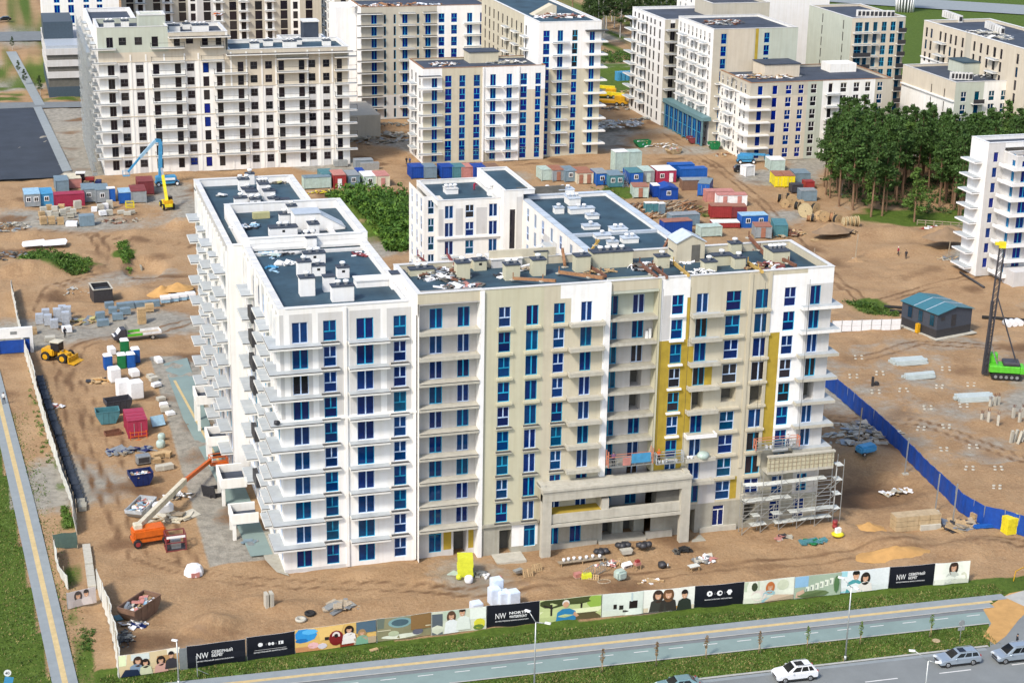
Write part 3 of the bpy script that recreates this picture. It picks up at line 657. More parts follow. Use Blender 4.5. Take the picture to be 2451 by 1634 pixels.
up = [(0, 54.6, 24.9, 33, 2)] + [(c[0] - .15 - x0A, c[1] + .15 - x0A, 18.9, 33, 2) for c in xc if c[2] == 'tee' and c[0] > 25] + [(20.5 - x0A, 54.6, 18.9, 33, 2)]
facade(A_, (x0A, TA), 0, 48.3 - x0A, 0, 26.9, [o for o in opsA if o[3] < 26.9 or False], ['plaster_cream', 'plaster_lightgrey', 'plaster_sand'], zl + up)
facade(A_, (x0A, TA), 0, 15.0, 26.9, 32.4, [o for o in opsA if o[2] > 26.9 and o[1] < 15], ['plaster_green'])
facade(A_, (8.4, TA), 0, 12.4, 26.9, 31.0, [(o[0] - 15, o[1] - 15) + o[2:] for o in opsA if o[2] > 26.9 and o[0] > 15], ['plaster_sand'])
roof_on(A_, x0A, 8.4, TA, TA + 14, 32.4, 1.1, .5, 'roof_felt_dark', 'plaster_green', 'coping', walls='r')
roof_on(A_, 8.4, 21.3, TA, TA + 14, 31.0, .8, .5, 'roof_felt_dark', 'plaster_cream', 'coping', walls='')
roof_on(A_, 21.3, 48.3, TA, TA + 14, 26.95, .8, .5, 'roof_felt', 'plaster_cream', 'coping', walls='rk')
MB().quad([(21.3, TA, 26.9), (21.3, TA + 14, 26.9), (21.3, TA + 14, 31), (21.3, TA, 31)]).build('wall', 'plaster_cream', A_)
facade(A_, (x0A, 262), -pi / 2, 56, 0, 29.0, grid_ops([(u, u + 1.4, 'door') for u in range(2, 55, 5)], arow[:9], 'frame_white', 'glass_dark'), ['plaster_white'])
MB().quad([(x0A, TA + 14, 29), (x0A, TA, 29), (x0A, TA, 32.35), (x0A, TA + 14, 32.35)]).build('wall', 'plaster_white', A_)
roof_on(A_, x0A - .1, 4.5, TA + 14, 262, 29.05, .9, .7, 'roof_felt_dark', 'plaster_white', 'coping', walls='rk')
for a0, a1, z in ((20.8, 49.2, 26.0), (8.4, 21.8, 30.1)):       # dark pergola strips under the eaves
 MB().box(a0, a1, TA - 1.7, TA - .02, z - .22, z).build('canopy', 'slab_edge', A_)
 MB().box(a0 + .1, a1 - .1, TA - 1.6, TA - .05, z + .005, z + .03).build('canopy_cover', 'flash_dark', A_)
for k in range(9):
 z = 3.9 + 3 * k
 for a, b in ((4.55, 11.8), (15.3, 20.3) if k > 6 else (18.0, 25.4), (31.9, 39.0), (44.9, 49.9)):
  if k > 6 and a > 20 and z > 25.5: continue
  if k == 8 and a < 8 or k < 8 or a < 21:
   o = slab(A_, a, b, TA - 1.15, TA - .004, z, .3, flash=True)
   g = MB()
   for q in (a + .03, b - .03): g.box(q - .04, q + .04, TA - 1.12, TA - 1.04, .001, 1.05); g.box(q - .03, q + .03, TA - 1.1, TA - .05, .95, 1.02)
   g.box(a, b, TA - 1.13, TA - 1.1, .98, 1.04); g.build('railing', 'frame_dark', o, (0, 0, z))
 slab(A_, -8.0, -2.85, TA - 1.2, TA - .004, z, .3)
 for yy in (212, 222, 233, 244): slab(A_, x0A - 1.3, x0A - .004, yy, yy + 4.5, z, .3)
for z in (24.75, 18.75, 12.75, 6.75, 3.75): MB().box(x0A, 48.3, TA - .1, TA - .004, z, z + .22).build('cornice', 'plaster_sand', A_)
for c in (0.0, 3.3, 7.2, 11.6, 14.6, 21.7, 25.1, 28.5, 31.6, 38.7, 41.4, 44.3): MB().box(c, c + .35, TA - .09, TA - .005, .3, 26.4).build('pilaster', 'plaster_cream', A_)
for x, y, w, d, h, n, z in ((-3.5, 214, 2.2, 2, 1.2, 2, 31.3), (0, 215, 1.6, 2, 1.2, 2, 31.3), (10.5, 213, 2.4, 2, 1.3, 1, 30.2), (13.5, 216, 1.6, 1.6, 1.2, 1, 30.2), (16.2, 213, 3.6, 2, 1.3, 3, 30.2), (28, 212, 2, 1.6, 1.2, 2, 26.15), (31.5, 215, 2, 1.6, 1.2, 1, 26.15), (36, 212.5, 3, 1.6, 1.3, 2, 26.15), (44.5, 213, 1.8, 1.6, 1.2, 2, 26.15), (38.5, 216, 1.6, 1.4, 1.1, 1, 26.15)):
 vent(A_, x, y, z, w, d, h, 'plaster_cream', n)
b = MB(); b.box(2.6, 8.3, 210, 215, 31.3, 34.2); b.box(2.5, 8.4, 209.9, 210.4, 34.2, 34.5, 1); b.box(2.5, 8.4, 214.6, 215.1, 34.2, 34.5, 1); b.box(2.5, 3.1, 210.4, 214.6, 34.2, 34.5, 1); b.box(7.8, 8.4, 210.4, 214.6, 34.2, 34.5, 1); b.build('stair_head', ['plaster_green', 'coping'], A_)
# rear annexe with a lift housing
roof_on(A_, 37.0, 48.0, 220, 238, 25.0, .7, .5, 'roof_felt', 'plaster_white', 'coping', walls='lrk')
MB().box(42.0, 45.6, 229, 233, 24.2, 29.2).build('lift_housing', 'roof_felt_dark', A_); MB().box(41.8, 45.8, 228.8, 233.2, 29.2, 29.5).build('coping', 'coping', A_)
# work gallery of steel frames on the short side
sc = thing('scaffold', 'silver scaffold climbing the narrow side of the far white block', 'scaffold', loc=(-9.2, 206, 0))
for lv in range(10):
 b = MB()
 for yy in range(0, 40, 5):
  b.bar((0, yy, 0), (0, yy, 2.9), .1); b.bar((1.0, yy, 0), (1.0, yy, 2.9), .1); b.bar((0, yy, 1.4), (1.0, yy, 2.9), .06)
  b.bar((0, yy, 1.0), (0, yy + 5, 1.0), .07); b.bar((0, yy, 0), (0, yy + 5, 2.9), .06)
 b.box(0, 1.0, 0, 40, -.08, 0)
 b.build('scaffold_lift', 'galv', sc, (0, 0, .1 + lv * 3))

# ---- grey block behind, its blank white flank to the left
B_ = thing('apartment_building', 'tall greige block with a blank white flank and brackets of balconies, behind the far gap', 'building')
TB2 = 256.0; xb = 61.3
bc = [(63.91, 65.31, 'door'), (67.12, 67.71, 'single'), (69.66, 70.27, 'single'), (71.94, 73.31, 'door'), (75.75, 76.36, 'single'), (77.94, 79.37, 'door'), (81.45, 82.99, 'tee'), (84.76, 86.31, 'tee'), (88.97, 90.36, 'door'), (92.42, 93.75, 'door')]
brow = [.4 + 3 * k for k in range(9)]
facade(B_, (xb, TB2), 0, 33.9, 0, 28.7, grid_ops([(c[0] - xb, c[1] - xb, c[2], 2.3) for c in bc], brow, lambda c, z: 'frame_cyan', lambda c, z: 'glass_royal' if c[1] - c[0] > 1 else 'glass_dark'), ['plaster_greige', 'plaster_white', 'plaster_lightgrey'],
  [(81.01 - xb, 33.9, 0, 28.7, 1), (0, 19.7, 0, 6.2, 2)])
for k in range(1, 10):
 z = .2 + 3 * k
 slab(B_, 60.0, 66.7, TB2 - 1.3, TB2 - .004, z, .3, top='flash_dark'); slab(B_, 71.0, 75.2, TB2 - 1.1, TB2 - .004, z, .3); slab(B_, 77.2, 80.9, TB2 - 1.1, TB2 - .004, z, .3, top='flash_dark')
 if k < 9: slab(B_, 88.0, 92.6, TB2 - 1.0, TB2 - .004, z, .3)
MB().quad([(xb, TB2 + 16, 0), (xb, TB2, 0), (xb, TB2, 28.65), (xb, TB2 + 16, 28.65)]).build('wall', 'plaster_white', B_)
roof_on(B_, xb, 95.2, TB2, TB2 + 16, 28.75, .5, .4, 'roof_felt_dark', 'plaster_greige', 'rust_light', walls='rk')
MB().box(56.0, 61.2, 262, 272, 0, 28.0).build('rear_bay', 'plaster_white', B_)
# low garage between
MB().box(48.6, 61.0, 232, 250, 0, 6.0).build('garage_block', 'plaster_greige', label='low greige annexe in the gap between the far white blocks', cat='annexe')

# ---- mid block in front of the tall one
C_ = thing('apartment_building', 'seven storey block, beige left half and white right half, nearest of the far middle blocks', 'building')
TC = 202.5; xk = 64.6
cc = [(66.6, 67.87, 'door'), (69.72, 71.24, 'tee'), (73.06, 74.48, 'tee'), (76.45, 77.94, 'tee'), (80.37, 81.71, 'door'), (84.26, 85.56, 'door'), (87.6, 89.16, 'tee'), (91.17, 92.48, 'tee')]
crow = [-.35 + 3 * k for k in range(7)]; crow[0] = .5
facade(C_, (xk, TC), 0, 28.9, 0, 22.0, grid_ops([(c[0] - xk, c[1] - xk, c[2], 2.85 if False else 2.6) for c in cc], crow, 'frame_cyan', 'glass_royal'), ['plaster_beige', 'plaster_white', 'plaster_sand', 'concrete'],
  [(78.5 - xk, 87.3 - xk, 0, 22, 1), (87.3 - xk, 28.9, 16.5, 22, 1), (0, 4.4, 16.5, 22, 1), (87.3 - xk, 28.9, 0, 16.5, 2), (78.6 - xk, 81.8 - xk, 0, 2.6, 3)])
for k in range(1, 7):
 z = -.45 + 3 * k
 slab(C_, 63.3, 68.9, TC - 1.2, TC - .004, z, .3, flash=k < 6); slab(C_, 79.2, 82.8, TC - 1.0, TC - .004, z, .28, edge='white_paint'); slab(C_, 83.3, 86.9, TC - 1.0, TC - .004, z, .28, edge='white_paint')
 slab(C_, 63.2, 64.59, TC + 6, TC + 10, z, .3)
slab(C_, 63.3, 68.6, TC - 1.2, TC - .004, 20.4, .4, top='roof_felt_dark')
MB().box(78.5, 78.9, TC - .25, TC - .004, 0, 21.9).build('pilaster', 'plaster_white', C_); MB().box(86.9, 87.3, TC - .25, TC - .004, 0, 21.9).build('pilaster', 'plaster_white', C_)
facade(C_, (xk, TC + 14), -pi / 2, 14, 0, 22.0, grid_ops([(u, u + 1.3, 'door') for u in (2, 6, 10)], crow, 'frame_dark', 'glass_dark'), ['plaster_white'])
roof_on(C_, xk, 93.5, TC, TC + 14, 22.05, .5, .35, 'roof_felt_dark', 'plaster_beige', 'rust_light', walls='rk')
b = MB().box(77.5, 84.5, TC + 8, TC + 13, 21.4, 24.0); b.build('stair_head', 'plaster_beige', C_); MB().box(77.3, 84.7, TC + 7.8, TC + 13.2, 24.0, 24.2).build('stair_head_roof', 'roof_felt_dark', C_)

# ---- white tower beside it
D_ = thing('apartment_building', 'ten storey block, dazzling white above and beige below, beside the sandy lane', 'building')
TD = 204.5; xd = 92.4
dc = [(93.47, 95.02, 'tee'), (96.94, 98.26, 'door'), (100.49, 101.82, 'tee'), (104.74, 106.01, 'door')]
drow = [.4 + 3 * k - .35 for k in range(10)]; drow[0] = .5
facade(D_, (xd, TD), 0, 15.2, 0, 31.5, grid_ops([(c[0] - xd, c[1] - xd, c[2], 2.5) for c in dc], drow, 'frame_cyan', lambda c, z: 'glass_dark' if 100 < c[0] + xd < 101 and z > 20 else 'glass_royal'), ['plaster_white', 'plaster_beige'], [(0, 15.2, 0, 20.6, 1)])
facade(D_, (xd, TD + 50), -pi / 2, 50, 0, 31.5, grid_ops([(u, u + 1.2, 'tee') for u in range(3, 40, 4)], drow, 'frame_dark', 'glass_dark'), ['plaster_white', 'plaster_beige'], [(0, 38, 0, 31.5, 1)])
for k in range(1, 10):
 z = -.05 + 3 * k
 slab(D_, 95.6, 99.6, TD - 1.0, TD - .004, z, .28, edge='white_paint')
 b = MB().prism([(103.6, TD - 1.1), (109.0, TD - 1.1), (109.0, TD + 3), (107.62, TD + 3), (107.62, TD - .004), (103.6, TD - .004)], z - .3, z); b.build('balcony', 'slab_edge', D_)
 for yy in (8, 16, 24): slab(D_, xd - 1.2, xd - .004, TD + yy, TD + yy + 4, z, .28, edge='plaster_cream')
MB().box(103.6, 109.0, TD - 1.1, TD - .004, 29.2, 29.55).build('canopy', 'flash_dark', D_)
roof_on(D_, xd, 107.6, TD, TD + 50, 31.55, .5, .4, 'roof_felt', 'plaster_white', 'coping', walls='rk')
b = MB(); b.sprism([(-2.5, 0), (3.5, 0), (3.5, 2.2), (2.5, 2.6)], 0, 3); b.build('stair_head', 'plaster_beige', D_, (97.5, TD + 14, 31.0))
# ---- beige quarter at the upper right
R5 = random.Random(23)
def pick(a, b, p): return lambda c, z: a if R5.random() < p else b
Q1 = thing('apartment_building', 'six storey beige block with blue windows on its corner, behind the pine grove', 'building')
r6 = [.6 + 3 * k for k in range(6)]
facade(Q1, (139.5, 190), 0, 36.5, 0, 18.5, grid_ops([(1.9, 3.2, 'single'), (5.6, 6.9, 'single'), (9.0, 10.5, 'tee'), (12.2, 13.6, 'tee'), (15.4, 16.9, 'tee'), (19.9, 21.0, 'single'), (23.0, 24.6, 'tee'), (26.4, 27.9, 'tee'), (29.4, 30.8, 'tee'), (32.6, 34.0, 'tee')], r6, 'frame_white', lambda c, z: 'glass_royal' if c[0] < 14 else ('glass_dark' if c[0] < 31 else 'glass_teal')),
  ['plaster_greige', 'plaster_green', 'plaster_cream', 'plaster_sand', 'plaster_white'], [(14.6, 18.4, 0, 18.5, 1), (18.4, 32, 0, 18.5, 2), (32, 36.5, 0, 18.5, 0), (0, 14.6, 0, 15.3, 3)])
facade(Q1, (139.5, 216), -pi / 2, 26, 0, 18.5, grid_ops([(u, u + 1.1, 'tee') for u in (1.2, 3.6, 6, 9, 12, 14.4, 17, 20, 22.5)], r6, 'frame_white', pick('glass_dark', 'glass_teal', .8)), ['plaster_cream', 'plaster_greige'], [(0, 26, 15.4, 18.5, 1)])
for k in range(1, 6):
 z = .4 + 3 * k
 b = MB().prism([(138.1, 188.7), (144.4, 188.7), (144.4, 189.99), (139.49, 189.99), (139.49, 194.5), (138.1, 194.5)], z - .28, z); b.build('balcony', 'slab_edge', Q1)
 slab(Q1, 158.6, 162.2, 188.8, 189.99, z, .28)
 for yy in (199, 207): slab(Q1, 138.1, 139.49, yy, yy + 5, z, .28, edge='plaster_white')
MB().box(139.2, 139.49, 190, 216, 15.25, 15.5).build('cornice', 'plaster_white', Q1)
roof_on(Q1, 139.5, 176, 190, 212, 18.55, .6, .4, 'roof_felt_dark', 'plaster_greige', 'rust_light', walls='rk')
MB().box(147, 156, 199, 206, 17.9, 21).build('stair_head', 'plaster_sand', Q1); MB().box(146.8, 156.2, 198.8, 206.2, 21, 21.2).build('stair_head_roof', 'roof_felt_dark', Q1)
MB().box(166, 173, 203, 208, 17.9, 20).build('stair_head', 'plaster_cream', Q1)
Q2 = thing('apartment_building', 'beige block with a cream end wall and two blue windows, behind the six storey one', 'building')
r9 = [.8 + 3 * k for k in range(9)]
facade(Q2, (137.2, 208), 0, 22, 0, 28.3, [(2.0, 3.4, z, z + 2.4, 'tee', 'frame_cyan', 'glass_royal') for z in r9] + [(13.2, 14.6, z, z + 2.4, 'tee', 'frame_cyan', 'glass_royal') for z in r9], ['plaster_greige', 'plaster_sand', 'insulation_mustard', 'plaster_green'], [(3.8, 10.6, 0, 28.3, 1), (10.9, 11.7, 0, 28.3, 2), (11.7, 22, 0, 28.3, 3)])
facade(Q2, (137.2, 231), -pi / 2, 23, 0, 28.3, grid_ops([(u, u + 1.1, 'tee') for u in (1, 3.6, 6.4, 9, 11.6, 14.2, 16.8, 20)], r9, 'frame_white', 'glass_dark'), ['plaster_cream', 'plaster_white'], [(18.5, 23, 0, 28.3, 1)])
for k in range(1, 9):
 for yy in (211, 217, 224): slab(Q2, 135.7, 137.19, yy, yy + 4.4, .6 + 3 * k, .28, edge='plaster_white')
roof_on(Q2, 137.2, 159, 208, 231, 28.35, .6, .4, 'roof_felt_dark', 'plaster_cream', 'coping', walls='rk')
# glazed ground floor gallery on the lane
b = MB()
for i in range(9): b.box(134.9, 135.3, 207 + i * 3.1, 207.4 + i * 3.1, 0, 6.4)
b.box(134.7, 137.2, 206.8, 233, 6.4, 7.3)
b.build('arcade', C('arcade_teal', (.12, .22, .24)), Q2)
for i in range(8): window(Q2, 'cross', 2.5, 5.8, 'frame_cyan', 'glass_royal', (135.2, 208.9 + i * 3.1, .4), -pi / 2)
Q3 = thing('apartment_building', 'white and grey block with stepped balconies, nearest the forest', 'building')
facade(Q3, (134.8, 258), -pi / 2, 24, 0, 27, grid_ops([(u, u + 1.2, 'tee') for u in (1.5, 4.4, 7.5, 10.5, 13.4, 16.2, 20)], r9, 'frame_dark', 'glass_dark'), ['plaster_cream', 'plaster_white'], [(0, 24, 19.5, 27, 1)])
facade(Q3, (134.8, 234), 0, 5, 0, 27, grid_ops([(1.5, 2.8, 'door')], r9, 'frame_dark', 'glass_dark'), ['plaster_greige'])
facade(Q3, (139.8, 234), -pi / 2, 3.0, 0, 27, [], ['plaster_greige'])
for k in range(1, 9):
 slab(Q3, 133.2, 134.79, 254, 259.5, .6 + 3 * k, .28, edge='plaster_white'); slab(Q3, 133.4, 134.79, 246.5, 250.5, .6 + 3 * k, .28, edge='plaster_white'); slab(Q3, 134.9, 139.7, 232.2, 233.99, .6 + 3 * k, .28, edge='plaster_lightgrey')
roof_on(Q3, 134.8, 158, 234, 258, 27.05, .7, .5, 'roof_felt_dark', 'plaster_white', 'coping', walls='rk')
roof_on(Q3, 150, 166, 240, 252, 30.0, .7, .4, 'roof_felt_dark', 'plaster_greige', 'coping', walls='lrkf')
Q4 = thing('apartment_building', 'tall beige block with teal glazing and black balconies behind the grove', 'building')
facade(Q4, (180.2, 221), 0, 15, 0, 28.2, grid_ops([(1.0, 3.0, 'cross'), (3.6, 4.8, 'single'), (6.0, 7.2, 'single'), (8.4, 9.8, 'cross'), (10.9, 12.3, 'cross'), (13.2, 14.4, 'single')], r9, 'frame_cyan', 'glass_teal'), ['plaster_sand', 'plaster_greige'], [(12.6, 15, 0, 28.2, 1)])
facade(Q4, (180.2, 246), -pi / 2, 25, 0, 28.2, grid_ops([(u, u + .6, 'single') for u in (8, 20)], r9, 'frame_dark', 'glass_dark'), ['plaster_green'])
for k in range(1, 9):
 slab(Q4, 180.6, 185.4, 219.8, 220.99, .6 + 3 * k, .26); slab(Q4, 185.9, 187.8, 220, 220.99, .6 + 3 * k, .26); slab(Q4, 192.9, 195, 219.9, 220.99, .6 + 3 * k, .26)
 if k in (3, 5, 6): MB().box(180.5, 185.4, 219.7, 219.78, .6 + 3 * k, 1.6 + 3 * k).build('balcony_screen', 'steel_dark', Q4)
 MB().box(192.8, 195.1, 219.8, 219.88, .6 + 3 * k, 1.6 + 3 * k).build('balcony_screen', 'frame_dark', Q4)
roof_on(Q4, 180.2, 195.2, 221, 246, 28.25, .6, .4, 'roof_felt_dark', 'plaster_sand', 'coping', walls='rk')
Q5 = thing('apartment_building', 'long beige block turned sideways at the right edge, white bands on its flank', 'building')
facade(Q5, (195.4, 212), -pi / 2, 56, 0, 28.6, grid_ops([(1.2, 2.2, 'single'), (3.6, 4.6, 'single'), (8, 9, 'single'), (10.4, 11.4, 'single'), (13, 14, 'single'), (15.4, 16.4, 'single'), (18.6, 19.6, 'single'), (24, 25, 'single'), (27, 28, 'single'), (30, 31, 'single'), (33, 34.2, 'single'), (36, 37, 'single'), (43, 44, 'single'), (48, 49, 'single')], r9, 'frame_dark', pick('glass_dark', 'glass_teal', .85)), ['plaster_sand', 'plaster_cream', 'plaster_greige'], [(0, 20.4, 0, 19.8, 1), (20.4, 23, 0, 28.6, 2)])
for z in (19.6, 16.6, 13.6, 10.6): MB().box(195.1, 195.39, 191.6, 212, z, z + .3).build('cornice', 'plaster_white', Q5)
for k in range(3, 9): slab(Q5, 194.0, 195.39, 200, 204.5, .6 + 3 * k, .28); slab(Q5, 194.0, 195.39, 176, 180, .6 + 3 * k, .28)
roof_on(Q5, 195.4, 214, 156, 212, 28.65, .7, .5, 'roof_felt_dark', 'plaster_sand', 'coping', walls='rkf')
Q6 = thing('apartment_building', 'low sand coloured block with teal windows just above the right grove', 'building')
facade(Q6, (182.3, 172), 0, 24, 0, 20.4, grid_ops([(1.6, 3.0, 'tee'), (5.1, 6.4, 'single'), (8.8, 10.3, 'tee'), (12, 13.5, 'tee'), (15.2, 16.7, 'tee'), (19.4, 20.6, 'single')], [.9 + 3 * k for k in range(6)], 'frame_white', 'glass_teal'), ['plaster_sand', 'plaster_green', 'plaster_cream'], [(0, 7.4, 0, 20.4, 1), (7.4, 18, 0, 20.4, 2)])
facade(Q6, (182.3, 197), -pi / 2, 25, 0, 20.4, grid_ops([(14, 14.5, 'single'), (20, 20.5, 'single')], [.9 + 3 * k for k in range(6)], 'frame_dark', 'glass_dark'), ['plaster_sand', 'plaster_cream'], [(0, 25, 0, 16, 1)])
MB().box(181.9, 182.29, 172, 197, 15.9, 16.2).build('cornice', 'plaster_white', Q6)
for k in range(1, 6):
 for a in (186.6, 200.8): slab(Q6, a, a + 2.8, 170.8, 171.99, .6 + 3 * k, .26); MB().box(a, a + 2.8, 170.75, 170.8, .6 + 3 * k, 1.5 + 3 * k).build('balcony_screen', 'frame_dark', Q6)
roof_on(Q6, 182.3, 206.3, 172, 197, 20.45, .6, .4, 'roof_felt_dark', 'plaster_sand', 'coping', walls='rk')
MB().box(191, 199, 184, 191, 19.8, 22.6).build('stair_head', 'plaster_green', Q6); MB().box(190.8, 199.2, 183.8, 191.2, 22.6, 22.8).build('stair_head_roof', 'roof_felt', Q6)
Q7 = thing('apartment_building', 'white high rise with a dark stairwell slot, rearmost in the beige quarter', 'building')
facade(Q7, (160, 262), 0, 34, 0, 45, grid_ops([(12, 14, 'single', 2.8)], [.5 + 3 * k for k in range(14)], 'frame_dark', 'glass_dark') + grid_ops([(2, 3.4, 'tee'), (5, 6.4, 'tee'), (8.4, 9.8, 'tee')], [.8 + 3 * k for k in range(14)], 'frame_white', 'glass_teal'), ['plaster_white', 'plaster_lightgrey'], [(11, 34, 31.5, 45, 1)])
facade(Q7, (160, 290), -pi / 2, 28, 0, 45, grid_ops([(u, u + 1.2, 'tee') for u in (2, 6, 10, 14, 18, 22)], [.8 + 3 * k for k in range(14)], 'frame_white', 'glass_teal'), ['plaster_white'])
MB().box(160, 194, 261.6, 261.99, 30.8, 31.4).build('cornice', 'white_paint', Q7)
roof_on(Q7, 160, 194, 262, 290, 45, .8, .4, 'roof_felt_dark', 'plaster_white', 'coping', walls='rk')
def roof_units(px0, py0, px1, py1, z, n, lab, mat='coping'):
 g = 'rooftop air units on the beige quarter'
 for i in range(n):
  f = (i + .5) / n; x, y = at(px0 + (px1 - px0) * f, py0 + (py1 - py0) * f, z)
  MB().box(-.5, .5, -.45, .45, 0, 1.7).box(-.42, .42, -.47, -.45, .3, 1.4, 1).build('air_unit', [mat, 'steel_dark'], None, (x, y, z), R5.uniform(-.1, .1), label=lab, cat='air unit', group=g)
roof_units(2050, 40, 2140, 42, 27.65, 9, 'pale upright air unit in the row on the teal glazed block')
roof_units(2258, 40, 2300, 55, 27.95, 8, 'pale air unit in the rear row on the sideways beige block')
roof_units(2360, 66, 2400, 84, 27.95, 7, 'pale air unit in the near row on the sideways beige block')
roof_units(2275, 190, 2325, 192, 19.85, 6, 'tall pale air unit on the low sand coloured block')
# ---- tower at the right edge
T_ = thing('apartment_building', 'white cornered tower with wraparound balconies at the right edge', 'building')
rt = [1.6 + 3 * k for k in range(8)]
facade(T_, (139.6, 95), -pi / 2, 6.0, 0, 26.4, [], ['plaster_white'])
facade(T_, (139.6, 89), 0, 3.4, 0, 26.4, grid_ops([(1.2, 2.2, 'single', 2.0)], rt, 'frame_white', 'glass_royal'), ['plaster_lightgrey'])
facade(T_, (143.0, 89), -pi / 2, 4.4, 0, 24.6, grid_ops([(2.7, 3.7, 'door')], rt, 'frame_cyan', 'glass_royal'), ['plaster_lightgrey'])
facade(T_, (143.0, 84.6), 0, 9, 0, 24.6, grid_ops([(1.0, 2.6, 'door'), (4.6, 6.4, 'tee')], rt, 'frame_cyan', lambda c, z: 'glass_teal' if c[0] > 4 else 'glass_royal'), ['plaster_lightgrey'])
for k in range(8):
 z = 1.4 + 3 * k
 b = MB().prism([(141.6, 83.4), (146.3, 83.4), (146.3, 84.59), (142.99, 84.59), (142.99, 88.4), (141.6, 88.4)], z - .3, z); b.box(141.6, 146.3, 83.4, 83.55, z, z + .35); b.box(141.6, 141.75, 83.55, 88.4, z, z + .35); b.build('balcony', 'white_paint', T_)
 slab(T_, 138.0, 139.59, 90.5, 95.5, z, .3, edge='white_paint')
roof_on(T_, 139.6, 158, 89, 95, 26.45, .8, .4, 'roof_felt_dark', 'plaster_white', 'white_paint', walls='rk')
roof_on(T_, 143.0, 152, 84.6, 89, 24.65, .7, .35, 'roof_felt_dark', 'plaster_lightgrey', 'white_paint', walls='r')
MB().box(142.4, 147.0, 80.8, 84.5, 0, 3.0).build('stair_base', 'plaster_lightgrey', T_)
vent(T_, 147.5, 87, 24.0, 2.2, 1.6, 1.2, 'plaster_lightgrey', 2); T_.location = (2.8, 2.5, 0); T_.scale = (1, 1, .94)
# ---- far upper left
F1 = thing('apartment_building', 'far long slab with dark vertical window strips, along the top left edge', 'building')
facade(F1, (10, 372), 0, 62, 0, 42, grid_ops([(u, u + (1.5 if i % 2 else 2.2), 'single', 2.3 if i % 2 else 2.7) for i, u in enumerate((1.5, 5, 9.6, 13.2, 17.4, 21, 25, 28.8, 33, 36.6, 41, 44.8, 49, 53, 57))], [.6 + 3 * k for k in range(13)], 'frame_dark', 'glass_dark'), ['plaster_greige', 'plaster_cream', 'plaster_lightgrey'], [(u - .8, u + 2.2, 0, 42, 1) for u in (5, 13.2, 21, 28.8, 36.6, 44.8, 53)] + [(23, 28, 0, 42, 2)])
for k in range(1, 13):
 for u in (5, 13.2, 28.8, 36.6, 44.8): slab(F1, 10 + u - .9, 10 + u + 2.6, 370.7, 371.99, .4 + 3 * k, .28)
MB().box(10, 72, 372, 390, 41.5, 42).build('roof', 'roof_felt_dark', F1)
F2 = thing('apartment_building', 'far block with white bands stepping behind the greige one, top edge', 'building')
facade(F2, (74, 420), -pi / 2, 60, 0, 40, grid_ops([(u, u + 1.6, 'single') for u in range(3, 58, 5)], [.6 + 3 * k for k in range(12)], 'frame_dark', 'glass_dark'), ['plaster_white'])
facade(F2, (74, 360), 0, 16, 0, 40, grid_ops([(2, 3.6, 'single'), (8, 9.6, 'single')], [.6 + 3 * k for k in range(12)], 'frame_dark', 'glass_dark'), ['plaster_greige'])
for k in range(1, 12):
 for yy in (364, 376, 388): slab(F2, 72.6, 73.99, yy, yy + 5, .4 + 3 * k, .28)
MB().box(74, 90, 360, 420, 39.5, 40).build('roof', 'roof_felt_dark', F2)
F3 = thing('apartment_building', 'far white block with blue windows cut by the top left edge', 'building')
facade(F3, (-14, 352), 0, 22, 0, 40, grid_ops([(u, u + 1.6, 'door') for u in (3.4, 7.4, 11.8, 15.6)], [.6 + 3 * k for k in range(12)], 'frame_cyan', 'glass_royal'), ['plaster_white', 'plaster_cream'], [(0, 22, 0, 18, 1)])
facade(F3, (-14, 372), -pi / 2, 20, 0, 40, [], ['plaster_white'])
MB().box(-14, 8, 352, 372, 39.5, 40).build('roof', 'roof_felt_dark', F3)
G_ = thing('parking_garage', 'slate blue parking garage with white parapet bands at the far left', 'garage')
x0, x1, y0 = -15.0, -4.2, 302.0
b = MB(); b.box(x0, x1, y0, y0 + 40, 0, 2.8); b.build('base', C('slate', (.05, .075, .10)), G_)
for i in range(3):
 MB().box(x0 - .1, x1 + .1, y0 - .25, y0 + 40, 5.2 + i * 3.1, 6.9 + i * 3.1).build('parapet_band', 'plaster_lightgrey', G_)
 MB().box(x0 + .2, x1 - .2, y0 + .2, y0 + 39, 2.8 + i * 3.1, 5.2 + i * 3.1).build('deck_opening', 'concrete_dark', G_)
MB().box(x0, x1, y0, y0 + 12, 13.1, 13.9).build('roof', 'coping_blue', G_)
MB().box(x0, x1 - 3, y0 + 12, y0 + 30, 13, 18.5).build('stair_tower', 'slate', G_)
# domed white pavilion with slender ribs at the top edge
PV = thing('tower_sculpture', 'white flaring structure of slender ribs beyond the roofs', 'sculpture', loc=at(2165, 28, 0) + (0,))
for i in range(18):
 a = i * 2 * pi / 18
 MB().tube([(3.2 * cos(a), 3.2 * sin(a), 0), (3.6 * cos(a), 3.6 * sin(a), 6), (5.2 * cos(a), 5.2 * sin(a), 16)], .28, 5).build('rib', 'white_paint', PV)
MB().lathe((0, 0, 0), [(2.6, 0), (2.8, 8), (3.4, 15)], 16).build('core', 'steel_grey', PV)
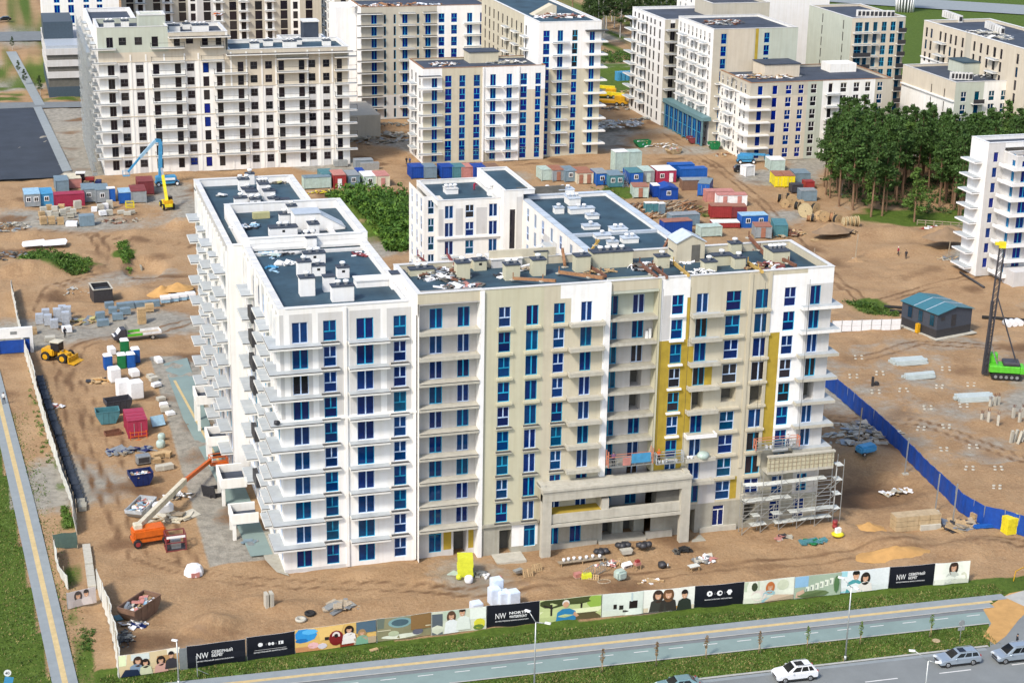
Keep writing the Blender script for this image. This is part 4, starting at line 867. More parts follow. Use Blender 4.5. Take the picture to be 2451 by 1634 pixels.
# ------------------------------------------------------------------ ground
def seg_d(x, y, pts):
 best = 1e9
 for (ax, ay), (bx, by) in zip(pts, pts[1:]):
  dx, dy = bx - ax, by - ay; q = dx * dx + dy * dy
  t = 0 if q == 0 else max(0, min(1, ((x - ax) * dx + (y - ay) * dy) / q))
  d = hypot(x - ax - t * dx, y - ay - t * dy)
  if d < best: best = d
 return best
def pxl(*p): return [at(a, b) for a, b in p]
MOUNDS = []
for px, py, rx, ry, h in ((507, 1497, 3.6, 2.4, 1.5), (78, 650, 8, 5, 2.2), (455, 540, 7, 4, 1.8), (60, 565, 7, 3, 1.0), (420, 690, 5, 3, .8), (1995, 552, 5, 3, 1.7), (2262, 566, 6, 4, 2.4), (2105, 560, 12, 5, 1.6), (2140, 600, 9, 4, 1.0),
       (860, 520, 13, 15, 2.4), (940, 560, 9, 10, 2.0), (1515, 165, 13, 8, 4.5), (2140, 1300, 6, 2.6, 1.0), (2010, 1270, 3.2, 2.0, .8), (2330, 1310, 6, 3, .9), (2080, 1090, 5, 4, 1.0), (1985, 1030, 4, 4, .6), (2420, 560, 8, 5, 1.6),
       (1050, 1388, 4, 1.4, .45), (880, 1370, 4.5, 1.5, .5), (1280, 1395, 2, 1.3, .35), (700, 1455, 4, 2, .5), (860, 1450, 3.5, 1.6, .4), (2000, 770, 6, 4, 1.0), (2050, 700, 6, 2, .5), (330, 560, 6, 3, .7), (210, 640, 5, 3, .9), (310, 700, 5, 2.4, .9), (1950, 450, 5, 3, .7),
       (1460, 300, 5, 3, 1.0), (1480, 335, 6, 3, .8), (1390, 370, 6, 2, .6), (460, 420, 5, 2, .8), (560, 395, 6, 2, .6), (2060, 1290, 5, 2, .6), (1880, 1300, 3, 1.5, .4), (520, 1460, 6, 3, .4), (620, 1440, 2.4, 1.4, .5)):
 x, y = at(px, py); MOUNDS.append((x, y, rx, ry, h))
PITS = [at(2070, 1170) + (8, 6, -.9), at(345, 640) + (4.0, 7.0, -1.6), at(215, 705) + (7, 4, -.8), at(2020, 1130) + (6, 5, -.7)]
TRACKS = [pxl((470, 765), (380, 790), (290, 800), (190, 830), (150, 900), (190, 1050), (260, 1200), (330, 1330), (560, 1390), (800, 1400), (1150, 1415), (1600, 1370), (2000, 1330), (2300, 1290), (2451, 1300)),
   pxl((470, 655), (330, 665), (220, 660), (120, 690), (95, 740), (160, 790)), pxl((470, 590), (300, 575), (180, 560), (0, 545)), pxl((240, 640), (250, 600), (220, 560)),
   pxl((1560, 290), (1640, 350), (1720, 400), (1830, 490), (1920, 590), (2010, 680), (2080, 730), (2200, 690), (2330, 660)), pxl((480, 470), (330, 470), (200, 530), (60, 520)),
   pxl((880, 395), (1200, 395), (1480, 390), (1640, 380), (1720, 400)), pxl((2060, 860), (2200, 820), (2451, 830)), pxl((2000, 1000), (2200, 1010), (2451, 1100)),
   pxl((140, 860), (210, 960), (300, 1090), (420, 1290), (470, 1370))]
def road_t(c, x): return c - .0345 * x
def path_l(y): return -29.33 + (25 - y) * .0625 if y < 25 else -29.33 - (y - 25) * .065
def path_r(y): return -26.69 + (24.3 - y) * .06 if y < 24.3 else -26.69 - (y - 24.3) * .069
def site(x, y):
 """1 inside the loose ground of the building site, 0 on laid surfaces"""
 if y < road_t(-18.4, x) - .2: return 0.0
 if x < (-22.5 if y < 23 else -22.5 - (y - 23) * .0713) and y < 120: return 0.15
 if x > 128 and y > 230: return .3
 return 1.0
def inside_b(x, y):
 return (-2.2 < x < 15.6 and -.4 < y < 64) or (15 < x < 66.2 and -1.2 < y < 11.6) or (36 < x < 67.4 and 50 < y < 97) or (-7 < x < 49 and 205 < y < 225) or (64 < x < 108 and 201 < y < 256) or (61 < x < 96 and 255 < y < 275) or (139 < x < 177 and 189 < y < 214) or (139.5 < x < 158 and 84 < y < 101)
def edge_b(x, y):
 d = 1e9
 for x0, x1, y0, y1 in ((-2, 15.3, 0, 64), (15, 66, -1, 11.5), (36, 67.4, 11, 97)):
  dx = max(x0 - x, 0, x - x1); dy = max(y0 - y, 0, y - y1); d = min(d, hypot(dx, dy))
 return d
def gh(x, y):
 s = site(x, y)
 if s == 0: return 0.0
 n = noise.noise((x * .09, y * .09, 1.3)) * .4 + noise.noise((x * .35, y * .35, 4.1)) * .26 + noise.noise((x * 1.1, y * 1.1, 9.0)) * .11
 h = n
 for mx, my, rx, ry, hh in MOUNDS:
  q = ((x - mx) / rx) ** 2 + ((y - my) / ry) ** 2
  if q < 1: h += hh * (1 - q) ** 1.3 * (1 + .3 * noise.noise((x * .6, y * .6, 2)))
 for mx, my, rx, ry, hh in PITS:
  q = ((x - mx) / rx) ** 2 + ((y - my) / ry) ** 2
  if q < 1: h += hh * min(1, (1 - q) * 2.2)
 e = edge_b(x, y)
 if e < 3: h *= .35 + .65 * e / 3
 return h * s - .02
def spaced(a, b, fine, f0, f1, mid, m1):
 out = []; v = a
 while v < f0: out.append(v); v += max(6, (f0 - v) * .22)
 v = f0
 while v < f1: out.append(v); v += fine
 v = f1
 while v < m1: out.append(v); v += mid
 v = m1
 while v < b: out.append(v); v += max(10, (v - m1) * .3 + 10)
 out.append(b); return out
XS = spaced(-3000, 3000, .7, -33, 132, 1.6, 232); YS = spaced(-2500, 4000, .7, -22, 112, 1.6, 320)
GRASSPX = [at(135, 628) + (7,), at(185, 635) + (7,), at(80, 615) + (5,), at(295, 605) + (3.5,), at(860, 520) + (13,), at(940, 560) + (10,), at(2090, 735) + (6,), at(1465, 465) + (6,), at(1480, 455) + (5,), at(2140, 520) + (10,), at(2230, 525) + (10,), at(1440, 140) + (12,)]
gv = []; gc = []
for y in YS:
 for x in XS:
  z = gh(x, y); gv.append((x, y, z))
  tr = 0.0
  if -33 < x < 232 and -22 < y < 320 and site(x, y) > .2:
   for T in TRACKS:
    d = seg_d(x, y, T)
    if d < 2.6: tr = max(tr, (1 - abs(d - .95) / .8) if abs(d - .95) < .8 else (.35 if d < 1 else 0))
  gr = 0.0; gravel = 0.0; dark = 0.0
  n1 = noise.noise((x * .05, y * .05, 7.7)); n2 = noise.noise((x * .22, y * .22, 3.3))
  if y < road_t(-18.2, x) and y > -70: gr = 1.0
  if x < path_l(y) - .1 and y < 130: gr = 1.0
  if path_r(y) < x < (-22.4 if y < 23 else -22.4 - (y - 23) * .0713) and y < 120: gr = max(0, .35 + n2 * .9 - (.5 if x < -24 else 0))
  if x < -29 and 130 < y < 300: gr = .3
  if -30 < x < -5 and 205 < y < 300: gravel = .8
  if y > 285 and x < 20: gr = .42 + n2; gravel = .2
  if x > 230 and y > 250: gr = 1.0
  if y > 300 and 110 < x < 230: gr = max(gr, .45 + n2)
  for cx, cy, r in ((166, 128, 10), (205, 140, 26), (130, 275, 8), (150, 300, 25)):
   q = hypot(x - cx, y - cy)
   if q < r: gr = max(gr, min(1, .4 + (1 - q / r) * 1.1 + n2 * .7))
  for px, py, r in GRASSPX:
   q = hypot(x - px, y - py)
   if q < r: gr = max(gr, min(1, (1 - q / r) * 1.8 + n2 * .8))
  gravel = max(gravel, min(1, max(0, n1 * 2.2 - .15)))
  if -8 < x < -1.5 and 4 < y < 80: gravel = .9
  if 85 < x < 130 and 10 < y < 60: gravel = max(gravel, .35 + n2 * .5)
  dark = max(0, min(1, (noise.noise((x * .12, y * .12, 11)) - .12) * 2.2))
  q = hypot(x - PITS[0][0], y - PITS[0][1])
  if q < 11: dark = max(dark, min(1, 1.3 - q / 10))
  gc.append((min(1, gravel), min(1, max(0, gr)), min(1, max(dark * .7, tr * (.75 + .4 * n2))), 1.0))
nx = len(XS)
gf = [(j * nx + i, j * nx + i + 1, (j + 1) * nx + i + 1, (j + 1) * nx + i) for j in range(len(YS) - 1) for i in range(nx - 1)]
gm = bpy.data.meshes.new('ground'); gm.from_pydata(gv, [], gf)
ca = gm.color_attributes.new('cover', 'FLOAT_COLOR', 'POINT'); ca.data.foreach_set('color', [c for q in gc for c in q])
gm.polygons.foreach_set('use_smooth', [True] * len(gf))
def ground_mat():
 m = bpy.data.materials.new('site_ground'); MATS['site_ground'] = m; m.use_nodes = True; n = m.node_tree; L = n.links; P = n.nodes['Principled BSDF']; P.inputs['Roughness'].default_value = .95; P.inputs['Specular IOR Level'].default_value = .15
 ge = n.nodes.new('ShaderNodeNewGeometry'); at_ = n.nodes.new('ShaderNodeVertexColor'); at_.layer_name = 'cover'; sp = n.nodes.new('ShaderNodeSeparateColor'); L.new(at_.outputs[0], sp.inputs[0])
 def nz(s, d=6, r=.62):
  t = n.nodes.new('ShaderNodeTexNoise'); t.inputs['Scale'].default_value = s; t.inputs['Detail'].default_value = d; t.inputs['Roughness'].default_value = r; L.new(ge.outputs['Position'], t.inputs['Vector']); return t.outputs['Fac']
 def ramp(f, stops):
  r = n.nodes.new('ShaderNodeValToRGB'); e = r.color_ramp.elements
  while len(e) < len(stops): e.new(.5)
  for i, (p, c) in enumerate(stops): e[i].position = p; e[i].color = c + (1,)
  L.new(f, r.inputs[0]); return r.outputs[0]
 def mix(f, a, b):
  x = n.nodes.new('ShaderNodeMix'); x.data_type = 'RGBA'; L.new(f, x.inputs[0]); L.new(a, x.inputs[6]); L.new(b, x.inputs[7]); return x.outputs[2]
 def soft(mask, noise_, k=.5):
  a = n.nodes.new('ShaderNodeMath'); a.operation = 'MULTIPLY_ADD'; a.inputs[1].default_value = k; a.inputs[2].default_value = -k * .5; L.new(noise_, a.inputs[0])
  b = n.nodes.new('ShaderNodeMath'); b.operation = 'ADD'; L.new(mask, b.inputs[0]); L.new(a.outputs[0], b.inputs[1])
  c = n.nodes.new('ShaderNodeMapRange'); c.inputs[1].default_value = .3; c.inputs[2].default_value = .7; L.new(b.outputs[0], c.inputs[0]); return c.outputs[0]
 f1, f2, f3 = nz(.16), nz(.9, 8), nz(3.2, 5)
 sand = mix(f2, ramp(f1, [(.3, (.22, .125, .06)), (.5, (.34, .215, .11)), (.7, (.43, .29, .16))]), ramp(f3, [(.3, (.25, .155, .085)), (.7, (.45, .31, .18))]))
 grav = ramp(f2, [(.3, (.20, .185, .155)), (.5, (.29, .27, .225)), (.7, (.36, .335, .28))])
 gras = mix(f1, ramp(f2, [(.3, (.035, .055, .008)), (.55, (.075, .12, .016)), (.75, (.15, .17, .04))]), ramp(f3, [(.3, (.05, .09, .012)), (.7, (.11, .17, .03))]))
 dirt = ramp(f2, [(.3, (.12, .07, .038)), (.7, (.22, .13, .07))])
 c = mix(soft(sp.outputs[0], f2, .7), sand, grav); c = mix(soft(sp.outputs[2], f2, .8), c, dirt); c = mix(soft(sp.outputs[1], f3, .8), c, gras)
 L.new(c, P.inputs['Base Color'])
 bp = n.nodes.new('ShaderNodeBump'); bp.inputs['Strength'].default_value = .9; bp.inputs['Distance'].default_value = .25; L.new(nz(1.4, 9, .7), bp.inputs['Height'])
 b2 = n.nodes.new('ShaderNodeBump'); b2.inputs['Strength'].default_value = .5; b2.inputs['Distance'].default_value = .08; L.new(nz(6, 5), b2.inputs['Height']); L.new(bp.outputs[0], b2.inputs['Normal']); L.new(b2.outputs[0], P.inputs['Normal'])
 return m
gm.materials.append(ground_mat()); put('ground', gm, kind='structure')

# laid surfaces, each a few millimetres above the one below
def sheet(name, pts, z, mat, th=0.0):
 if th: return MB().prism(pts, z - th, z).build(name, mat, kind='structure')
 return MB().quad([(x, y, z) for x, y in pts]).build(name, mat, kind='structure')
def strip(name, c0, c1, xa, xb, z, mat):     # band parallel to the road between two offsets
 n = 12; b = MB()
 for i in range(n):
  x0, x1 = xa + (xb - xa) * i / n, xa + (xb - xa) * (i + 1) / n
  b.quad([(x0, road_t(c1, x0), z), (x1, road_t(c1, x1), z), (x1, road_t(c0, x1), z), (x0, road_t(c0, x0), z)])
 return b.build(name, mat, kind='structure')
strip('pavement', -22.25, -23.55, -24.3, 77.5, .05, 'paving'); strip('cycle_stripe', -23.5, -24.0, -24.3, 75.5, .055, 'paint_yellow'); strip('pavement', -23.98, -25.1, -24.3, 75.0, .05, 'paving')
strip('road', -25.1, -28.5, -60, 74.2, .03, 'asphalt_teal'); strip('road_gutter', -25.1, -25.75, -24, 74.2, .034, 'asphalt')
strip('kerb', -25.0, -25.18, -24.3, 74.5, .09, 'kerb_stone')
strip('kerb', -28.4, -28.6, 12, 72.3, .1, 'kerb_stone'); strip('kerb', -33.0, -33.35, 14, 69.5, .1, 'kerb_stone')
strip('road', -33.3, -62, -200, 300, .02, 'asphalt_road'); strip('road_edge', -33.35, -33.9, 14, 69, .026, 'paving')
sheet('road_crossing', [(74.0, -28), (79, -27.2), (140, -29), (140, -36), (69.5, -36)], .026, 'asphalt_road')
sheet('spilled_sand', [(73.5, -27.8), (78.5, -25), (84, -24.4), (80, -28), (76, -31), (72.6, -34), (70.4, -35.4), (70.2, -33.4), (72.6, -31)], .038, 'sand_orange')
sheet('spilled_gravel', [(77.4, -25.6), (83.5, -24.0), (88, -26.5), (83, -29), (78.5, -28.6)], .044, 'kerb_stone')
for i in range(24):
 x = -10 + i * 3.85;
 if x > 72: break
 y = road_t(-26.36, x); MB().quad([(x, y - .06, .042), (x + 1.6, y - .06 - .055, .042), (x + 1.6, y + .06 - .055, .042), (x, y + .06, .042)]).build('lane_dash', 'paint_white', kind='structure')
for i in range(9):
 x = 20 + i * 8.3; y = road_t(-37.35, x); MB().quad([(x, y - .08, .03), (x + 3.6, y - .2, .03), (x + 3.6, y - .04, .03), (x, y + .08, .03)]).build('lane_dash', 'paint_white', kind='structure')
def ystrip(name, fl, fr, ya, yb, z, mat):
 n = 16; b = MB()
 for i in range(n):
  y0, y1 = ya + (yb - ya) * i / n, ya + (yb - ya) * (i + 1) / n
  b.quad([(fl(y0), y0, z), (fr(y0), y0, z), (fr(y1), y1, z), (fl(y1), y1, z)])
 return b.build(name, mat, kind='structure')
ystrip('path', path_l, path_r, -22.5, 110, .13, 'paving'); ystrip('cycle_stripe', lambda y: (path_l(y) + path_r(y)) / 2 - .28, lambda y: (path_l(y) + path_r(y)) / 2 + .3, -22.5, 110, .135, 'paint_yellow')
# paving beside the yard front of the wing
sheet('yard_road', [(-3.2, 5.2), (-.6, 5.2), (-1.0, 27), (-2.6, 29), (-2.6, 78), (-6.4, 76), (-6.0, 52), (-4.3, 29)], .14, 'asphalt_teal'); sheet('yard_kerb', [(-3.25, 34), (-2.95, 34), (-5.35, 68), (-5.75, 68)], .16, 'paint_yellow')
sheet('yard_apron', [(-.9, .4), (.3, -.9), (-.02, 5), (-.02, 12), (-1.6, 12), (-1.7, 4)], .12, 'concrete')
sheet('car_park', [(-60, 287), (-19.6, 287), (-15.2, 210), (-17.5, 205), (-60, 206)], .3, 'asphalt_dark')
sheet('street', [(-90, 292), (20, 283), (20, 290), (-90, 303)], .3, 'asphalt'); sheet('footway', [(-15.5, 210), (-13.4, 211), (-17.5, 288), (-19.5, 287)], .34, 'paving'); sheet('footway', [(-19, 290), (-16.5, 290), (-22, 380), (-25, 380)], .34, 'paving')
sheet('street', [(-100, 405), (10, 400), (10, 420), (-100, 425)], .3, 'asphalt'); sheet('street', [(225, 505), (300, 440), (420, 350), (440, 372), (320, 460), (240, 530)], .3, 'paving'); sheet('street', [(215, 425), (262, 388), (300, 410), (250, 460)], .3, 'asphalt_teal')
# concrete duct covers in a line behind the fence; shade put into the colour of the dark ones
for i in range(34):
 y = 73 - i * 1.5; x = -25.03 + (73.2 - y) * .0709 + .25
 MB().obox((0, 0, .3), .95, 1.42, .6, 0).build('duct_cover', 'asphalt_dark' if i < 32 else 'concrete', None, (x, y, gh(x, y) + .02), -.07, label='shade-coloured precast duct cover in the line behind the left fence', cat='concrete block', group='duct covers along the left fence')
for i in range(8):
 y = 11.8 - i * 1.45
 MB().obox((0, 0, .2), .9, 1.36, .4, 0).build('duct_cover', 'concrete_pale', None, (-21.45, y, gh(-21.4, y) + .02), RND.uniform(-.03, .03), label='pale precast duct cover in the line near the torn fence', cat='concrete block', group='pale duct covers near the torn fence')
TMP = bpy.data.scenes.new('scratch')     # holds sources only while their meshes are being made; removed at the end
# ------------------------------------------------------------------ things on the site: shared builders
def G(px, py, dz=0.0):
 x, y = at(px, py); h = gh(x, y); x, y = at(px, py, h); return (x, y, h + dz)
RS = random.Random(5)
PAL = dict(red=(.30, .035, .035), maroon=(.20, .04, .045), crimson=(.33, .03, .07), blue=(.012, .10, .38), royal=(.006, .055, .30), sky=(.06, .28, .50), teal=(.07, .20, .23), grey=(.26, .29, .31), bluegrey=(.17, .24, .29), mint=(.42, .52, .47), white=(.74, .75, .75),
   cream=(.60, .55, .42), green=(.01, .17, .055), yellow=(.72, .60, .02), orange=(.60, .12, .01), rustroof=(.32, .14, .09), pink=(.48, .21, .18), brown=(.20, .12, .08), dark=(.05, .05, .06), limegreen=(.10, .48, .03), amber=(.62, .33, .01), silver=(.42, .45, .47), lightblue=(.30, .48, .62), navy=(.008, .02, .10), tan=(.45, .34, .2))
for k, v in PAL.items(): C('pt_' + k, v, .5, var=.18, scale=1.6, streak=.12)
def pm(k): return 'pt_' + k
def cabin(px, py, w, d, h, body, roof, label, feats='', rz=0.0, gable=False, base=.15, cat='site cabin', name='site_cabin', group=None, loc=None):
 """site cabin or box container standing with its front edge on the picked spot; ribs, roof, corner posts, windows and doors are real pieces"""
 p = loc or G(px, py)
 t = thing(name, label, cat, group, (p[0], p[1], p[2]), radians(rz))
 b = MB().box(-w / 2, w / 2, 0, d, base, base + h)
 n = max(3, int(w / .42))
 if 'c' in feats:
  for i in range(n): x = -w / 2 + (i + .5) * w / n; b.box(x - .07, x + .07, -.04, 0, base + .12, base + h - .12); b.box(x - .07, x + .07, d, d + .04, base + .12, base + h - .12)
  m2 = max(3, int(d / .42))
  for i in range(m2): y = (i + .5) * d / m2; b.box(-w / 2 - .04, -w / 2, y - .07, y + .07, base + .12, base + h - .12); b.box(w / 2, w / 2 + .04, y - .07, y + .07, base + .12, base + h - .12)
 b.build('body', pm(body), t)
 key = ('cpost', base, h, body)
 if key not in WIN: WIN[key] = MB().box(-.09, .09, -.09, .09, 0, base + h + .02).mesh('corner_post', pm(body))
 for x in (-w / 2, w / 2):
  for y in (0, d): put('corner_post', WIN[key], t, (x, y, 0))
 if gable: MB().sprism([(-w / 2 - .15, base + h + .03), (w / 2 + .15, base + h + .03), (w / 2 + .15, base + h + .1), (0, base + h + .75), (-w / 2 - .15, base + h + .1)], -.2, d + .2).build('roof', pm(roof), t)
 else:
  b = MB().box(-w / 2 - .1, w / 2 + .1, -.1, d + .1, base + h + .03, base + h + .14)
  for i in range(int(d / 1.2)): b.box(-w / 2, w / 2, .6 + i * 1.2, .68 + i * 1.2, base + h + .14, base + h + .18)
  b.build('roof', pm(roof), t)
 k = feats.count('w'); kd = feats.count('d'); m = k + kd; i = 0
 for ch in [c for c in feats if c in 'wd']:
  x = -w / 2 + (i + .5) * w / max(1, m); i += 1
  if ch == 'w':
   o = MB().box(-.48, .48, -.05, .0, -.05, .95).build('window', 'white_paint', t, (x, -.045, base + 1.05)); MB().box(-.36, -.04, -.07, -.05, .08, .82).box(.04, .36, -.07, -.05, .08, .82).build('pane', 'glass_dark', o)
  else:
   o = MB().box(-.45, .45, -.05, 0, 0, 2.0).build('door', 'white_paint' if 'W' in feats else pm(roof), t, (x, -.045, base + .05)); MB().box(.28, .34, -.1, -.05, .95, 1.1).build('handle', 'steel_dark', o)
 if 's' in feats:
  o = MB().box(0, .05, -.45, .45, 0, .9).build('window', 'white_paint', t, (w / 2 + .045, d * .4, base + 1.1)); MB().box(.05, .07, -.33, .33, .1, .8).build('pane', 'glass_dark', o)
 if 'D' in feats:
  for s in (-1, 1): o = MB().box(-w / 4 + .05, w / 4 - .05, -.05, 0, .08, h - .08).build('door', pm(body), t, (s * w / 4, -.042, base)); MB().box(-.03, .03, -.1, -.05, .3, h - .3).build('lock_bar', 'galv', o, (-s * .15, 0, 0))
 return t
def skip_bin(px, py, L, w, h, col, label, rz=0.0, fill=None, group=None, lettering=None):
 t = thing('skip', label, 'skip', group, G(px, py), radians(rz))
 b = MB(); a = L / 2; e = L / 2 * .62; th = .06
 pr = [(-e, .1), (e, .1), (a, h * .7), (a, h), (-a, h), (-a, h * .7)]
 for y in (-w / 2, w / 2 - th): b.sprism(pr, y, y + th)
 b.box(-e, e, -w / 2 + th, w / 2 - th, .1, .16)
 for s in (-1, 1):
  b.quad([(s * e, -w / 2 + th, .1), (s * e, w / 2 - th, .1), (s * a, w / 2 - th, h * .7), (s * a, -w / 2 + th, h * .7)]); b.box(s * a - .03, s * a + .03, -w / 2 + th, w / 2 - th, h * .7, h)
  b.quad([(s * (e - .05), -w / 2 + th, .15), (s * (e - .05), w / 2 - th, .15), (s * (a - .06), w / 2 - th, h * .7), (s * (a - .06), -w / 2 + th, h * .7)])
 b.build('bin', pm(col), t)
 b = MB()
 for y in (-w / 2 - .05, w / 2): b.box(-a, a, y, y + .05, h - .1, h + .03); b.box(-.06, .06, y, y + .05, .15, h - .12); b.box(-e * .8, -e * .8 + .1, y, y + .05, .15, h - .12); b.box(e * .8 - .1, e * .8, y, y + .05, .15, h - .12)
 for s in (-1, 1): b.box(s * a - .06, s * a + .06, -w / 2, w / 2, h + .031, h + .06)
 b.build('rim', pm(col), t)
 if fill:
  f = MB(); rr = random.Random(int(px + py))
  for i in range(38):
   f.obox((rr.uniform(-a * .75, a * .75), rr.uniform(-w * .36, w * .36), h * .6 + rr.uniform(0, .5) * fill), rr.uniform(.3, 1.1), rr.uniform(.15, .6), rr.uniform(.05, .3), rr.uniform(0, 3), rr.randrange(6), rr.uniform(-.5, .5), rr.uniform(-.4, .4))
  o = f.build('waste', ['plastic_white', 'wood', 'steel_grey', pm('pink'), pm('lightblue'), 'concrete_pale'], t); o['kind'] = 'stuff'
 return t
def stack(px, py, w, d, h, mat, label, group, rz=0.0, layers=3, name='pallet_stack', wrap=None, cols=1):
 """goods on a wooden pallet: runner boards, then layers of blocks with slightly shifted edges"""
 t = thing(name, label, 'pallet stack', group, G(px, py), radians(rz))
 key = ('pal', w, d)
 if key not in WIN:
  b = MB()
  for i in range(3): b.box(-w / 2 + i * (w - .12) / 2, -w / 2 + i * (w - .12) / 2 + .12, -d / 2, d / 2, 0, .1)
  for i in range(5): b.box(-w / 2, w / 2, -d / 2 + i * (d - .14) / 4, -d / 2 + i * (d - .14) / 4 + .14, .102, .13)
  WIN[key] = b.mesh('pallet', 'wood_grey')
 put('pallet', WIN[key], t)
 lh = h / layers
 for i in range(layers):
  j = RS.uniform(-.04, .04); k2 = RS.uniform(-.03, .03); b = MB()
  for c in range(cols):
   x0 = -w / 2 + c * w / cols
   b.box(x0 + .02 + j, x0 + w / cols - .02 + j, -d / 2 + .02 + k2, d / 2 - .02 + k2, .135 + i * lh, .135 + (i + 1) * lh - .015)
  b.build('layer', mat, t)
 if wrap: MB().box(-w / 2 - .05, w / 2 + .05, -d / 2 - .05, d / 2 + .05, .135 + h * .55, .135 + h + .02).build('wrap', wrap, t)
 return t
def heap(px, py, rx, ry, h, mats, label, n=70, seed=1, size=(.3, 1.2), name='debris_heap', base=None, loc=None, flat=.3, cat='debris'):
 """jumble of boards, sheets and scraps too many to count"""
 rr = random.Random(seed); b = MB(); p = loc or G(px, py)
 for i in range(n):
  a = rr.uniform(0, 6.28); q = math.sqrt(rr.random()); x, y = rx * q * cos(a), ry * q * sin(a); z = h * (1 - q * q) * rr.uniform(.3, 1)
  L = rr.uniform(*size)
  b.obox((x, y, z + .06), L, L * rr.uniform(.12, .7), rr.uniform(.04, .18), rr.uniform(0, 6.28), rr.randrange(len(mats)), rr.uniform(-flat, flat), rr.uniform(-flat, flat))
 return b.build(name, mats, None, p, 0, label=label, cat=cat, kind='stuff')
def pile(px, py, rx, ry, h, mat, label, seed=1, name='sand_pile', loc=None, rz=0.0):
 """heaped loose material with an uneven crest"""
 b = MB(); nr, na = 9, 26; p = loc or G(px, py); rr = random.Random(seed)
 for i in range(nr + 1):
  q = i / nr
  for k in range(na):
   a = 2 * pi * k / na; nn = noise.noise((cos(a) * 1.7 + seed, sin(a) * 1.7, q * 2.1)); r = q * (1 + .28 * nn)
   zz = h * (1 - q) ** 1.15 * (1 + .3 * noise.noise((cos(a) * q * 4, sin(a) * q * 4, seed))) - .12 * q
   b.v.append((rx * r * cos(a), ry * r * sin(a), zz))
 for i in range(nr):
  for k in range(na): b.f.append((i * na + k, (i + 1) * na + k, (i + 1) * na + (k + 1) % na, i * na + (k + 1) % na)); b.m.append(0); b.sm.append(True)
 return b.build(name, mat, None, p, rz, label=label, cat='pile')
def wheel(t, loc, r, w, rim='galv', axis='y', name='wheel'):
 q = Vector(loc); d = Vector((0, w / 2, 0)) if axis == 'y' else Vector((w / 2, 0, 0))
 o = MB().cyl(-d, d, r, r, 16).build(name, 'rubber', t, loc)
 MB().cyl(-d * 1.06, d * 1.06, r * .58, r * .58, 14).build('rim', rim, o)
 return o
def toilet(px, py, col, label, rz=0.0):
 t = thing('portable_toilet', label, 'portable toilet', 'portable toilets in the yard', G(px, py), radians(rz))
 b = MB().box(-.6, .6, -.6, .6, .05, 2.15)
 for i in range(4): b.box(-.5 + i * .3, -.38 + i * .3, .6, .63, .2, 2.0); b.box(-.63, -.6, -.5 + i * .3, -.38 + i * .3, .2, 2.0); b.box(.6, .63, -.5 + i * .3, -.38 + i * .3, .2, 2.0)
 b.build('booth', pm(col), t); MB().box(-.45, .45, -.65, -.602, .15, 2.0).build('door', pm(col), t)
 b = MB(); b.v += [(-.66, -.66, 2.152), (.66, -.66, 2.152), (.66, .66, 2.152), (-.66, .66, 2.152), (-.5, -.5, 2.38), (.5, -.5, 2.38), (.5, .5, 2.38), (-.5, .5, 2.38)]
 for f in ((0, 3, 2, 1), (4, 5, 6, 7), (0, 1, 5, 4), (1, 2, 6, 5), (2, 3, 7, 6), (3, 0, 4, 7)): b.f.append(f); b.m.append(0); b.sm.append(False)
 b.build('roof', 'white_paint', t); MB().box(-.6, .6, -.6, .6, 0, .05).build('skid', 'steel_dark', t); return t
def bigbag(px, py, r, h, label, mat='plastic_white', n=1, rz=0.0, group=None, name='bulk_bag'):
 me = MB().lathe((0, 0, 0), [(r * .82, 0), (r, h * .2), (r * 1.04, h * .55), (r * .96, h * .86), (r * .7, h)], 10).mesh(name, mat)
 return put(name, me, None, G(px, py), radians(rz), label, 'bulk bag', group)
SKIN = C('skin', (.45, .27, .18), .6)
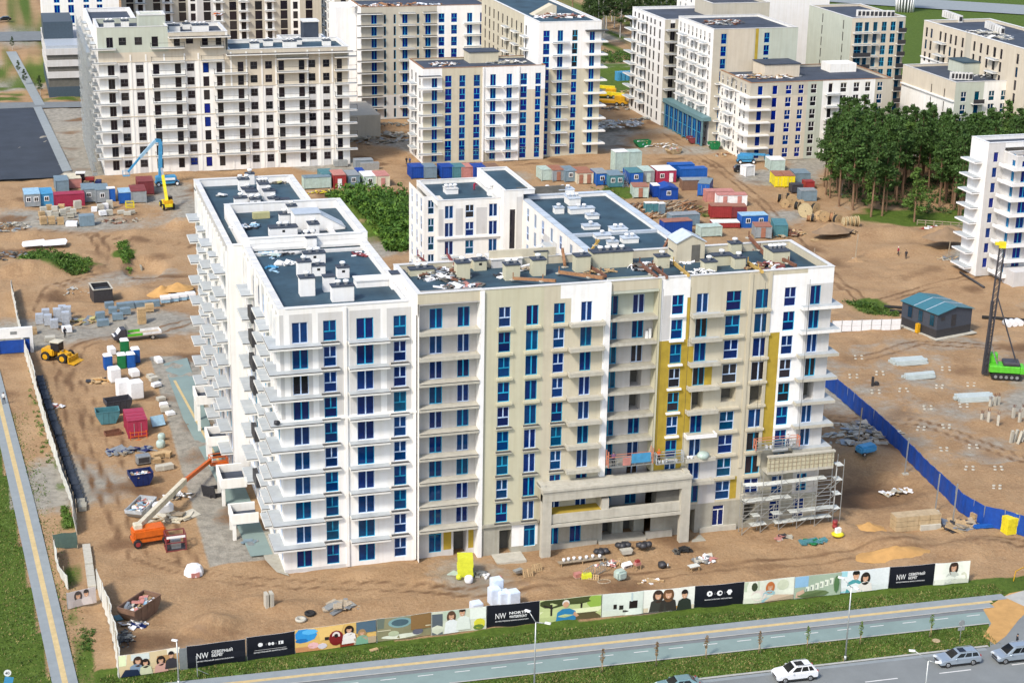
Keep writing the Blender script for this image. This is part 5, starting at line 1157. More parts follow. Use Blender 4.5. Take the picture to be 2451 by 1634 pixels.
def person(loc, rz, top, leg, label, hat=None, pose='stand', hold=None):
 """one continuous body grown from a joint skeleton; trousers and jacket are colour zones, hair or helmet a child"""
 J = {'pel': (0, 0, .95), 'wai': (0, 0, 1.1), 'che': (0, 0, 1.35), 'nec': (0, 0, 1.5), 'hea': (0, -.01, 1.58), 'top': (0, -.02, 1.72),
   'shl': (-.19, 0, 1.42), 'ell': (-.25, -.03, 1.15), 'hal': (-.25, -.13, .92), 'shr': (.19, 0, 1.42), 'elr': (.25, -.03, 1.15), 'har': (.25, -.13, .92),
   'hil': (-.1, 0, .92), 'knl': (-.11, -.03, .5), 'fol': (-.12, .02, .07), 'tol': (-.12, -.16, .04), 'hir': (.1, 0, .92), 'knr': (.11, -.03, .5), 'for': (.12, .02, .07), 'tor': (.12, -.16, .04)}
 if pose == 'walk': J.update(knl=(-.1, -.2, .52), fol=(-.1, -.18, .08), tol=(-.1, -.36, .06), knr=(.1, .05, .5), **{'for': (.1, .3, .12)}, tor=(.1, .16, .05), hal=(-.24, .12, .95), har=(.24, -.25, 1.0))
 if pose == 'reach': J.update(ell=(-.24, -.25, 1.3), hal=(-.2, -.5, 1.35), elr=(.24, -.25, 1.25), har=(.2, -.45, 1.2))
 if pose == 'bend': J.update(che=(0, -.28, 1.2), nec=(0, -.4, 1.28), hea=(0, -.47, 1.3), top=(0, -.6, 1.34), wai=(0, -.08, 1.06), shl=(-.19, -.33, 1.2), shr=(.19, -.33, 1.2), ell=(-.22, -.42, .95), hal=(-.18, -.5, .72), elr=(.22, -.42, .95), har=(.18, -.5, .72))
 RAD = dict(pel=.15, wai=.145, che=.17, nec=.065, hea=.095, top=.085, shl=.085, ell=.058, hal=.045, shr=.085, elr=.058, har=.045, hil=.105, knl=.07, fol=.055, tol=.045, hir=.105, knr=.07, **{'for': .055}, tor=.045)
 E = [('pel', 'wai'), ('wai', 'che'), ('che', 'nec'), ('nec', 'hea'), ('hea', 'top'), ('che', 'shl'), ('shl', 'ell'), ('ell', 'hal'), ('che', 'shr'), ('shr', 'elr'), ('elr', 'har'), ('pel', 'hil'), ('hil', 'knl'), ('knl', 'fol'), ('fol', 'tol'), ('pel', 'hir'), ('hir', 'knr'), ('knr', 'for'), ('for', 'tor')]
 nm = list(J); me = bpy.data.meshes.new('person'); me.from_pydata([J[k] for k in nm], [(nm.index(a), nm.index(b)) for a, b in E], [])
 o = bpy.data.objects.new('person', me); TMP.collection.objects.link(o)
 md = o.modifiers.new('skin', 'SKIN')
 if not me.skin_vertices:
  bm = bmesh.new(); bm.from_mesh(me); bm.verts.layers.skin.verify(); bm.to_mesh(me); bm.free()
 sv = me.skin_vertices[0].data
 for i, k in enumerate(nm): sv[i].radius = (RAD[k], RAD[k] * .8 if k in ('che', 'wai', 'pel') else RAD[k])
 sv[nm.index('pel')].use_root = True
 o.modifiers.new('sub', 'SUBSURF').levels = 1; o.modifiers['sub'].render_levels = 1
 TMP.view_layers[0].update(); dg = TMP.view_layers[0].depsgraph; m2 = bpy.data.meshes.new_from_object(o.evaluated_get(dg)); bpy.data.objects.remove(o)
 m2.name = 'person'; m2.materials.clear()
 for m in (SKIN, MATS[leg] if isinstance(leg, str) else leg, MATS[top] if isinstance(top, str) else top, MATS['rubber']): m2.materials.append(m)
 hz = Vector(J['hea']);
 for p in m2.polygons:
  c = p.center; p.use_smooth = True
  p.material_index = 0 if (c - hz).length < .19 and c.z > J['nec'][2] + .02 or min((c - Vector(J['hal'])).length, (c - Vector(J['har'])).length) < .09 else (3 if c.z < .1 else (1 if c.z < .98 and abs(c.x) < .2 and c.y > -.2 or c.z < .7 else 2))
 t = put('person', m2, None, loc, rz, label, 'person')
 tp = Vector(J['top'])
 MB().ico(tuple(tp + Vector((0, .01, 0))), .115, 0, 2, 0, 1, .8).build('helmet' if hat else 'hair', hat or 'frame_dark', t)
 return t
# ------------------------------------------------------------------ yard to the left: cabins, stores, skips
M('silver_film', (.45, .48, .52), .35, .2, 2.5, metal=.2); M('yellowpipe', (.40, .36, .14), .6, .2, 3)
cabin(79, 496, 3.0, 5.5, 2.5, 'grey', 'lightblue', 'grey site cabin with pale blue roof, end of the row', 'ww', 2)
cabin(113, 494, 2.5, 5.5, 2.4, 'sky', 'sky', 'bright blue site cabin between a grey cabin and the crimson container', 'w', 2)
cabin(167, 496, 6.0, 2.5, 2.5, 'crimson', 'crimson', 'long crimson container lying broadside in the cabin row', 'c', 1)
cabin(150, 463, 2.6, 5.0, 2.5, 'bluegrey', 'bluegrey', 'blue grey cabin behind the crimson container', '', 2)
cabin(214, 485, 2.6, 5.5, 2.6, 'grey', 'bluegrey', 'grey cabin with slate roof and one window, left of its twin', 'w', 0); cabin(246, 486, 2.6, 5.5, 2.6, 'grey', 'bluegrey', 'grey cabin with slate roof and one window, right of its twin', 'w', 0)
cabin(267, 483, 1.5, 1.5, 2.6, 'blue', 'white', 'narrow blue booth with white top beside the twin grey cabins', '', 0, name='guard_booth', cat='booth')
cabin(302, 488, 2.6, 4.0, 2.2, 'blue', 'lightblue', 'small blue container with pale roof near the yellow crane', 'c', 0)
cabin(333, 486, 3.0, 5.5, 2.3, 'grey', 'maroon', 'grey cabin with a maroon roof beside the small blue container', 's', 0)
cabin(350, 466, 3.2, 5.0, 2.6, 'maroon', 'maroon', 'maroon container behind the grey cabin with the maroon roof', 'c', 0)
cabin(178, 452, 3.0, 5.0, 2.0, 'pink', 'cream', 'faded pink store with planks heaped on its roof', '', 4)
stack(208, 540, 2.9, 2.0, 2.1, pm('bluegrey'), 'tall slate blue crate in front of the stone stacks', None, 3, 1, 'crate')
for i, (px, py, w, h, m) in enumerate(((104, 507, 1.3, .9, 'concrete_pale'), (118, 503, 1.2, 1.0, 'wood'), (132, 505, 1.3, .9, 'concrete_pale'), (148, 503, 1.3, 1.1, 'wood'), (163, 507, 1.3, .8, 'concrete_pale'), (100, 518, 1.2, .9, 'wood'), (117, 517, 1.3, .9, 'concrete_pale'), (133, 519, 1.4, .8, 'concrete'), (150, 516, 1.3, 1.2, 'concrete_pale'), (176, 512, 1.2, .9, 'concrete_pale'),
           (104, 537, 1.3, 1.5, 'wood'), (124, 537, 1.3, 1.5, 'wood'), (145, 538, 1.3, 1.4, 'wood'), (170, 520, 1.4, .8, 'concrete'), (186, 500, 1.5, 1.6, 'concrete_pale'), (226, 507, 1.2, .9, 'plastic_white'), (241, 505, 1.3, 1.3, 'concrete_pale'), (252, 502, 1.2, 1.2, 'plastic_white'), (263, 499, 1.3, 1.6, 'concrete_pale'), (246, 516, 1.4, .9, 'plastic_white'), (262, 515, 1.3, 1.0, 'concrete_pale'), (290, 512, 1.4, .6, 'concrete_pale'), (305, 515, 1.5, .6, 'concrete_pale'), (316, 511, 1.3, .5, 'concrete'))):
 stack(px, py, w, 1.0, h, m, 'stack of pale paving stone in the jumble before the cabins' if 'con' in m else ('stack of timber packs in the jumble before the cabins' if m == 'wood' else 'white wrapped stack in the jumble before the cabins'), 'stacks before the cabins', RS.uniform(-15, 15), 3)
stack(172, 541, 2.2, 2.0, .7, 'plastic_white', 'low stack of white panels beside the slate crate', None, -10, 2, 'panel_stack')
heap(285, 530, 4.5, 1.6, .5, ['rust', 'concrete', 'wood_grey'], 'heap of pipes and stones beside the stacks', 50, 3); heap(20, 545, 4.5, 4, .9, ['concrete', 'concrete_pale', 'wood_grey', 'steel_grey'], 'grey rubble spilling in from the left edge', 70, 4); heap(15, 615, 5, 3, .9, ['steel_grey', 'concrete_dark', 'wood_grey', 'steel_dark'], 'dark scrap beside the left weeds', 70, 6)
for px, py, w, lb in ((82, 592, 4.0, 'white slatted sheets lying left on the weeds'), (132, 590, 4.2, 'white sheets lying right on the weeds')):
 t = thing('sheet_pack', lb, 'sheet', None, G(px, py, .55), radians(RS.uniform(-8, 8)))
 for i in range(4): MB().obox((i * .12 - .2, i * .35 - .4, .1 + i * .09), w, 1.6, .07, .05 * i, 0, .06).build('sheet', 'plastic_white', t)
# concrete channel in a trench, open tank, stores
t = thing('concrete_channel', 'dark concrete channel slanting down into a trench', 'channel', None, G(345, 628, .4), radians(4))
MB().box(-1.5, -1.25, -6, 4.5, -.6, .5).build('side_wall', 'concrete', t); MB().box(1.25, 1.5, -6, 4.5, -.6, .5).build('side_wall', 'concrete', t); MB().box(-1.25, 1.25, -6, 4.5, -.6, -.45).build('floor_slab', 'asphalt_dark', t)
MB().box(-1.5, 1.5, 1.5, 4.5, .5, .65).build('cover', 'concrete_dark', t)
for x in (-.7, 0, .7): MB().box(x - .07, x + .07, -6, 1.4, -.44, -.25).build('rail', 'steel_grey', t)
t = thing('water_tank', 'open steel tank with a pale rim standing in the dug hollow', 'tank', None, G(243, 718), radians(6))
b = MB()
for a in ((-1.6, -1.5, -2.2, 2.2), (1.5, 1.6, -2.2, 2.2)): b.box(a[0], a[1], a[2], a[3], 0, 2.5)
b.box(-1.5, 1.5, -2.2, -2.1, 0, 2.5); b.box(-1.5, 1.5, 2.1, 2.2, 0, 2.5); b.box(-1.5, 1.5, -2.1, 2.1, .2, .3); b.build('shell', 'steel_dark', t)
b = MB(); b.box(-1.7, 1.7, -2.3, -2.05, 2.5, 2.6); b.box(-1.7, 1.7, 2.05, 2.3, 2.5, 2.6); b.box(-1.7, -1.45, -2.05, 2.05, 2.5, 2.6); b.box(1.45, 1.7, -2.05, 2.05, 2.5, 2.6); b.build('rim', 'concrete_pale', t); MB().box(-1.5, 1.5, -2.1, 2.1, 1.7, 1.75).build('water', 'asphalt_dark', t)
heap(172, 700, 3.2, 2.4, .9, ['concrete_pale', 'concrete', 'kerb_stone'], 'rocks and broken slabs beside the open tank', 40, 8, (.4, 1.3))
pile(390, 705, 3.6, 2.4, 1.7, 'sand_orange', 'bright orange sand pile near the grey block pallets', 2); pile(425, 690, 3.0, 2.0, 1.1, 'sand_orange', 'second orange sand pile against the building side', 5)
for i in range(4): stack(311 + i * 20.5, 738 - i * 1.5, 1.45, 1.2, 1.0, pm('bluegrey'), 'slate grey block pack in the front four of the pallet line', 'slate block packs', 2, 3)
for i in range(4): stack(396 + i * 20, 724 - i * 3, 1.5, 1.2, 1.0, pm('lightblue'), 'blue film wrapped block pack in the rear four of the pallet line', 'blue film packs', 4, 2, wrap='plastic_white')
for px, py, w in ((282, 765, 1.8), (300, 752, 1.7), (291, 740, 1.6), (270, 750, 1.4), (247, 780, 1.9), (240, 762, 1.5), (262, 738, 1.5)): stack(px, py, w, 1.1, 1.0, pm('bluegrey'), 'dark slate block pack in the loose cluster beside the timber tower', 'slate blocks cluster', RS.uniform(-6, 6), 3)
for px, py, h in ((95, 775, 1.6), (116, 778, 1.7), (138, 770, 2.2), (158, 778, 2.2), (130, 785, 1.4), (150, 756, 1.7), (110, 762, 1.5), (162, 765, 2.2)): stack(px, py, 1.25, 1.1, h, 'silver_film', 'silver film wrapped stack near the gate', 'silver wrapped stacks', RS.uniform(-5, 5), 5)
t = stack(340, 775, 1.3, 1.1, 2.6, 'wood', 'tower of bare wooden pallets behind the flatbed truck', None, 6, 9, 'pallet_tower'); stack(358, 745, 1.4, 1.1, 1.2, 'wood', 'short wooden stack behind the pallet tower', None, 3, 5)
stack(160, 795, 1.5, 1.2, .9, 'plastic_white', 'white bags on a pallet beside the silver stacks', None, 8, 2); stack(75, 800, 1.8, 1.3, 1.0, 'wood', 'pack of orange timber beside the gate', None, 3, 4); stack(120, 815, 1.6, 1.3, .6, 'concrete_pale', 'low pallet of pale stone beside the wheel loader', None, 0, 2)
heap(200, 770, 3.0, 1.0, .4, ['wood', 'steel_grey', 'yellowpipe'], 'bundle of timber and tubes between silver and slate stacks', 40, 9, (.6, 2.4))
# portable toilets and white crates
toilet(299, 845, 'green', 'green portable toilet standing behind the others', 5); toilet(259, 882, 'blue', 'blue portable toilet at the left of the cluster', 8); toilet(292, 880, 'green', 'green portable toilet in the front middle of the cluster', 4); toilet(314, 878, 'blue', 'blue portable toilet in front at the right of the cluster', 4); toilet(325, 866, 'blue', 'blue portable toilet half hidden at the back right of the cluster', 3)
for px, py, w, h, lb in ((297, 950, 1.9, 2.5, 'big white wrapped crate, left one of the tall pair'), (326, 952, 1.9, 2.5, 'big white wrapped crate, right one of the tall pair'), (275, 912, 1.6, 2.0, 'white wrapped stack leaning behind the tall crates'), (322, 900, 1.3, .9, 'low white pack behind the tall crates'), (268, 847, 1.0, 1.0, 'white boxes stacked beside the portable toilets'), (380, 868, 1.0, .7, 'pale crate alone on the yard paving')):
 t = thing('wrapped_crate', lb, 'crate', None, G(px, py), radians(12)); me = bevel_mesh(MB().box(-w / 2, w / 2, -.8, 1.0, .12, .12 + h).mesh('crate', 'plastic_white'), .08, 2); put('crate', me, t); MB().box(-w / 2, w / 2, -.8, 1.0, 0, .11).build('pallet', 'wood_grey', t)
for i, (px, py, w, h) in enumerate(((368, 912, 1.2, .6), (374, 925, 1.3, .5), (360, 905, 1.0, .5), (392, 975, 1.1, .6), (395, 985, 1.2, .7), (408, 993, 1.2, .4), (385, 958, 1.2, .4))): stack(px, py, w, 1.0, h, 'plastic_white' if i % 2 else 'concrete_pale', 'low pale pack scattered along the yard paving', 'low packs along the yard paving', RS.uniform(0, 30), 2)
heap(245, 912, 2.2, .6, .35, ['steel_dark', 'wood', 'sand_orange'], 'dark tubes and planks beside the white crates', 30, 12, (.5, 2.2))
skip_bin(258, 1010, 3.2, 2.0, 1.9, 'teal', 'weathered teal skip, front one of two', 2); skip_bin(283, 985, 3.6, 2.0, 2.0, 'dark', 'dark skip behind the teal one', 12)
t = cabin(331, 1050, 2.5, 4.6, 2.5, 'crimson', 'crimson', 'crimson container with an orange cage at its near end', 'cD', 3)
b = MB()
for x in (-1.1, 0, 1.1): b.bar((x, -.6, 0), (x, -.6, 1.2), .08)
for z in (.1, .65, 1.2): b.bar((-1.1, -.6, z), (1.1, -.6, z), .08)
for x in (-1.1, 1.1): b.bar((x, -.6, 1.2), (x, 0, 1.2), .08)
b.build('cage', pm('orange'), t)
t = thing('insulation_board', 'pale blue board leaning beside the crimson container', 'board', None, G(378, 1020, .1), .2); MB().obox((0, 0, .75), 1.9, .12, 1.5, .1, 0, -.6).build('board', pm('lightblue'), t); MB().obox((.15, .25, .7), 1.8, .1, 1.4, .1, 0, -.6).build('board', pm('bluegrey'), t)
t = thing('steel_bracket', 'rusty open steel box lying left of the crimson container', 'steel box', None, G(270, 1040), .25); b = MB(); b.box(-1.1, 1.1, -.5, -.44, 0, .5); b.box(-1.1, 1.1, .44, .5, 0, .6); b.box(-1.1, -1.04, -.44, .44, 0, .5); b.box(1.04, 1.1, -.44, .44, 0, .6); b.build('frame', 'rust', t)
bigbag(385, 1070, .6, 1.0, 'mint white bulk bag, front of the pair by the paving', pm('mint')); bigbag(387, 1052, .5, .9, 'mint white bulk bag, rear of the pair by the paving', pm('mint'))
heap(300, 1085, 1.6, .5, .3, ['steel_grey', 'wood_grey'], 'grey scrap before the crimson container', 26, 14); heap(310, 1078, 3.0, .4, .25, ['steel_grey', pm('navy')], 'long dark bundle of tubes on the sand', 24, 15, (.8, 2.6)); heap(130, 975, 1.3, .9, .5, ['plastic_white', pm('pink'), 'concrete'], 'small heap of white sacks near the left fence', 16, 16, (.4, .9))
for px, py, r, m, lb in ((378, 1095, 20, 'wood', 'pallet of short boards north of the blue skip'), (398, 1092, -25, 'wood', 'crossed boards beside the pallet of short boards'), (372, 1108, 10, 'wood', 'stack of timber right behind the blue skip'), (385, 1125, 5, 'concrete_pale', 'stack of pale slabs beside the blue skip'), (402, 1122, 15, 'concrete_pale', 'second stack of pale slabs, further from the blue skip')): stack(px, py, 1.4, 1.0, .6, m, lb, None, r, 3)
skip_bin(337, 1157, 2.9, 2.0, 1.7, 'navy', 'dark blue skip with white lettering', 8, .6)
t = thing('air_unit', 'grey machine standing behind the dark blue skip', 'machine', None, G(343, 1108), .15); put('casing', bevel_mesh(MB().box(-.9, .9, -.6, .6, .1, 1.2).mesh('casing', 'steel_grey'), .08), t); MB().box(-.7, .7, -.63, -.605, .3, 1.0).build('grille', 'steel_dark', t); MB().box(-.9, .9, -.5, .5, 0, .1).build('base', 'steel_dark', t)
skip_bin(338, 1228, 4.6, 2.2, 1.3, 'silver', 'pale skip heaped with grey cable', 62, .5)
t = thing('wrapped_crate', 'white sheeted block beside the pale skip of cable', 'crate', None, G(388, 1225), .35); put('crate', bevel_mesh(MB().box(-1.2, 1.2, -.9, .9, .1, 1.2).mesh('crate', 'plastic_white'), .1, 2), t); MB().box(-1.2, 1.2, -.9, .9, 0, .09).build('pallet', 'wood_grey', t)
heap(425, 1190, 2.2, .9, .6, ['steel_dark', 'plastic_white', 'wood_grey', 'concrete_dark'], 'black sheeting and scraps under the orange boom', 40, 18)
for px, py, rz in ((500, 1190, -40), (515, 1170, 10), (520, 1190, 5)):
 t = thing('folded_formwork', 'dark folded panel frame near the yard entrance' if rz != -40 else 'tall dark panel leaning in the yard entrance', 'panel', 'dark panels by the yard entrance' if rz != -40 else None, G(px, py), radians(rz)); MB().obox((0, 0, .8 if rz == -40 else .3), 1.9, .15, 1.7 if rz == -40 else .5, 0, 0, .25).build('panel', 'steel_dark', t); MB().obox((.1, .5, .1), 1.6, .9, .12, 0, 0).build('foot', 'steel_dark', t)
heap(420, 1240, 2.6, 1.2, .5, ['wood', 'wood_grey', 'concrete_pale', pm('cream')], 'bundle of yellowed planks behind the orange lift', 36, 19, (.8, 2.6))
t = thing('work_platform', 'dark red steel cage platform beside the orange boom lift', 'platform', None, G(420, 1312), .05)
b = MB()
for x in (-1.15, 1.15):
 for y in (-.8, .8): b.bar((x, y, 0), (x, y, 2.1), .12)
for z in (.1, 1.1, 2.1):
 for y in (-.8, .8): b.bar((-1.15, y, z), (1.15, y, z), .1)
 for x in (-1.15, 1.15): b.bar((x, -.8, z), (x, .8, z), .1)
b.build('cage', pm('maroon'), t); MB().box(-1.1, 1.1, -.75, .75, .15, .25).build('deck', 'steel_dark', t); MB().box(-.5, .6, -.5, .5, .25, 1.3).build('engine', 'steel_grey', t); MB().box(-1.1, 1.1, -.86, -.81, 1.7, 2.0).build('sign_bar', 'white_paint', t)
t = thing('dome_tent', 'white sheeted hump with a brick filled mouth near the road corner', 'sheeted pile', None, G(464, 1372), .1)
MB().lathe((0, 0, 0), [(1.15, 0), (1.1, .5), (.85, 1.0), (.35, 1.2)], 8, smooth=False).build('sheeting', 'plastic_white', t); MB().box(-.5, .45, -1.12, -.9, 0, .55).build('bricks', pm('pink'), t)
t = skip_bin(335, 1475, 4.6, 2.3, 1.9, 'brown', 'rusty skip overflowing with pink and white rubbish', 48, 1.3)
MB().obox((0, 0, .1), 1.6, 1.2, .12, .2).build('sheet', pm('teal'), None, G(292, 1478), 0, label='teal sheet lying against the corner fence', cat='sheet'); heap(318, 1497, 1.6, .9, .35, ['steel_grey', 'wood_grey', 'plastic_white', pm('navy')], 'broken frames spilled below the rubbish skip', 34, 21, (.3, 1.2)); heap(300, 1530, .9, 2.2, .3, ['concrete_dark', 'steel_dark', 'concrete'], 'dark rubble along the foot of the corner fence', 40, 22, (.3, .9))
heap(595, 1300, 1.0, .6, .35, [pm('bluegrey'), 'steel_grey'], 'grey slabs stacked on the yard paving end', 9, 23, (.7, 1.3), flat=.05)
for px, py, lb in ((638, 1452, 'grey concrete slab on edge, left of the standing pair'), (650, 1450, 'grey concrete slab on edge, right of the standing pair')): t = thing('slab', lb, 'slab', None, G(px, py), .15); MB().obox((0, 0, .85), .35, .9, 1.7, 0, 0, .05).build('slab', 'concrete_pale', t)
b = MB().lathe((0, 0, 0), [(.55, 0), (.62, .15), (.62, .3), (.3, .32), (.3, .05)], 16); b.build('concrete_ring', 'concrete_pale', None, G(720, 1485), 0, label='pale concrete ring in the front sand', cat='concrete ring'); MB().lathe((0, 0, 0), [(.5, 0), (.62, .1), (.6, .28), (.3, .3), (.28, .05)], 16).build('tyre', 'rubber', None, G(742, 1470), 0, label='worn tyre behind the concrete ring', cat='tyre')
heap(820, 1452, 1.9, .8, .4, ['steel_grey', 'wood_grey', 'galv'], 'grey sheets and posts lying in the front sand', 24, 24, (.8, 2.6), flat=.15)
M('slate_wall', (.055, .065, .085), .6, .1, 2); M('roof_blue', (.045, .16, .20), .45, .1, 2); M('wood_pale', (.52, .42, .24), .85, .15, 4); M('concrete_dark2', (.24, .165, .10), .95, .15, .8, .4, world=True)
# ------------------------------------------------------------------ containers and stores behind the building
cabin(760, 452, 5.8, 2.5, 2.3, 'mint', 'bluegrey', 'pale mint container broadside with a tarp on top, behind the wing', 'c', 0)
cabin(785, 447, 2.6, 5, 2.6, 'teal', 'teal', 'pale teal cabin peeping between mint and red cabins', '', 0); cabin(813.5, 452, 2.6, 5, 2.8, 'red', 'pink', 'red site cabin with a white door beside the thicket', 'dW', 0); cabin(847, 448, 2.5, 5, 2.4, 'bluegrey', 'grey', 'grey site cabin with a slate roof second left of the white roof', 'w', 0)
cabin(864, 437, 1.5, 3, 2.4, 'royal', 'royal', 'slim dark blue store squeezed beside the white roofed cabin', '', 0); cabin(886.5, 450, 2.9, 5, 2.4, 'mint', 'white', 'pale cabin with a snow white roof above the thicket', 'w', 0); cabin(917, 449.5, 2.8, 5, 2.4, 'cream', 'pink', 'cream cabin with a pink rusted roof at the end above the thicket', 'd', 0)
cabin(872, 405, 4.0, 2.4, 1.8, 'grey', 'grey', 'grey crates stacked behind the white roofed cabin', 'c', 0)
heap(775, 462, 4.5, 1.0, .5, ['rust_light', 'wood', pm('yellow'), 'concrete'], 'rusty planks and a yellow cloth below the mint container', 50, 31); heap(945, 470, 4.0, 1.4, .9, ['steel_grey', 'plastic_white', 'galv', pm('red')], 'scrap metal heap with a red lid beside the thicket', 50, 32, (.4, 1.6))
for i, (px, c) in enumerate(((1000, 'royal'), (1030, 'bluegrey'), (1072, 'royal'), (1098, 'teal'), (1120, 'pink'), (1150, 'royal'), (1180, 'brown'))): cabin(px, 428, 2.8, 4, 2.4, c, c, '%s roofed store just showing above the courtyard block roof, %s from the left' % (dict(royal='dark blue', bluegrey='slate', teal='teal', pink='faded red', brown='brown')[c], ('first', 'second', 'third', 'fourth', 'fifth', 'sixth', 'last')[i]), 'c', 0)
CONT = [  # px,py,w,d,h,body,roof,label,feats,rz,gable
 (1310, 433, 2.6, 4, 2.3, 'mint', 'mint', 'pale mint cabin at the left of the long cabin row', '', 0, 0), (1337, 434, 2.6, 5, 2.3, 'grey', 'rustroof', 'grey cabin with rusty roof, left of the long cabin row', 'd', 0, 0), (1366, 436, 2.6, 5, 2.3, 'bluegrey', 'bluegrey', 'slate cabin between the two rusty roofs', 'w', 0, 0),
 (1400, 441, 3.6, 6, 2.3, 'cream', 'rustroof', 'cream fronted cabin with a broad rusty roof', 'dd', -3, 0), (1441, 444, 2.6, 5, 2.5, 'blue', 'grey', 'blue fronted cabin with a pale roof in the long row', 'w', -3, 0), (1475, 449, 3.2, 5, 2.5, 'teal', 'bluegrey', 'teal cabin beside the outdoor steel stair', 'ww', -3, 0), (1522, 441, 3.0, 5, 2.4, 'blue', 'teal', 'blue and teal cabin right of the steel stair', 'w', -3, 0),
 (1552, 438, 2.5, 5, 2.5, 'grey', 'mint', 'grey green cabin left of the red fronted one', 'd', -3, 0), (1595, 438, 4.2, 5, 2.6, 'crimson', 'white', 'red fronted cabin in a white frame', 'wdW', -3, 0), (1632, 422, 5.6, 2.5, 2.4, 'blue', 'blue', 'long bright blue roofed container, rear of the pair', 'c', -5, 0), (1660, 432, 6.0, 2.5, 2.4, 'blue', 'blue', 'long bright blue roofed container, front of the pair', 'c', -5, 0), (1665, 457, 6.0, 2.5, 2.2, 'brown', 'grey', 'brown container broadside behind the grey roofed store', 'c', -8, 0),
 (1533, 474, 3.2, 4, 2.2, 'mint', 'rustroof', 'small mint cabin with rusty roof beside the log heap', 'd', -12, 0), (1570, 473, 1.4, 2.5, 2.4, 'royal', 'white', 'narrow royal blue booth beside the gabled cabin', '', -5, 0), (1600, 480, 3.9, 4, 2.4, 'royal', 'royal', 'royal blue gabled cabin with one white window', 'w', -6, 1), (1683, 470, 2.4, 5.5, 2.6, 'blue', 'bluegrey', 'blue fronted container with a long slate roof', 'D', -30, 0),
 (1722, 486, 6.0, 2.5, 2.3, 'pink', 'pink', 'long faded pink container behind the white fronted store', 'c', -10, 0), (1752, 494, 6.2, 2.5, 2.2, 'white', 'pink', 'white sided store with a faded pink roof', 'dd', -10, 0), (1725, 523, 4.2, 2.6, 2.4, 'red', 'rustroof', 'red container left of the brownish one', 'c', -12, 0), (1768, 523, 3.0, 2.6, 2.3, 'maroon', 'rustroof', 'brownish red container right of the red one', 'c', -12, 0),
 (1738, 547, 5.4, 2.4, 1.0, 'red', 'white', 'low red tray loaded with white frames', 'c', -8, 0), (1805, 547, 5.4, 2.8, 2.5, 'blue', 'lightblue', 'blue cabin with white windows and a rail in front', 'wws', -6, 0), (1640, 542, 6.0, 2.5, 2.2, 'bluegrey', 'grey', 'slate container behind the big blue one', 'c', 0, 0), (1622, 563, 5.8, 2.5, 2.6, 'royal', 'rustroof', 'big royal blue container with a scuffed roof, close behind the bar', 'c', 0, 0),
 (1702, 567, 4.4, 2.5, 1.8, 'mint', 'mint', 'pale green sheeted store behind the bar roof', '', 0, 0), (1826, 571, 3.2, 3.5, 2.2, 'grey', 'rustroof', 'grey hut with rusty roof beside the teal container', 'd', -14, 0), (1868, 568, 2.6, 5.5, 2.2, 'teal', 'teal', 'teal container nearest the sandy lane', 'c', -18, 0), (1552, 515, 1.2, 1.2, 2.3, 'teal', 'white', 'first teal booth with a white roof behind the log heap', '', 0, 0), (1568, 515, 1.2, 1.2, 2.3, 'teal', 'white', 'second teal booth with a white roof behind the log heap', '', 0, 0), (1584, 516, 1.2, 1.2, 2.3, 'bluegrey', 'white', 'dark booth with a white roof, third behind the log heap', '', 0, 0),
 (1487, 412, 3.0, 3.0, 4.4, 'mint', 'white', 'white double height container block, left one', 'c', 0, 0), (1519, 412, 3.0, 3.0, 4.4, 'mint', 'mint', 'white double height container block, right one', 'c', 0, 0), (1866, 449, 2.2, 5.0, 2.4, 'yellow', 'rustroof', 'bright yellow container with rusty roof, left twin', 'D', -12, 0), (1889, 449, 2.2, 5.0, 2.4, 'yellow', 'rustroof', 'bright yellow container with rusty roof, right twin', 'D', -12, 0),
 (1920, 441, 3.4, 4.5, 2.2, 'bluegrey', 'bluegrey', 'slate shed right of the yellow containers', 'd', -10, 0), (1937, 459, 2.0, 2.0, 2.0, 'red', 'red', 'small red hut at the edge of the grove', '', -5, 0), (1935, 483, 3.4, 2.6, 2.2, 'bluegrey', 'grey', 'blue grey tank box before the cable reels', '', -8, 0), (1908, 462, 2.4, 2.0, 1.6, 'dark', 'dark', 'black sheeted store beside the small red hut', '', -5, 0), (1860, 410, 3.4, 4.0, 2.4, 'mint', 'white', 'pale cabin with a white roof behind the yellow containers', '', -8, 0), (1795, 423, 2.4, 2.0, 2.2, 'white', 'white', 'tilted white booth beside the black car', '', 14, 0)]
for (px, py, w, d, h, bd, rf, lb, ft, rz, gb) in CONT: cabin(px, py, w, d, h, bd, rf, lb, ft, rz, bool(gb))
# steel stair
t = thing('steel_stair', 'grey steel stair between two cabins of the long row', 'stair', None, G(1498, 449), 0)
for s in (-.6, .6): MB().bar((s, 0, 0), (s, 3.2, 2.6), .08, .2).build('stringer', 'steel_grey', t); MB().bar((s, 0, 1.0), (s, 3.2, 3.6), .06).build('handrail', 'steel_grey', t)
for i in range(9): MB().box(-.55, .55, .1 + i * .36, .36 + i * .36, .2 + i * .28, .24 + i * .28).build('tread', 'galv', t)
# heap of logs and roots
rr = random.Random(77); b = MB(); p = G(1565, 505)
for i in range(170):
 x, y = rr.uniform(-9, 9), rr.uniform(-5, 4); z = .25 + max(0, 1.3 - abs(y) * .25) * rr.random(); a = rr.uniform(-.5, .5) + .6; L = rr.uniform(1, 2.6)
 b.cyl((x - L * cos(a), y - L * sin(a), z), (x + L * cos(a), y + L * sin(a), z + rr.uniform(-.2, .3)), rr.uniform(.08, .2), rr.uniform(.06, .15), 6, rr.randrange(2))
b.build('log_heap', ['wood_grey', 'rust_light'], None, p, 0, label='long heap of grey logs and cable ends behind the courtyard block', cat='heap', kind='stuff')
heap(1890, 560, 3.2, 2.2, .7, ['wood_grey', 'wood', 'rust'], 'tangle of boards beside the teal container', 60, 33, (.5, 2.2))
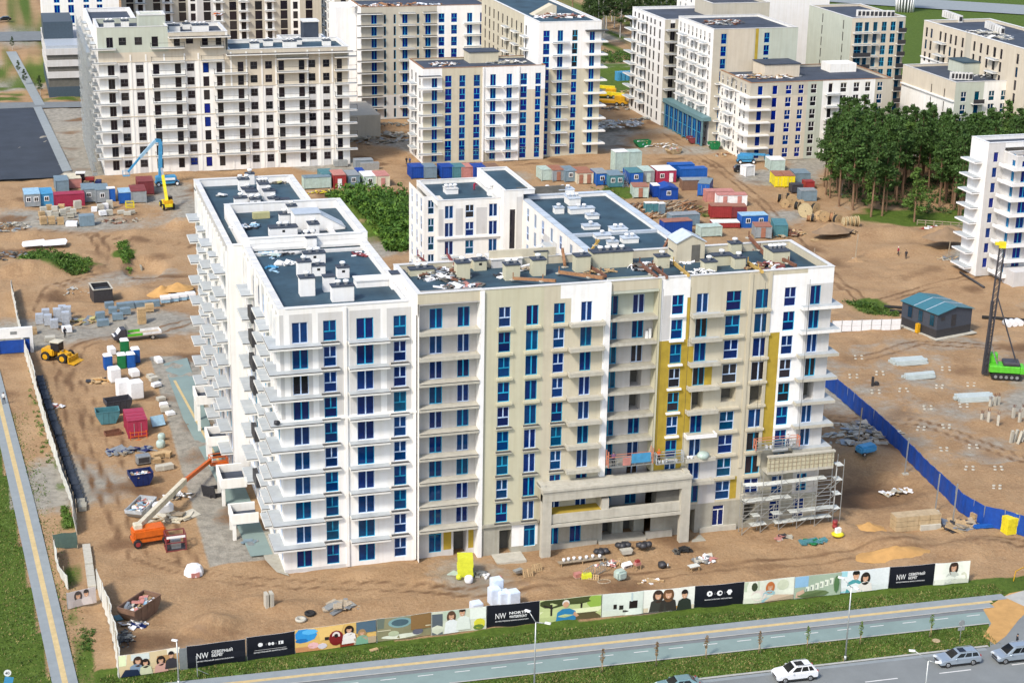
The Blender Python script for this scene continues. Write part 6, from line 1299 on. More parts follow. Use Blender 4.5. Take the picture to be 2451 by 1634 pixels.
# lane clutter
skip_bin(1537, 352, 3.8, 2.2, 1.6, 'green', 'green skip among rubble beside the lane', 4, .8); skip_bin(1708, 357, 2.6, 2.2, 1.7, 'green', 'small green skip at the foot of the beige corner', -5, .5); skip_bin(1662, 342, 3.8, 2.2, 1.5, 'maroon', 'long maroon skip before the arcade', -6, .4); skip_bin(1612, 368, 3.6, 2.0, 1.3, 'tan', 'rusty tan skip spilling timber on the lane', 18, 1.0)
heap(1475, 300, 7, 3.6, 1.2, ['concrete_pale', 'galv', 'plastic_white', 'steel_grey'], 'wide heap of silver scrap beside the white block', 130, 34, (.5, 2.2)); heap(1580, 350, 4.5, 2, .8, ['concrete_pale', 'wood', 'plastic_white'], 'rubble trailing from the green skip', 60, 35); heap(1562, 286, 6.5, 1.6, .6, ['steel_dark', 'steel_grey', 'concrete'], 'dark tarpaulin and sheets dropped along the lane', 46, 36, (.6, 2.4)); heap(1480, 262, 6, 2, .9, ['steel_dark', 'concrete_pale', 'wood_grey'], 'crates and black sheets before the yellow trucks', 60, 37); heap(1505, 225, 6, 2, 1.2, ['wood', 'concrete_pale', 'wood_grey'], 'stacked timber behind the yellow trucks', 50, 38)
heap(1740, 372, 3.5, 1.2, .4, ['wood', 'rust', 'concrete'], 'planks by the beige corner', 30, 39); heap(905, 330, 9, 7, .8, ['concrete', 'concrete_pale', 'steel_grey', 'wood_grey'], 'broad clutter of slabs and pipes in the gap between far blocks', 130, 40, (.6, 2.4)); heap(925, 300, 10, 2.4, .5, ['concrete_dark', 'concrete'], 'grey rubble at the foot of the greige block', 70, 41)
stack(885, 408, 4.2, 1.4, 1.7, 'galv', 'long pack of grey blocks behind the slate cabins', None, 0, 3, cols=4); stack(815, 398, 3.2, 1.4, 1.3, 'galv', 'grey block pack at the foot of the far white block', None, 0, 3, cols=3)
t = thing('formwork_frame', 'cyan formwork stack on the far lane', 'formwork', None, G(1497, 192), .1)
for i in range(5): MB().box(-3 + i * 1.3, -2 + i * 1.3, -1, 1, 0, 2.6).build('panel', pm('sky'), t)
def crane_truck(px, py, rz, label):
 t = thing('crane_truck', label, 'truck', None, G(px, py), radians(rz))
 put('chassis', bevel_mesh(MB().box(-5, 4.2, -1.2, 1.2, .7, 1.5).mesh('chassis', pm('amber')), .08), t); put('cab', bevel_mesh(MB().box(-6.4, -4.2, -1.2, 1.2, .7, 2.7).mesh('cab', pm('amber')), .15, 2), t); MB().box(-6.42, -6.38, -1.0, 1.0, 1.7, 2.5).build('windscreen', 'glass_dark', t)
 put('turret', bevel_mesh(MB().box(.5, 3.4, -1.1, 1.1, 1.5, 2.8).mesh('turret', pm('amber')), .1), t); MB().bar((3.0, 0, 3.0), (-7.0, 0, 3.4), .8, .8).build('boom', pm('yellow'), t); MB().bar((-7.0, 0, 3.4), (-9.0, 0, 3.5), .5, .5).build('jib', pm('amber'), t)
 for x in (-5.2, -3.4, 1.2, 2.8):
  for s in (-1, 1): wheel(t, (x, s * 1.1, .55), .55, .4)
 return t
crane_truck(1467, 252, -28, 'yellow crane truck parked behind the white block, front one'); crane_truck(1445, 235, -22, 'yellow crane truck parked behind the white block, rear one')
def lift_base(t, col, L=4.2, w=2.2, rim='white_paint'):
 put('chassis', bevel_mesh(MB().box(-L / 2, L / 2, -w / 2 + .3, w / 2 - .3, .45, .95).mesh('chassis', pm(col)), .06), t)
 for x in (-L / 2 + .5, L / 2 - .5):
  for s in (-1, 1): wheel(t, (x, s * (w / 2 - .1), .5), .5, .4, rim)
 put('turret', bevel_mesh(MB().box(-L / 2 + .1, L / 2 - .5, -w / 2 + .15, w / 2 - .15, 1.0, 2.1).mesh('turret', pm(col)), .18, 2), t)
t = thing('boom_lift', 'blue articulated boom lift with its arm folded over, before the far white block', 'boom lift', None, G(400, 443), radians(4))
lift_base(t, 'sky', 5.0, 2.4, 'white_paint'); MB().box(-1.2, 1.6, -1.08, -1.05, 1.3, 1.8).build('sign_panel', 'white_paint', t)
MB().bar((-1.4, 0, 1.8), (-1.0, 0, 9.6), .75, .85).build('riser', pm('sky'), t); MB().bar((-.9, 0, 9.7), (-2.0, 0, 9.9), .7, .7).build('knuckle', pm('sky'), t); MB().bar((-2.0, 0, 9.9), (-5.5, 0, 6.4), .6, .6).build('jib', pm('lightblue'), t); MB().bar((-5.5, 0, 6.4), (-8.2, 0, 3.4), .4, .4).build('fly_jib', pm('sky'), t)
b = MB()
for x in (-9.3, -7.9):
 for y in (-.5, .5): b.bar((x, y, 2.6), (x, y, 3.7), .07)
for z in (2.6, 3.7):
 for y in (-.5, .5): b.bar((-9.3, y, z), (-7.9, y, z), .07)
b.box(-9.3, -7.9, -.5, .5, 2.55, 2.6); b.build('basket', pm('sky'), t)
t = thing('telehandler', 'yellow telehandler with its boom raised among the cabins', 'telehandler', None, G(400, 497), radians(95))
put('body', bevel_mesh(MB().box(-2.4, 2.2, -.8, .8, .6, 1.3).mesh('body', pm('yellow')), .1, 2), t); put('cab', bevel_mesh(MB().box(-.6, 1.0, -1.1, -.2, 1.3, 2.4).mesh('cab', 'glass_dark'), .08), t); MB().box(-2.3, -.7, -.9, .9, 1.3, 1.9).build('engine_cover', pm('amber'), t)
for x in (-1.6, 1.5):
 for s in (-1, 1): wheel(t, (x, s * 1.0, .6), .6, .45, pm('yellow'))
MB().bar((-1.8, .3, 1.8), (1.6, .3, 6.4), .55, .6).build('boom', pm('yellow'), t); MB().bar((1.6, .3, 6.4), (2.6, .3, 7.7), .4, .4).build('boom_tip', 'galv', t)
t = thing('cage_pallet', 'small yellow steel cage beside the grey maroon roofed cabin', 'cage', None, G(311, 497), .05)
b = MB()
for x in (-.8, .8):
 for y in (-.5, .5): b.bar((x, y, 0), (x, y, 1.3), .12)
for z in (.1, .7, 1.3):
 for y in (-.5, .5): b.bar((-.8, y, z), (.8, y, z), .1)
b.build('cage', pm('yellow'), t)
t = thing('tractor', 'red tractor with a glazed cab behind the cabin row', 'tractor', None, G(202, 442), radians(-8))
put('hood', bevel_mesh(MB().box(.2, 2.2, -.5, .5, .9, 1.7).mesh('hood', pm('red')), .12, 2), t); put('cab', bevel_mesh(MB().box(-1.6, .2, -.75, .75, 1.0, 2.6).mesh('cab', 'glass_dark'), .08), t); MB().box(-1.7, .3, -.85, .85, 2.6, 2.75).build('cab_roof', 'white_paint', t); MB().box(2.4, 3.6, -1.1, 1.1, .2, .9).build('blade', pm('navy'), t); MB().bar((2.2, 0, .6), (2.4, 0, .6), .3).build('link', 'steel_dark', t)
for s in (-1, 1): wheel(t, (-1.0, s * .95, .85), .85, .45, pm('red')); wheel(t, (1.5, s * .8, .5), .5, .3, pm('red'))
t = thing('wheel_loader', 'amber wheel loader with black cab near the gate', 'loader', None, G(142, 862), radians(-36))
put('rear_body', bevel_mesh(MB().box(-2.6, -.4, -.95, .95, .8, 1.9).mesh('rear_body', pm('amber')), .15, 2), t); put('front_frame', bevel_mesh(MB().box(.2, 1.9, -.75, .75, .7, 1.4).mesh('front_frame', pm('amber')), .1), t); put('cab', bevel_mesh(MB().box(-1.0, .5, -.75, .75, 1.6, 3.0).mesh('cab', 'glass_dark'), .1), t); MB().box(-1.1, .6, -.85, .85, 3.0, 3.12).build('cab_roof', pm('cream'), t)
for x in (-1.7, 1.3):
 for s in (-1, 1): wheel(t, (x, s * 1.0, .75), .75, .5, pm('amber'))
for s in (-1, 1): MB().bar((.6, s * .5, 1.6), (2.6, s * .5, .7), .2, .35).build('lift_arm', pm('amber'), t)
b = MB(); b.sprism([(2.4, .15), (3.5, .05), (3.55, .15), (2.6, .35), (2.55, 1.1), (2.4, 1.1)], -1.35, 1.35); b.build('bucket', pm('amber'), t)
t = thing('flatbed_truck', 'dark cabbed flatbed truck with green and white side boards', 'truck', None, G(330, 812), radians(188))
b = MB(); b.sprism([(1.9, .5), (3.9, .5), (3.95, 1.1), (3.3, 1.35), (2.7, 2.15), (1.95, 2.2)], -.95, .95); put('cab', bevel_mesh(b.mesh('cab', pm('dark')), .08, 2), t); MB().quad([(3.32, -.8, 1.42), (3.32, .8, 1.42), (2.78, .75, 2.1), (2.78, -.75, 2.1)]).quad([(3.35, -.8, 1.44), (3.35, .8, 1.44), (2.81, .75, 2.12), (2.81, -.75, 2.12)]).build('windscreen', pm('white'), t); MB().box(3.35, 3.96, -.8, .8, 1.12, 1.2).build('bonnet', pm('white'), t)
MB().box(-3.6, 1.8, -1.05, 1.05, .8, .95).build('bed', 'wood_grey', t)
for y in (-1.08, 1.03): MB().box(-3.6, -.6, y, y + .05, .95, 1.35).build('side_board', pm('white'), t); MB().box(-.6, 1.8, y, y + .05, .95, 1.35).build('side_board', pm('limegreen'), t)
MB().box(-3.64, -3.6, -1.05, 1.05, .95, 1.35).build('tail_board', pm('white'), t); b = MB()
for i in range(5): b.bar((1.75, -.9 + i * .45, .95), (1.75, -.9 + i * .45, 2.6), .06)
b.build('headboard', 'steel_grey', t)
for x in (2.9, -2.2):
 for s in (-1, 1): wheel(t, (x, s * .9, .42), .42, .25)
# orange boom lift in the yard
t = thing('boom_lift', 'orange boom lift with a long cream boom reaching across the yard', 'boom lift', None, G(360, 1297), radians(8))
lift_base(t, 'orange', 4.4, 2.3, pm('red'))
tip = G(505, 1128, 1.6); o = G(360, 1297); R_ = Matrix.Rotation(-radians(8), 3, 'Z'); tl = R_ @ (Vector(tip) - Vector(o)); st = Vector((-1.3, 0, 2.3)); q = st.lerp(tl, .12); q.z += .5
m1 = st.lerp(tl, .62); m1.z += .4
MB().bar(st, m1, .55, .75).build('boom', pm('cream'), t); MB().bar(m1, tl, .36, .5).build('inner_boom', pm('orange'), t); b = MB(); b.box(-1.9, -.9, -.5, .5, 2.0, 2.7); put('pivot', bevel_mesh(b.mesh('pivot', pm('cream')), .1), t)
b = MB()
for x in (-.1, 2.2):
 for y in (-.5, .5): b.bar((tl.x + x, tl.y + y, tl.z - .6), (tl.x + x, tl.y + y, tl.z + .6), .09)
for z in (-.6, 0, .6):
 for y in (-.5, .5): b.bar((tl.x - .1, tl.y + y, tl.z + z), (tl.x + 2.2, tl.y + y, tl.z + z), .08)
 for x in (-.1, 2.2): b.bar((tl.x + x, tl.y - .5, tl.z + z), (tl.x + x, tl.y + .5, tl.z + z), .08)
b.box(tl.x - .1, tl.x + 2.2, tl.y - .5, tl.y + .5, tl.z - .66, tl.z - .6); b.build('basket', pm('orange'), t)
MB().box(tl.x + .5, tl.x + 1.6, tl.y + .55, tl.y + .7, tl.z, tl.z + .6).build('control_box', 'steel_dark', t)
# scissor lift and black car on the lane
t = thing('boom_lift', 'cyan folded boom lift beside the beige corner', 'boom lift', None, G(1785, 391), radians(-10)); lift_base(t, 'sky', 4.2, 2.0, 'white_paint'); MB().bar((-1.5, 0, 2.3), (4.5, 0, 2.0), .5, .5).build('boom', pm('sky'), t); MB().box(4.5, 5.6, -.7, .7, .8, 1.9).build('basket', pm('sky'), t)
# ------------------------------------------------------------------ right field: pump house, fences, rig, piles, reels
t = thing('pump_house', 'dark slate prefab house with a low blue ridge roof on a plinth', 'house', None, (116.6, 59.9, 0), radians(14))
MB().box(0, 7.6, 0, 8.4, .15, 1.5).build('plinth', 'steel_dark', t); MB().box(-.6, 8.4, -.8, 9.2, 0, .14).build('base_slab', 'concrete_pale', t)
b = MB(); b.sprism([(0, 1.5), (7.6, 1.5), (7.6, 4.1), (3.8, 4.9), (0, 4.1)], 0, 8.4); b.build('wall', 'slate_wall', t)
b = MB(); b.obox((1.8, 4.2, 4.62), 4.2, 9.0, .1, 0, 0, 0, -.207); b.build('roof_slope', 'roof_blue', t); b = MB(); b.obox((5.8, 4.2, 4.62), 4.2, 9.0, .1, 0, 0, 0, .207); b.build('roof_slope', 'roof_blue', t)
for y in (2.6, 5.4):
 for s, a in ((1.8, -.207), (5.8, .207)): MB().obox((s, y, 4.71), 4.15, .1, .08, 0, 0, 0, a).build('roof_seam', 'coping_blue', t)
MB().box(3.1, 4.1, -.04, -.002, 1.7, 3.7).build('door', 'steel_dark', t); MB().box(.8, 1.6, -.04, -.002, 3.0, 3.6).build('vent_grille', 'steel_dark', t)
for y in (1.2, 3.9, 6.4): o = MB().box(-.05, -.002, -.55, .55, 0, 2.0).build('window', 'frame_dark', t, (0, y, 1.9)); MB().box(-.07, -.05, -.45, -.03, .1, 1.9).box(-.07, -.05, .03, .45, .1, 1.9).build('pane', 'glass_teal', o)
MB().box(-.9, -.3, 3.4, 4.0, .14, 1.7).build('cabinet', pm('amber'), t)
fx = [G(1990, 796), G(2155, 788)]
t = thing('panel_fence', 'white panel fence between the building and the pump house', 'fence', None, fx[0], atan2(fx[1][1] - fx[0][1], fx[1][0] - fx[0][0])); Lf = hypot(fx[1][0] - fx[0][0], fx[1][1] - fx[0][1])
for i in range(7):
 w = Lf / 7
 for j in range(2): MB().box(i * w + .06, (i + 1) * w - .06, -.03, .03, .15 + j * .95, 1.06 + j * .95).build('panel', 'plastic_white', t)
 MB().box(i * w - .05, i * w + .05, -.06, .06, 0, 2.15).build('post', 'galv', t)
MB().box(Lf - .05, Lf + .05, -.06, .06, 0, 2.15).build('post', 'galv', t)
def sheet_fence(pts, h, mat, label, name='sheet_fence', pitch=2.2, post='galv', wob=.12, posts=True, seed=2):
 """run of fence sheets between posts, each sheet a piece that sags and leans a little"""
 rr = random.Random(seed); t = thing(name, label, 'fence', None, pts[0]); o = Vector(pts[0]); P = [Vector(p) - o for p in pts]
 segs = []
 for a, b in zip(P, P[1:]):
  n = max(1, round((b - a).length / pitch))
  for i in range(n): segs.append((a.lerp(b, i / n), a.lerp(b, (i + 1) / n)))
 lean = 0
 for a, b in segs:
  d = (b - a).normalized(); nrm = Vector((-d.y, d.x, 0)); l2 = max(-.3, min(.3, lean + rr.uniform(-wob, wob)))
  k = 5; m = MB(); top = []; bot = []
  for i in range(k + 1):
   f = i / k; p = a.lerp(b, f); bl = nrm * (.06 * sin(f * pi * 2 + rr.random())); ln = nrm * (lean * (1 - f) + l2 * f)
   bot.append(p + Vector((0, 0, .08)) + bl); top.append(p + ln + bl * .5 + Vector((0, 0, h + .05 * sin(f * pi) * rr.uniform(-1, 1))))
  th = nrm * .03
  for i in range(k):
   m.quad([bot[i] - th, bot[i + 1] - th, top[i + 1] - th, top[i] - th], 0, True); m.quad([bot[i + 1] + th, bot[i] + th, top[i] + th, top[i + 1] + th], 0, True); m.quad([top[i] - th, top[i + 1] - th, top[i + 1] + th, top[i] + th])
  m.quad([bot[0] + th, bot[0] - th, top[0] - th, top[0] + th]); m.quad([bot[k] - th, bot[k] + th, top[k] + th, top[k] - th])
  m.build('fence_sheet', mat, t); lean = l2
  if posts: MB().bar(a + nrm * .12, a + nrm * .12 + Vector((0, 0, h + .1)), .08).build('post', post, t)
 return t
sheet_fence([G(1960, 916), G(1995, 942), G(2120, 1050), G(2230, 1160), G(2300, 1228), G(2352, 1258), G(2400, 1268), G(2470, 1290)], 2.6, 'pt_royal', 'royal blue sheet fence running down the right side of the site', 'sheet_fence', 2.4, 'galv', .1)
for i, (x0, y0, x1, y1) in enumerate(((2054, 1060, 2065, 973), (2165, 1135, 2167, 1042), (2238, 1225, 2249, 1130), (2280, 1250, 2296, 1160))):
 p = G(x0, y0); t = thing('lamp_pole', 'thin pole leaning before the blue fence, %s from the building' % ('first', 'second', 'third', 'fourth')[i], 'pole', None, p); MB().bar((0, 0, 0), (.15, 0, 5.2), .13).build('pole', 'wood_grey' if i < 1 else 'galv', t); MB().box(-.3, .5, -.25, .25, -.02, .2).build('foot', 'concrete_pale', t)
# piling rig
t = thing('piling_rig', 'green tracked piling rig with a tall black mast', 'piling rig', None, G(2405, 902), radians(-24))
for s in (-1, 1):
 b = MB(); b.sprism([(-2.3, .35), (-2.0, .05), (2.0, .05), (2.3, .35), (2.3, .6), (2.0, .9), (-2.0, .9), (-2.3, .6)], s * 1.15 - .3, s * 1.15 + .3); o = b.build('track', 'rubber', t)
 for i in range(5): MB().cyl((-1.6 + i * .8, s * 1.46, .45), (-1.6 + i * .8, s * 1.5, .45), .26, .26, 10).build('roller', 'steel_grey', o)
put('deck', bevel_mesh(MB().box(-2.6, 2.0, -1.3, 1.3, 1.0, 2.1).mesh('deck', pm('limegreen')), .1), t); put('engine_cover', bevel_mesh(MB().box(-.6, 1.9, -1.2, 1.2, 2.1, 2.7).mesh('engine_cover', pm('dark')), .15), t); put('counterweight', bevel_mesh(MB().box(2.0, 2.7, -1.2, 1.2, .9, 2.0).mesh('counterweight', pm('limegreen')), .1), t); put('cab', bevel_mesh(MB().box(-2.6, -1.3, .2, 1.3, 2.1, 3.6).mesh('cab', pm('limegreen')), .1), t); MB().box(-2.64, -2.6, .3, 1.2, 2.5, 3.4).build('windscreen', 'glass_dark', t)
mx = -3.1
b = MB()
for x in (-.35, .35):
 for y in (-.35, .35): b.bar((mx + x, y, .3), (mx + x + .6, y, 20.4), .14)
for i in range(20):
 z0, z1 = .4 + i, 1.4 + i; o = .6 * i / 20
 for y in (-.35, .35): b.bar((mx - .35 + o, y, z0), (mx + .35 + o, y, z1), .08)
 for x in (-.35, .35): b.bar((mx + x + o, -.35, z1), (mx + x + o, .35, z0), .08)
b.box(mx - .2, mx + .25, -.22, .22, .3, 12); b.build('mast', pm('dark'), t); b = MB(); b.box(mx + .1, mx + 1.1, -.4, .4, 20.4, 21.3); b.box(mx - .5, mx + .2, -.25, .25, 20.8, 21.2); b.build('mast_head', pm('yellow'), t)
for s in (-.9, .9): MB().bar((1.4, s, 2.6), (mx + .8, s * .3, 12.5), .16).build('backstay', pm('dark'), t)
for s in (-.5, .5): MB().bar((-1.4, s, 2.2), (mx + .5, s * .5, 5.2), .2).build('ram', 'chrome', t)
def beams(px, py, L, n, layers, label, rz):
 t = thing('beam_stack', label, 'beam stack', None, G(px, py), radians(rz))
 me = MB().box(-L / 2, L / 2, -.17, .17, 0, .34).mesh('beam', pm('paleconc'))
 for l in range(layers):
  for i in range(n - l): o = put('beam', me, t); o.location = (RS.uniform(-.25, .25), (i - (n - l) / 2) * .42, .05 + l * .38)
 return t
PAL['paleconc'] = 1; C('pt_paleconc', (.47, .53, .52), .8, var=.1)
beams(2173, 868, 5.4, 6, 2, 'pale concrete piles stacked, upper of the two front stacks', -2); beams(2198, 903, 5.0, 4, 2, 'pale concrete piles stacked, lower of the two front stacks', 1); beams(2330, 955, 5.6, 6, 2, 'pale concrete piles stacked nearer the rig', -5)
t = thing('pipe_stack', 'three white wrapped rolls beside the rig', 'rolls', None, G(2425, 780), 0)
for i in range(3): MB().cyl((i * 1.1 - 1.1, -.6, .55), (i * 1.1 - 1.1, .9, .55), .55, .55, 14).build('roll', 'plastic_white', t)
pg = 'driven concrete piles standing proud of the sand'
for px, py, h in ((2370, 972, 1.1), (2380, 970, 1.4), (2389, 968, 1.3), (2365, 1010, 1.6), (2350, 1005, 1.0), (2388, 1018, 1.6), (2425, 1000, 1.6), (2440, 1010, 1.5), (2447, 998, 1.5)):
 t = thing('concrete_pile', 'upright concrete pile stub with dark rebar on top, near the blue fence field', 'pile', pg, G(px, py), RS.uniform(0, 1)); MB().box(-.18, .18, -.18, .18, 0, h).build('shaft', 'concrete_pale', t); b = MB()
 for a in (-.1, .1):
  for c in (-.1, .1): b.bar((a, c, h), (a * 1.6, c * 1.6, h + .5), .05)
 b.build('rebar', 'rust', t)
for i, (px, py) in enumerate(((2420, 1060), (2430, 1058), (2440, 1062), (2448, 1056))): t = thing('concrete_pile', 'cut pile leaning in the sheaf at the right edge', 'pile', 'leaning cut piles at the right edge', G(px, py), .3 * i); MB().obox((0, 0, .95), .36, .36, 1.9, 0, 0, .15, .1 * i).build('shaft', 'concrete_pale', t)
cap_me = MB().lathe((0, 0, 0), [(.22, -.1), (.22, .12), (.1, .14)], 8).mesh('pile_head', 'concrete_pale')
for cx, cy in ((2107, 893), (2163, 933), (2043, 900), (2265, 882), (2248, 925), (2307, 970), (2220, 975), (2265, 1020), (2330, 1068), (2205, 1025), (2390, 1120), (2260, 1075), (2325, 920), (2055, 855), (2385, 1165), (2095, 937), (2320, 1120)):
 for i in range(4):
  px, py = cx + (i % 2) * 16 - 8 + RS.uniform(-2, 2), cy + (i // 2) * 7 - 3; put('pile_head', cap_me, None, G(px, py), 0, 'pale round pile head flush with the sand, in a group of four', 'pile head', 'pile heads in the sand')
t = thing('rebar_stub', 'short dark casing and coil beside the pile heads', 'casing', None, G(2088, 924), 0); MB().bar((0, 0, 0), (0, 0, 1.5), .3).build('casing', 'steel_dark', t); MB().cyl((.8, 0, .3), (.8, .4, .3), .35, .35, 12).build('coil', 'steel_dark', t)
# cable reels
def reel(px, py, r, w, label, rz, core='wood', face='wood', grp=None, wound=None):
 t = thing('cable_reel', label, 'cable reel', grp, G(px, py), radians(rz))
 for s in (-1, 1):
  o = MB().cyl((0, s * w / 2 - .05, r), (0, s * w / 2 + .05, r), r, r, 20, smooth=True).build('flange', face, t); MB().cyl((0, s * (w / 2 + .05), r), (0, s * (w / 2 + .08), r), .12, .12, 8).build('hub', 'steel_dark', o)
 MB().cyl((0, -w / 2, r), (0, w / 2, r), r * (.8 if wound else .5), r * (.8 if wound else .5), 18).build('drum', wound or core, t)
 return t
gr = 'wooden cable reels in the row below the grove'
for i, (px, py, r, w, rz) in enumerate(((1866, 484, .95, .8, 60), (1877, 497, .95, .9, -10), (1885, 478, .8, .8, 70), (1895, 490, 1.1, .9, -25), (1908, 502, .9, .9, 40), (1917, 496, .8, .7, -30), (1950, 510, 1.1, .9, 20), (1960, 525, .9, .9, -50), (1972, 530, 1.1, .8, -12), (1990, 530, 1.0, .8, 55), (2003, 538, 1.1, .9, 20), (1935, 530, .7, .7, 60), (1945, 531, .7, .7, 55))): reel(px, py, r, w, 'wooden cable reel in the jumbled line below the grove', rz, grp=gr, wound='rust_light' if i % 2 else 'rubber')
for i in range(4): reel(2020 + i * 10, 546 - i, 1.15, .5, 'pale wooden reel in the neat row of four at the end of the line', 78, 'wood', 'wood_pale', 'neat row of four reels', 'wood')
reel(1926, 520, 1.45, 1.1, 'largest reel, wound with black cable, cream flange', -18, 'wood', 'wood_pale', None, 'rubber'); t = reel(1942, 574, .9, .4, 'reel lying on its side beside the tangle of boards', 0); t.rotation_euler = (pi / 2, 0, .4)
heap(2035, 556, 2.6, .5, .3, ['wood', 'steel_dark'], 'planks under the neat row of reels', 20, 44)
for i, (x0, y0, y1, lb) in enumerate(((2047, 620, 552, 'bare pole on a small mound in the sand'), (2268, 622, 570, 'bare pole before the white tower'), (1946, 622, 590, 'short pole near the bar roof'), (2013, 467, 420, 'pole beside the red store'))): t = thing('pole', lb, 'pole', None, G(x0, y0)); MB().bar((0, 0, 0), (.2, 0, (y0 - y1) / 14.0), .14).build('shaft', 'wood_grey', t); MB().box(-.5, .5, -.4, .4, -.05, .18).build('foot', 'concrete_pale', t)
pile(2050, 625, 2.4, 1.6, .8, 'site_ground', 'small brown mound round the bare pole', 9, 'soil_pile'); pile(1993, 552, 4.2, 2.6, 1.5, 'concrete_dark2', 'dark soil mound before the reels', 7, 'soil_pile'); pile(2265, 568, 4.6, 2.8, 2.2, 'concrete_dark2', 'grey brown mound before the white tower', 8, 'soil_pile')
heap(2270, 620, 2.4, .9, .35, ['concrete_pale', 'wood', 'steel_grey'], 'scraps round the pole before the tower', 24, 45); heap(2325, 600, 2.0, 1.0, .6, ['plastic_white', pm('red'), 'concrete_pale'], 'white and red sacks at the foot of the tower', 22, 46); heap(2230, 548, 2.6, .6, .5, [pm('red'), 'plastic_white'], 'red tarpaulin bundle at the grove edge', 16, 47, (.6, 1.6)); heap(2310, 556, 1.0, .5, .5, [pm('red')], 'small red bundle at the grove edge', 6, 48)
t = thing('rail_fence', 'low timber rail fence along the grove edge', 'fence', None, G(2195, 538)); p0 = Vector(G(2195, 538)); p1 = Vector(G(2315, 546))
for i in range(7): q = p0.lerp(p1, i / 6) - p0; MB().bar(q, q + Vector((0, 0, 1.1)), .14).build('post', 'wood_grey', t)
for z in (.5, 1.0): MB().bar(Vector((0, 0, z)), p1 - p0 + Vector((0, 0, z)), .1).build('rail', 'wood_grey', t)
for (x0, y0, x1, y1, lb) in ((2115, 737, 2190, 742, 'black pipe on the ground left of the pump house, upper'), (2130, 747, 2188, 752, 'black pipe on the ground left of the pump house, lower'), (2350, 762, 2451, 770, 'black pipe right of the pump house')): p0 = Vector(G(x0, y0, .25)); p1 = Vector(G(x1, y1, .25)); t = thing('pipe', lb, 'pipe', None, p0); MB().cyl((0, 0, 0), p1 - p0, .3, .3, 10).build('pipe', 'rubber', t)
t = thing('pipe', 'rusty pipe slanting to the foot of the tower', 'pipe', None, G(2298, 654, .2)); MB().cyl((0, 0, 0), Vector(G(2355, 690, .2)) - Vector(G(2298, 654, .2)), .22, .22, 8).build('pipe', 'steel_dark', t)
heap(2170, 768, 2.2, .8, .4, ['steel_dark', 'wood', 'plastic_white'], 'black scraps beside the pump house cabinet', 24, 49); heap(2050, 1040, 6.5, 4.5, .7, ['concrete_pale', 'wood_grey', 'steel_grey', 'concrete'], 'splintered boards strewn between the building and the blue fence', 150, 50, (.5, 2.2)); heap(2150, 1180, 2.2, 1.0, .5, ['wood', 'concrete_pale', 'plastic_white'], 'broken boxes below the blue fence', 20, 51, (.5, 1.3))
t = thing('tarped_cart', 'bright blue tarpaulin over a small cart in the excavation', 'cart', None, G(2072, 1085), radians(14)); put('tarpaulin', bevel_mesh(MB().box(-1.4, 1.4, -.8, .8, .3, 1.3).mesh('tarpaulin', pm('sky')), .25, 2), t)
for s in (-1, 1): wheel(t, (-.9, s * .75, .3), .3, .18)
t = thing('pallet_stack', 'large stack of sand coloured slabs in front of the blue fence', 'pallet stack', None, G(2190, 1262), radians(-2))
for l in range(3):
 for i in range(4): MB().box(-3.0 + i * 1.5 + .02, -1.5 + i * 1.5 - .02, -.8 + RS.uniform(-.05, .05), .9, l * .65 + .02, l * .65 + .62).build('slab_pack', pm('tan'), t)
MB().box(.2, 2.9, -1.15, -.85, 0, .7).build('board', 'concrete_pale', t)
heap(2290, 1260, 3.0, .9, .35, ['steel_dark', 'wood', 'wood_grey', 'steel_grey'], 'poles and boards beside the slab stack', 40, 52, (.8, 2.6)); t = thing('tarpaulin_roll', 'blue tarpaulin over boards beside the yellow pack', 'tarpaulin', None, G(2363, 1263), -.1); put('tarpaulin', bevel_mesh(MB().box(-1.8, 1.6, -.4, .4, .05, .5).mesh('tarpaulin', pm('blue')), .15, 2), t)
stack(2420, 1275, 2.2, 1.4, 2.1, pm('yellow'), 'yellow white and pink packs stacked at the right edge', None, 4, 4, wrap=None, cols=2); stack(2335, 1245, 1.2, 1.0, .9, 'wood', 'empty pallets before the blue fence bend', None, 8, 4); stack(2362, 1243, 1.0, 1.0, .8, 'steel_grey', 'grey machine box before the blue fence bend', None, 0, 1)
pile(2145, 1325, 5.2, 2.0, 1.1, 'sand_orange', 'long orange sand ridge near the banner fence', 12); pile(2075, 1265, 2.6, 1.6, .9, 'sand_orange', 'orange sand pile below the excavation', 13)
t = thing('barrier', 'yellow steel barrier frame in the right foreground pit', 'barrier', None, G(2440, 1385), .3); b = MB(); b.bar((-1, 0, 0), (-.8, 0, 1.2), .08); b.bar((-.8, 0, 1.2), (2, .4, 1.2), .08); b.bar((2, .4, 0), (2, .4, 1.2), .08); b.build('frame', pm('amber'), t)
M('fence_pale', (.60, .60, .55), .7, .12, .9, streak=.2); M('plastic_blue', (.62, .70, .80), .35, .1, 2)
# ------------------------------------------------------------------ fences and printed banners
sheet_fence([G(28, 700), G(45, 785), G(58, 845), G(80, 920), G(115, 1053), G(150, 1150), G(181, 1235), G(184, 1280)], 2.2, 'fence_pale', 'long pale sheet fence along the left path', 'sheet_fence', 2.6, 'wood_grey', .16, True, 3)
sheet_fence([G(130, 1325), G(140, 1370), G(163, 1412)], 1.8, 'fence_pale', 'sagging pale fence remnant beside the left path', 'sheet_fence', 2.4, 'wood_grey', .3, True, 5)
sheet_fence([G(232, 1408), G(243, 1440), G(262, 1495), G(276, 1560), G(284, 1622)], 2.4, 'fence_pale', 'pale leaning fence at the road corner', 'sheet_fence', 2.0, 'wood_grey', .28, True, 6)
t = thing('safety_net', 'dark green netting hung at the broken fence corner', 'netting', None, G(128, 1312)); p1 = Vector(G(186, 1312)) - Vector(G(128, 1312)); b = MB()
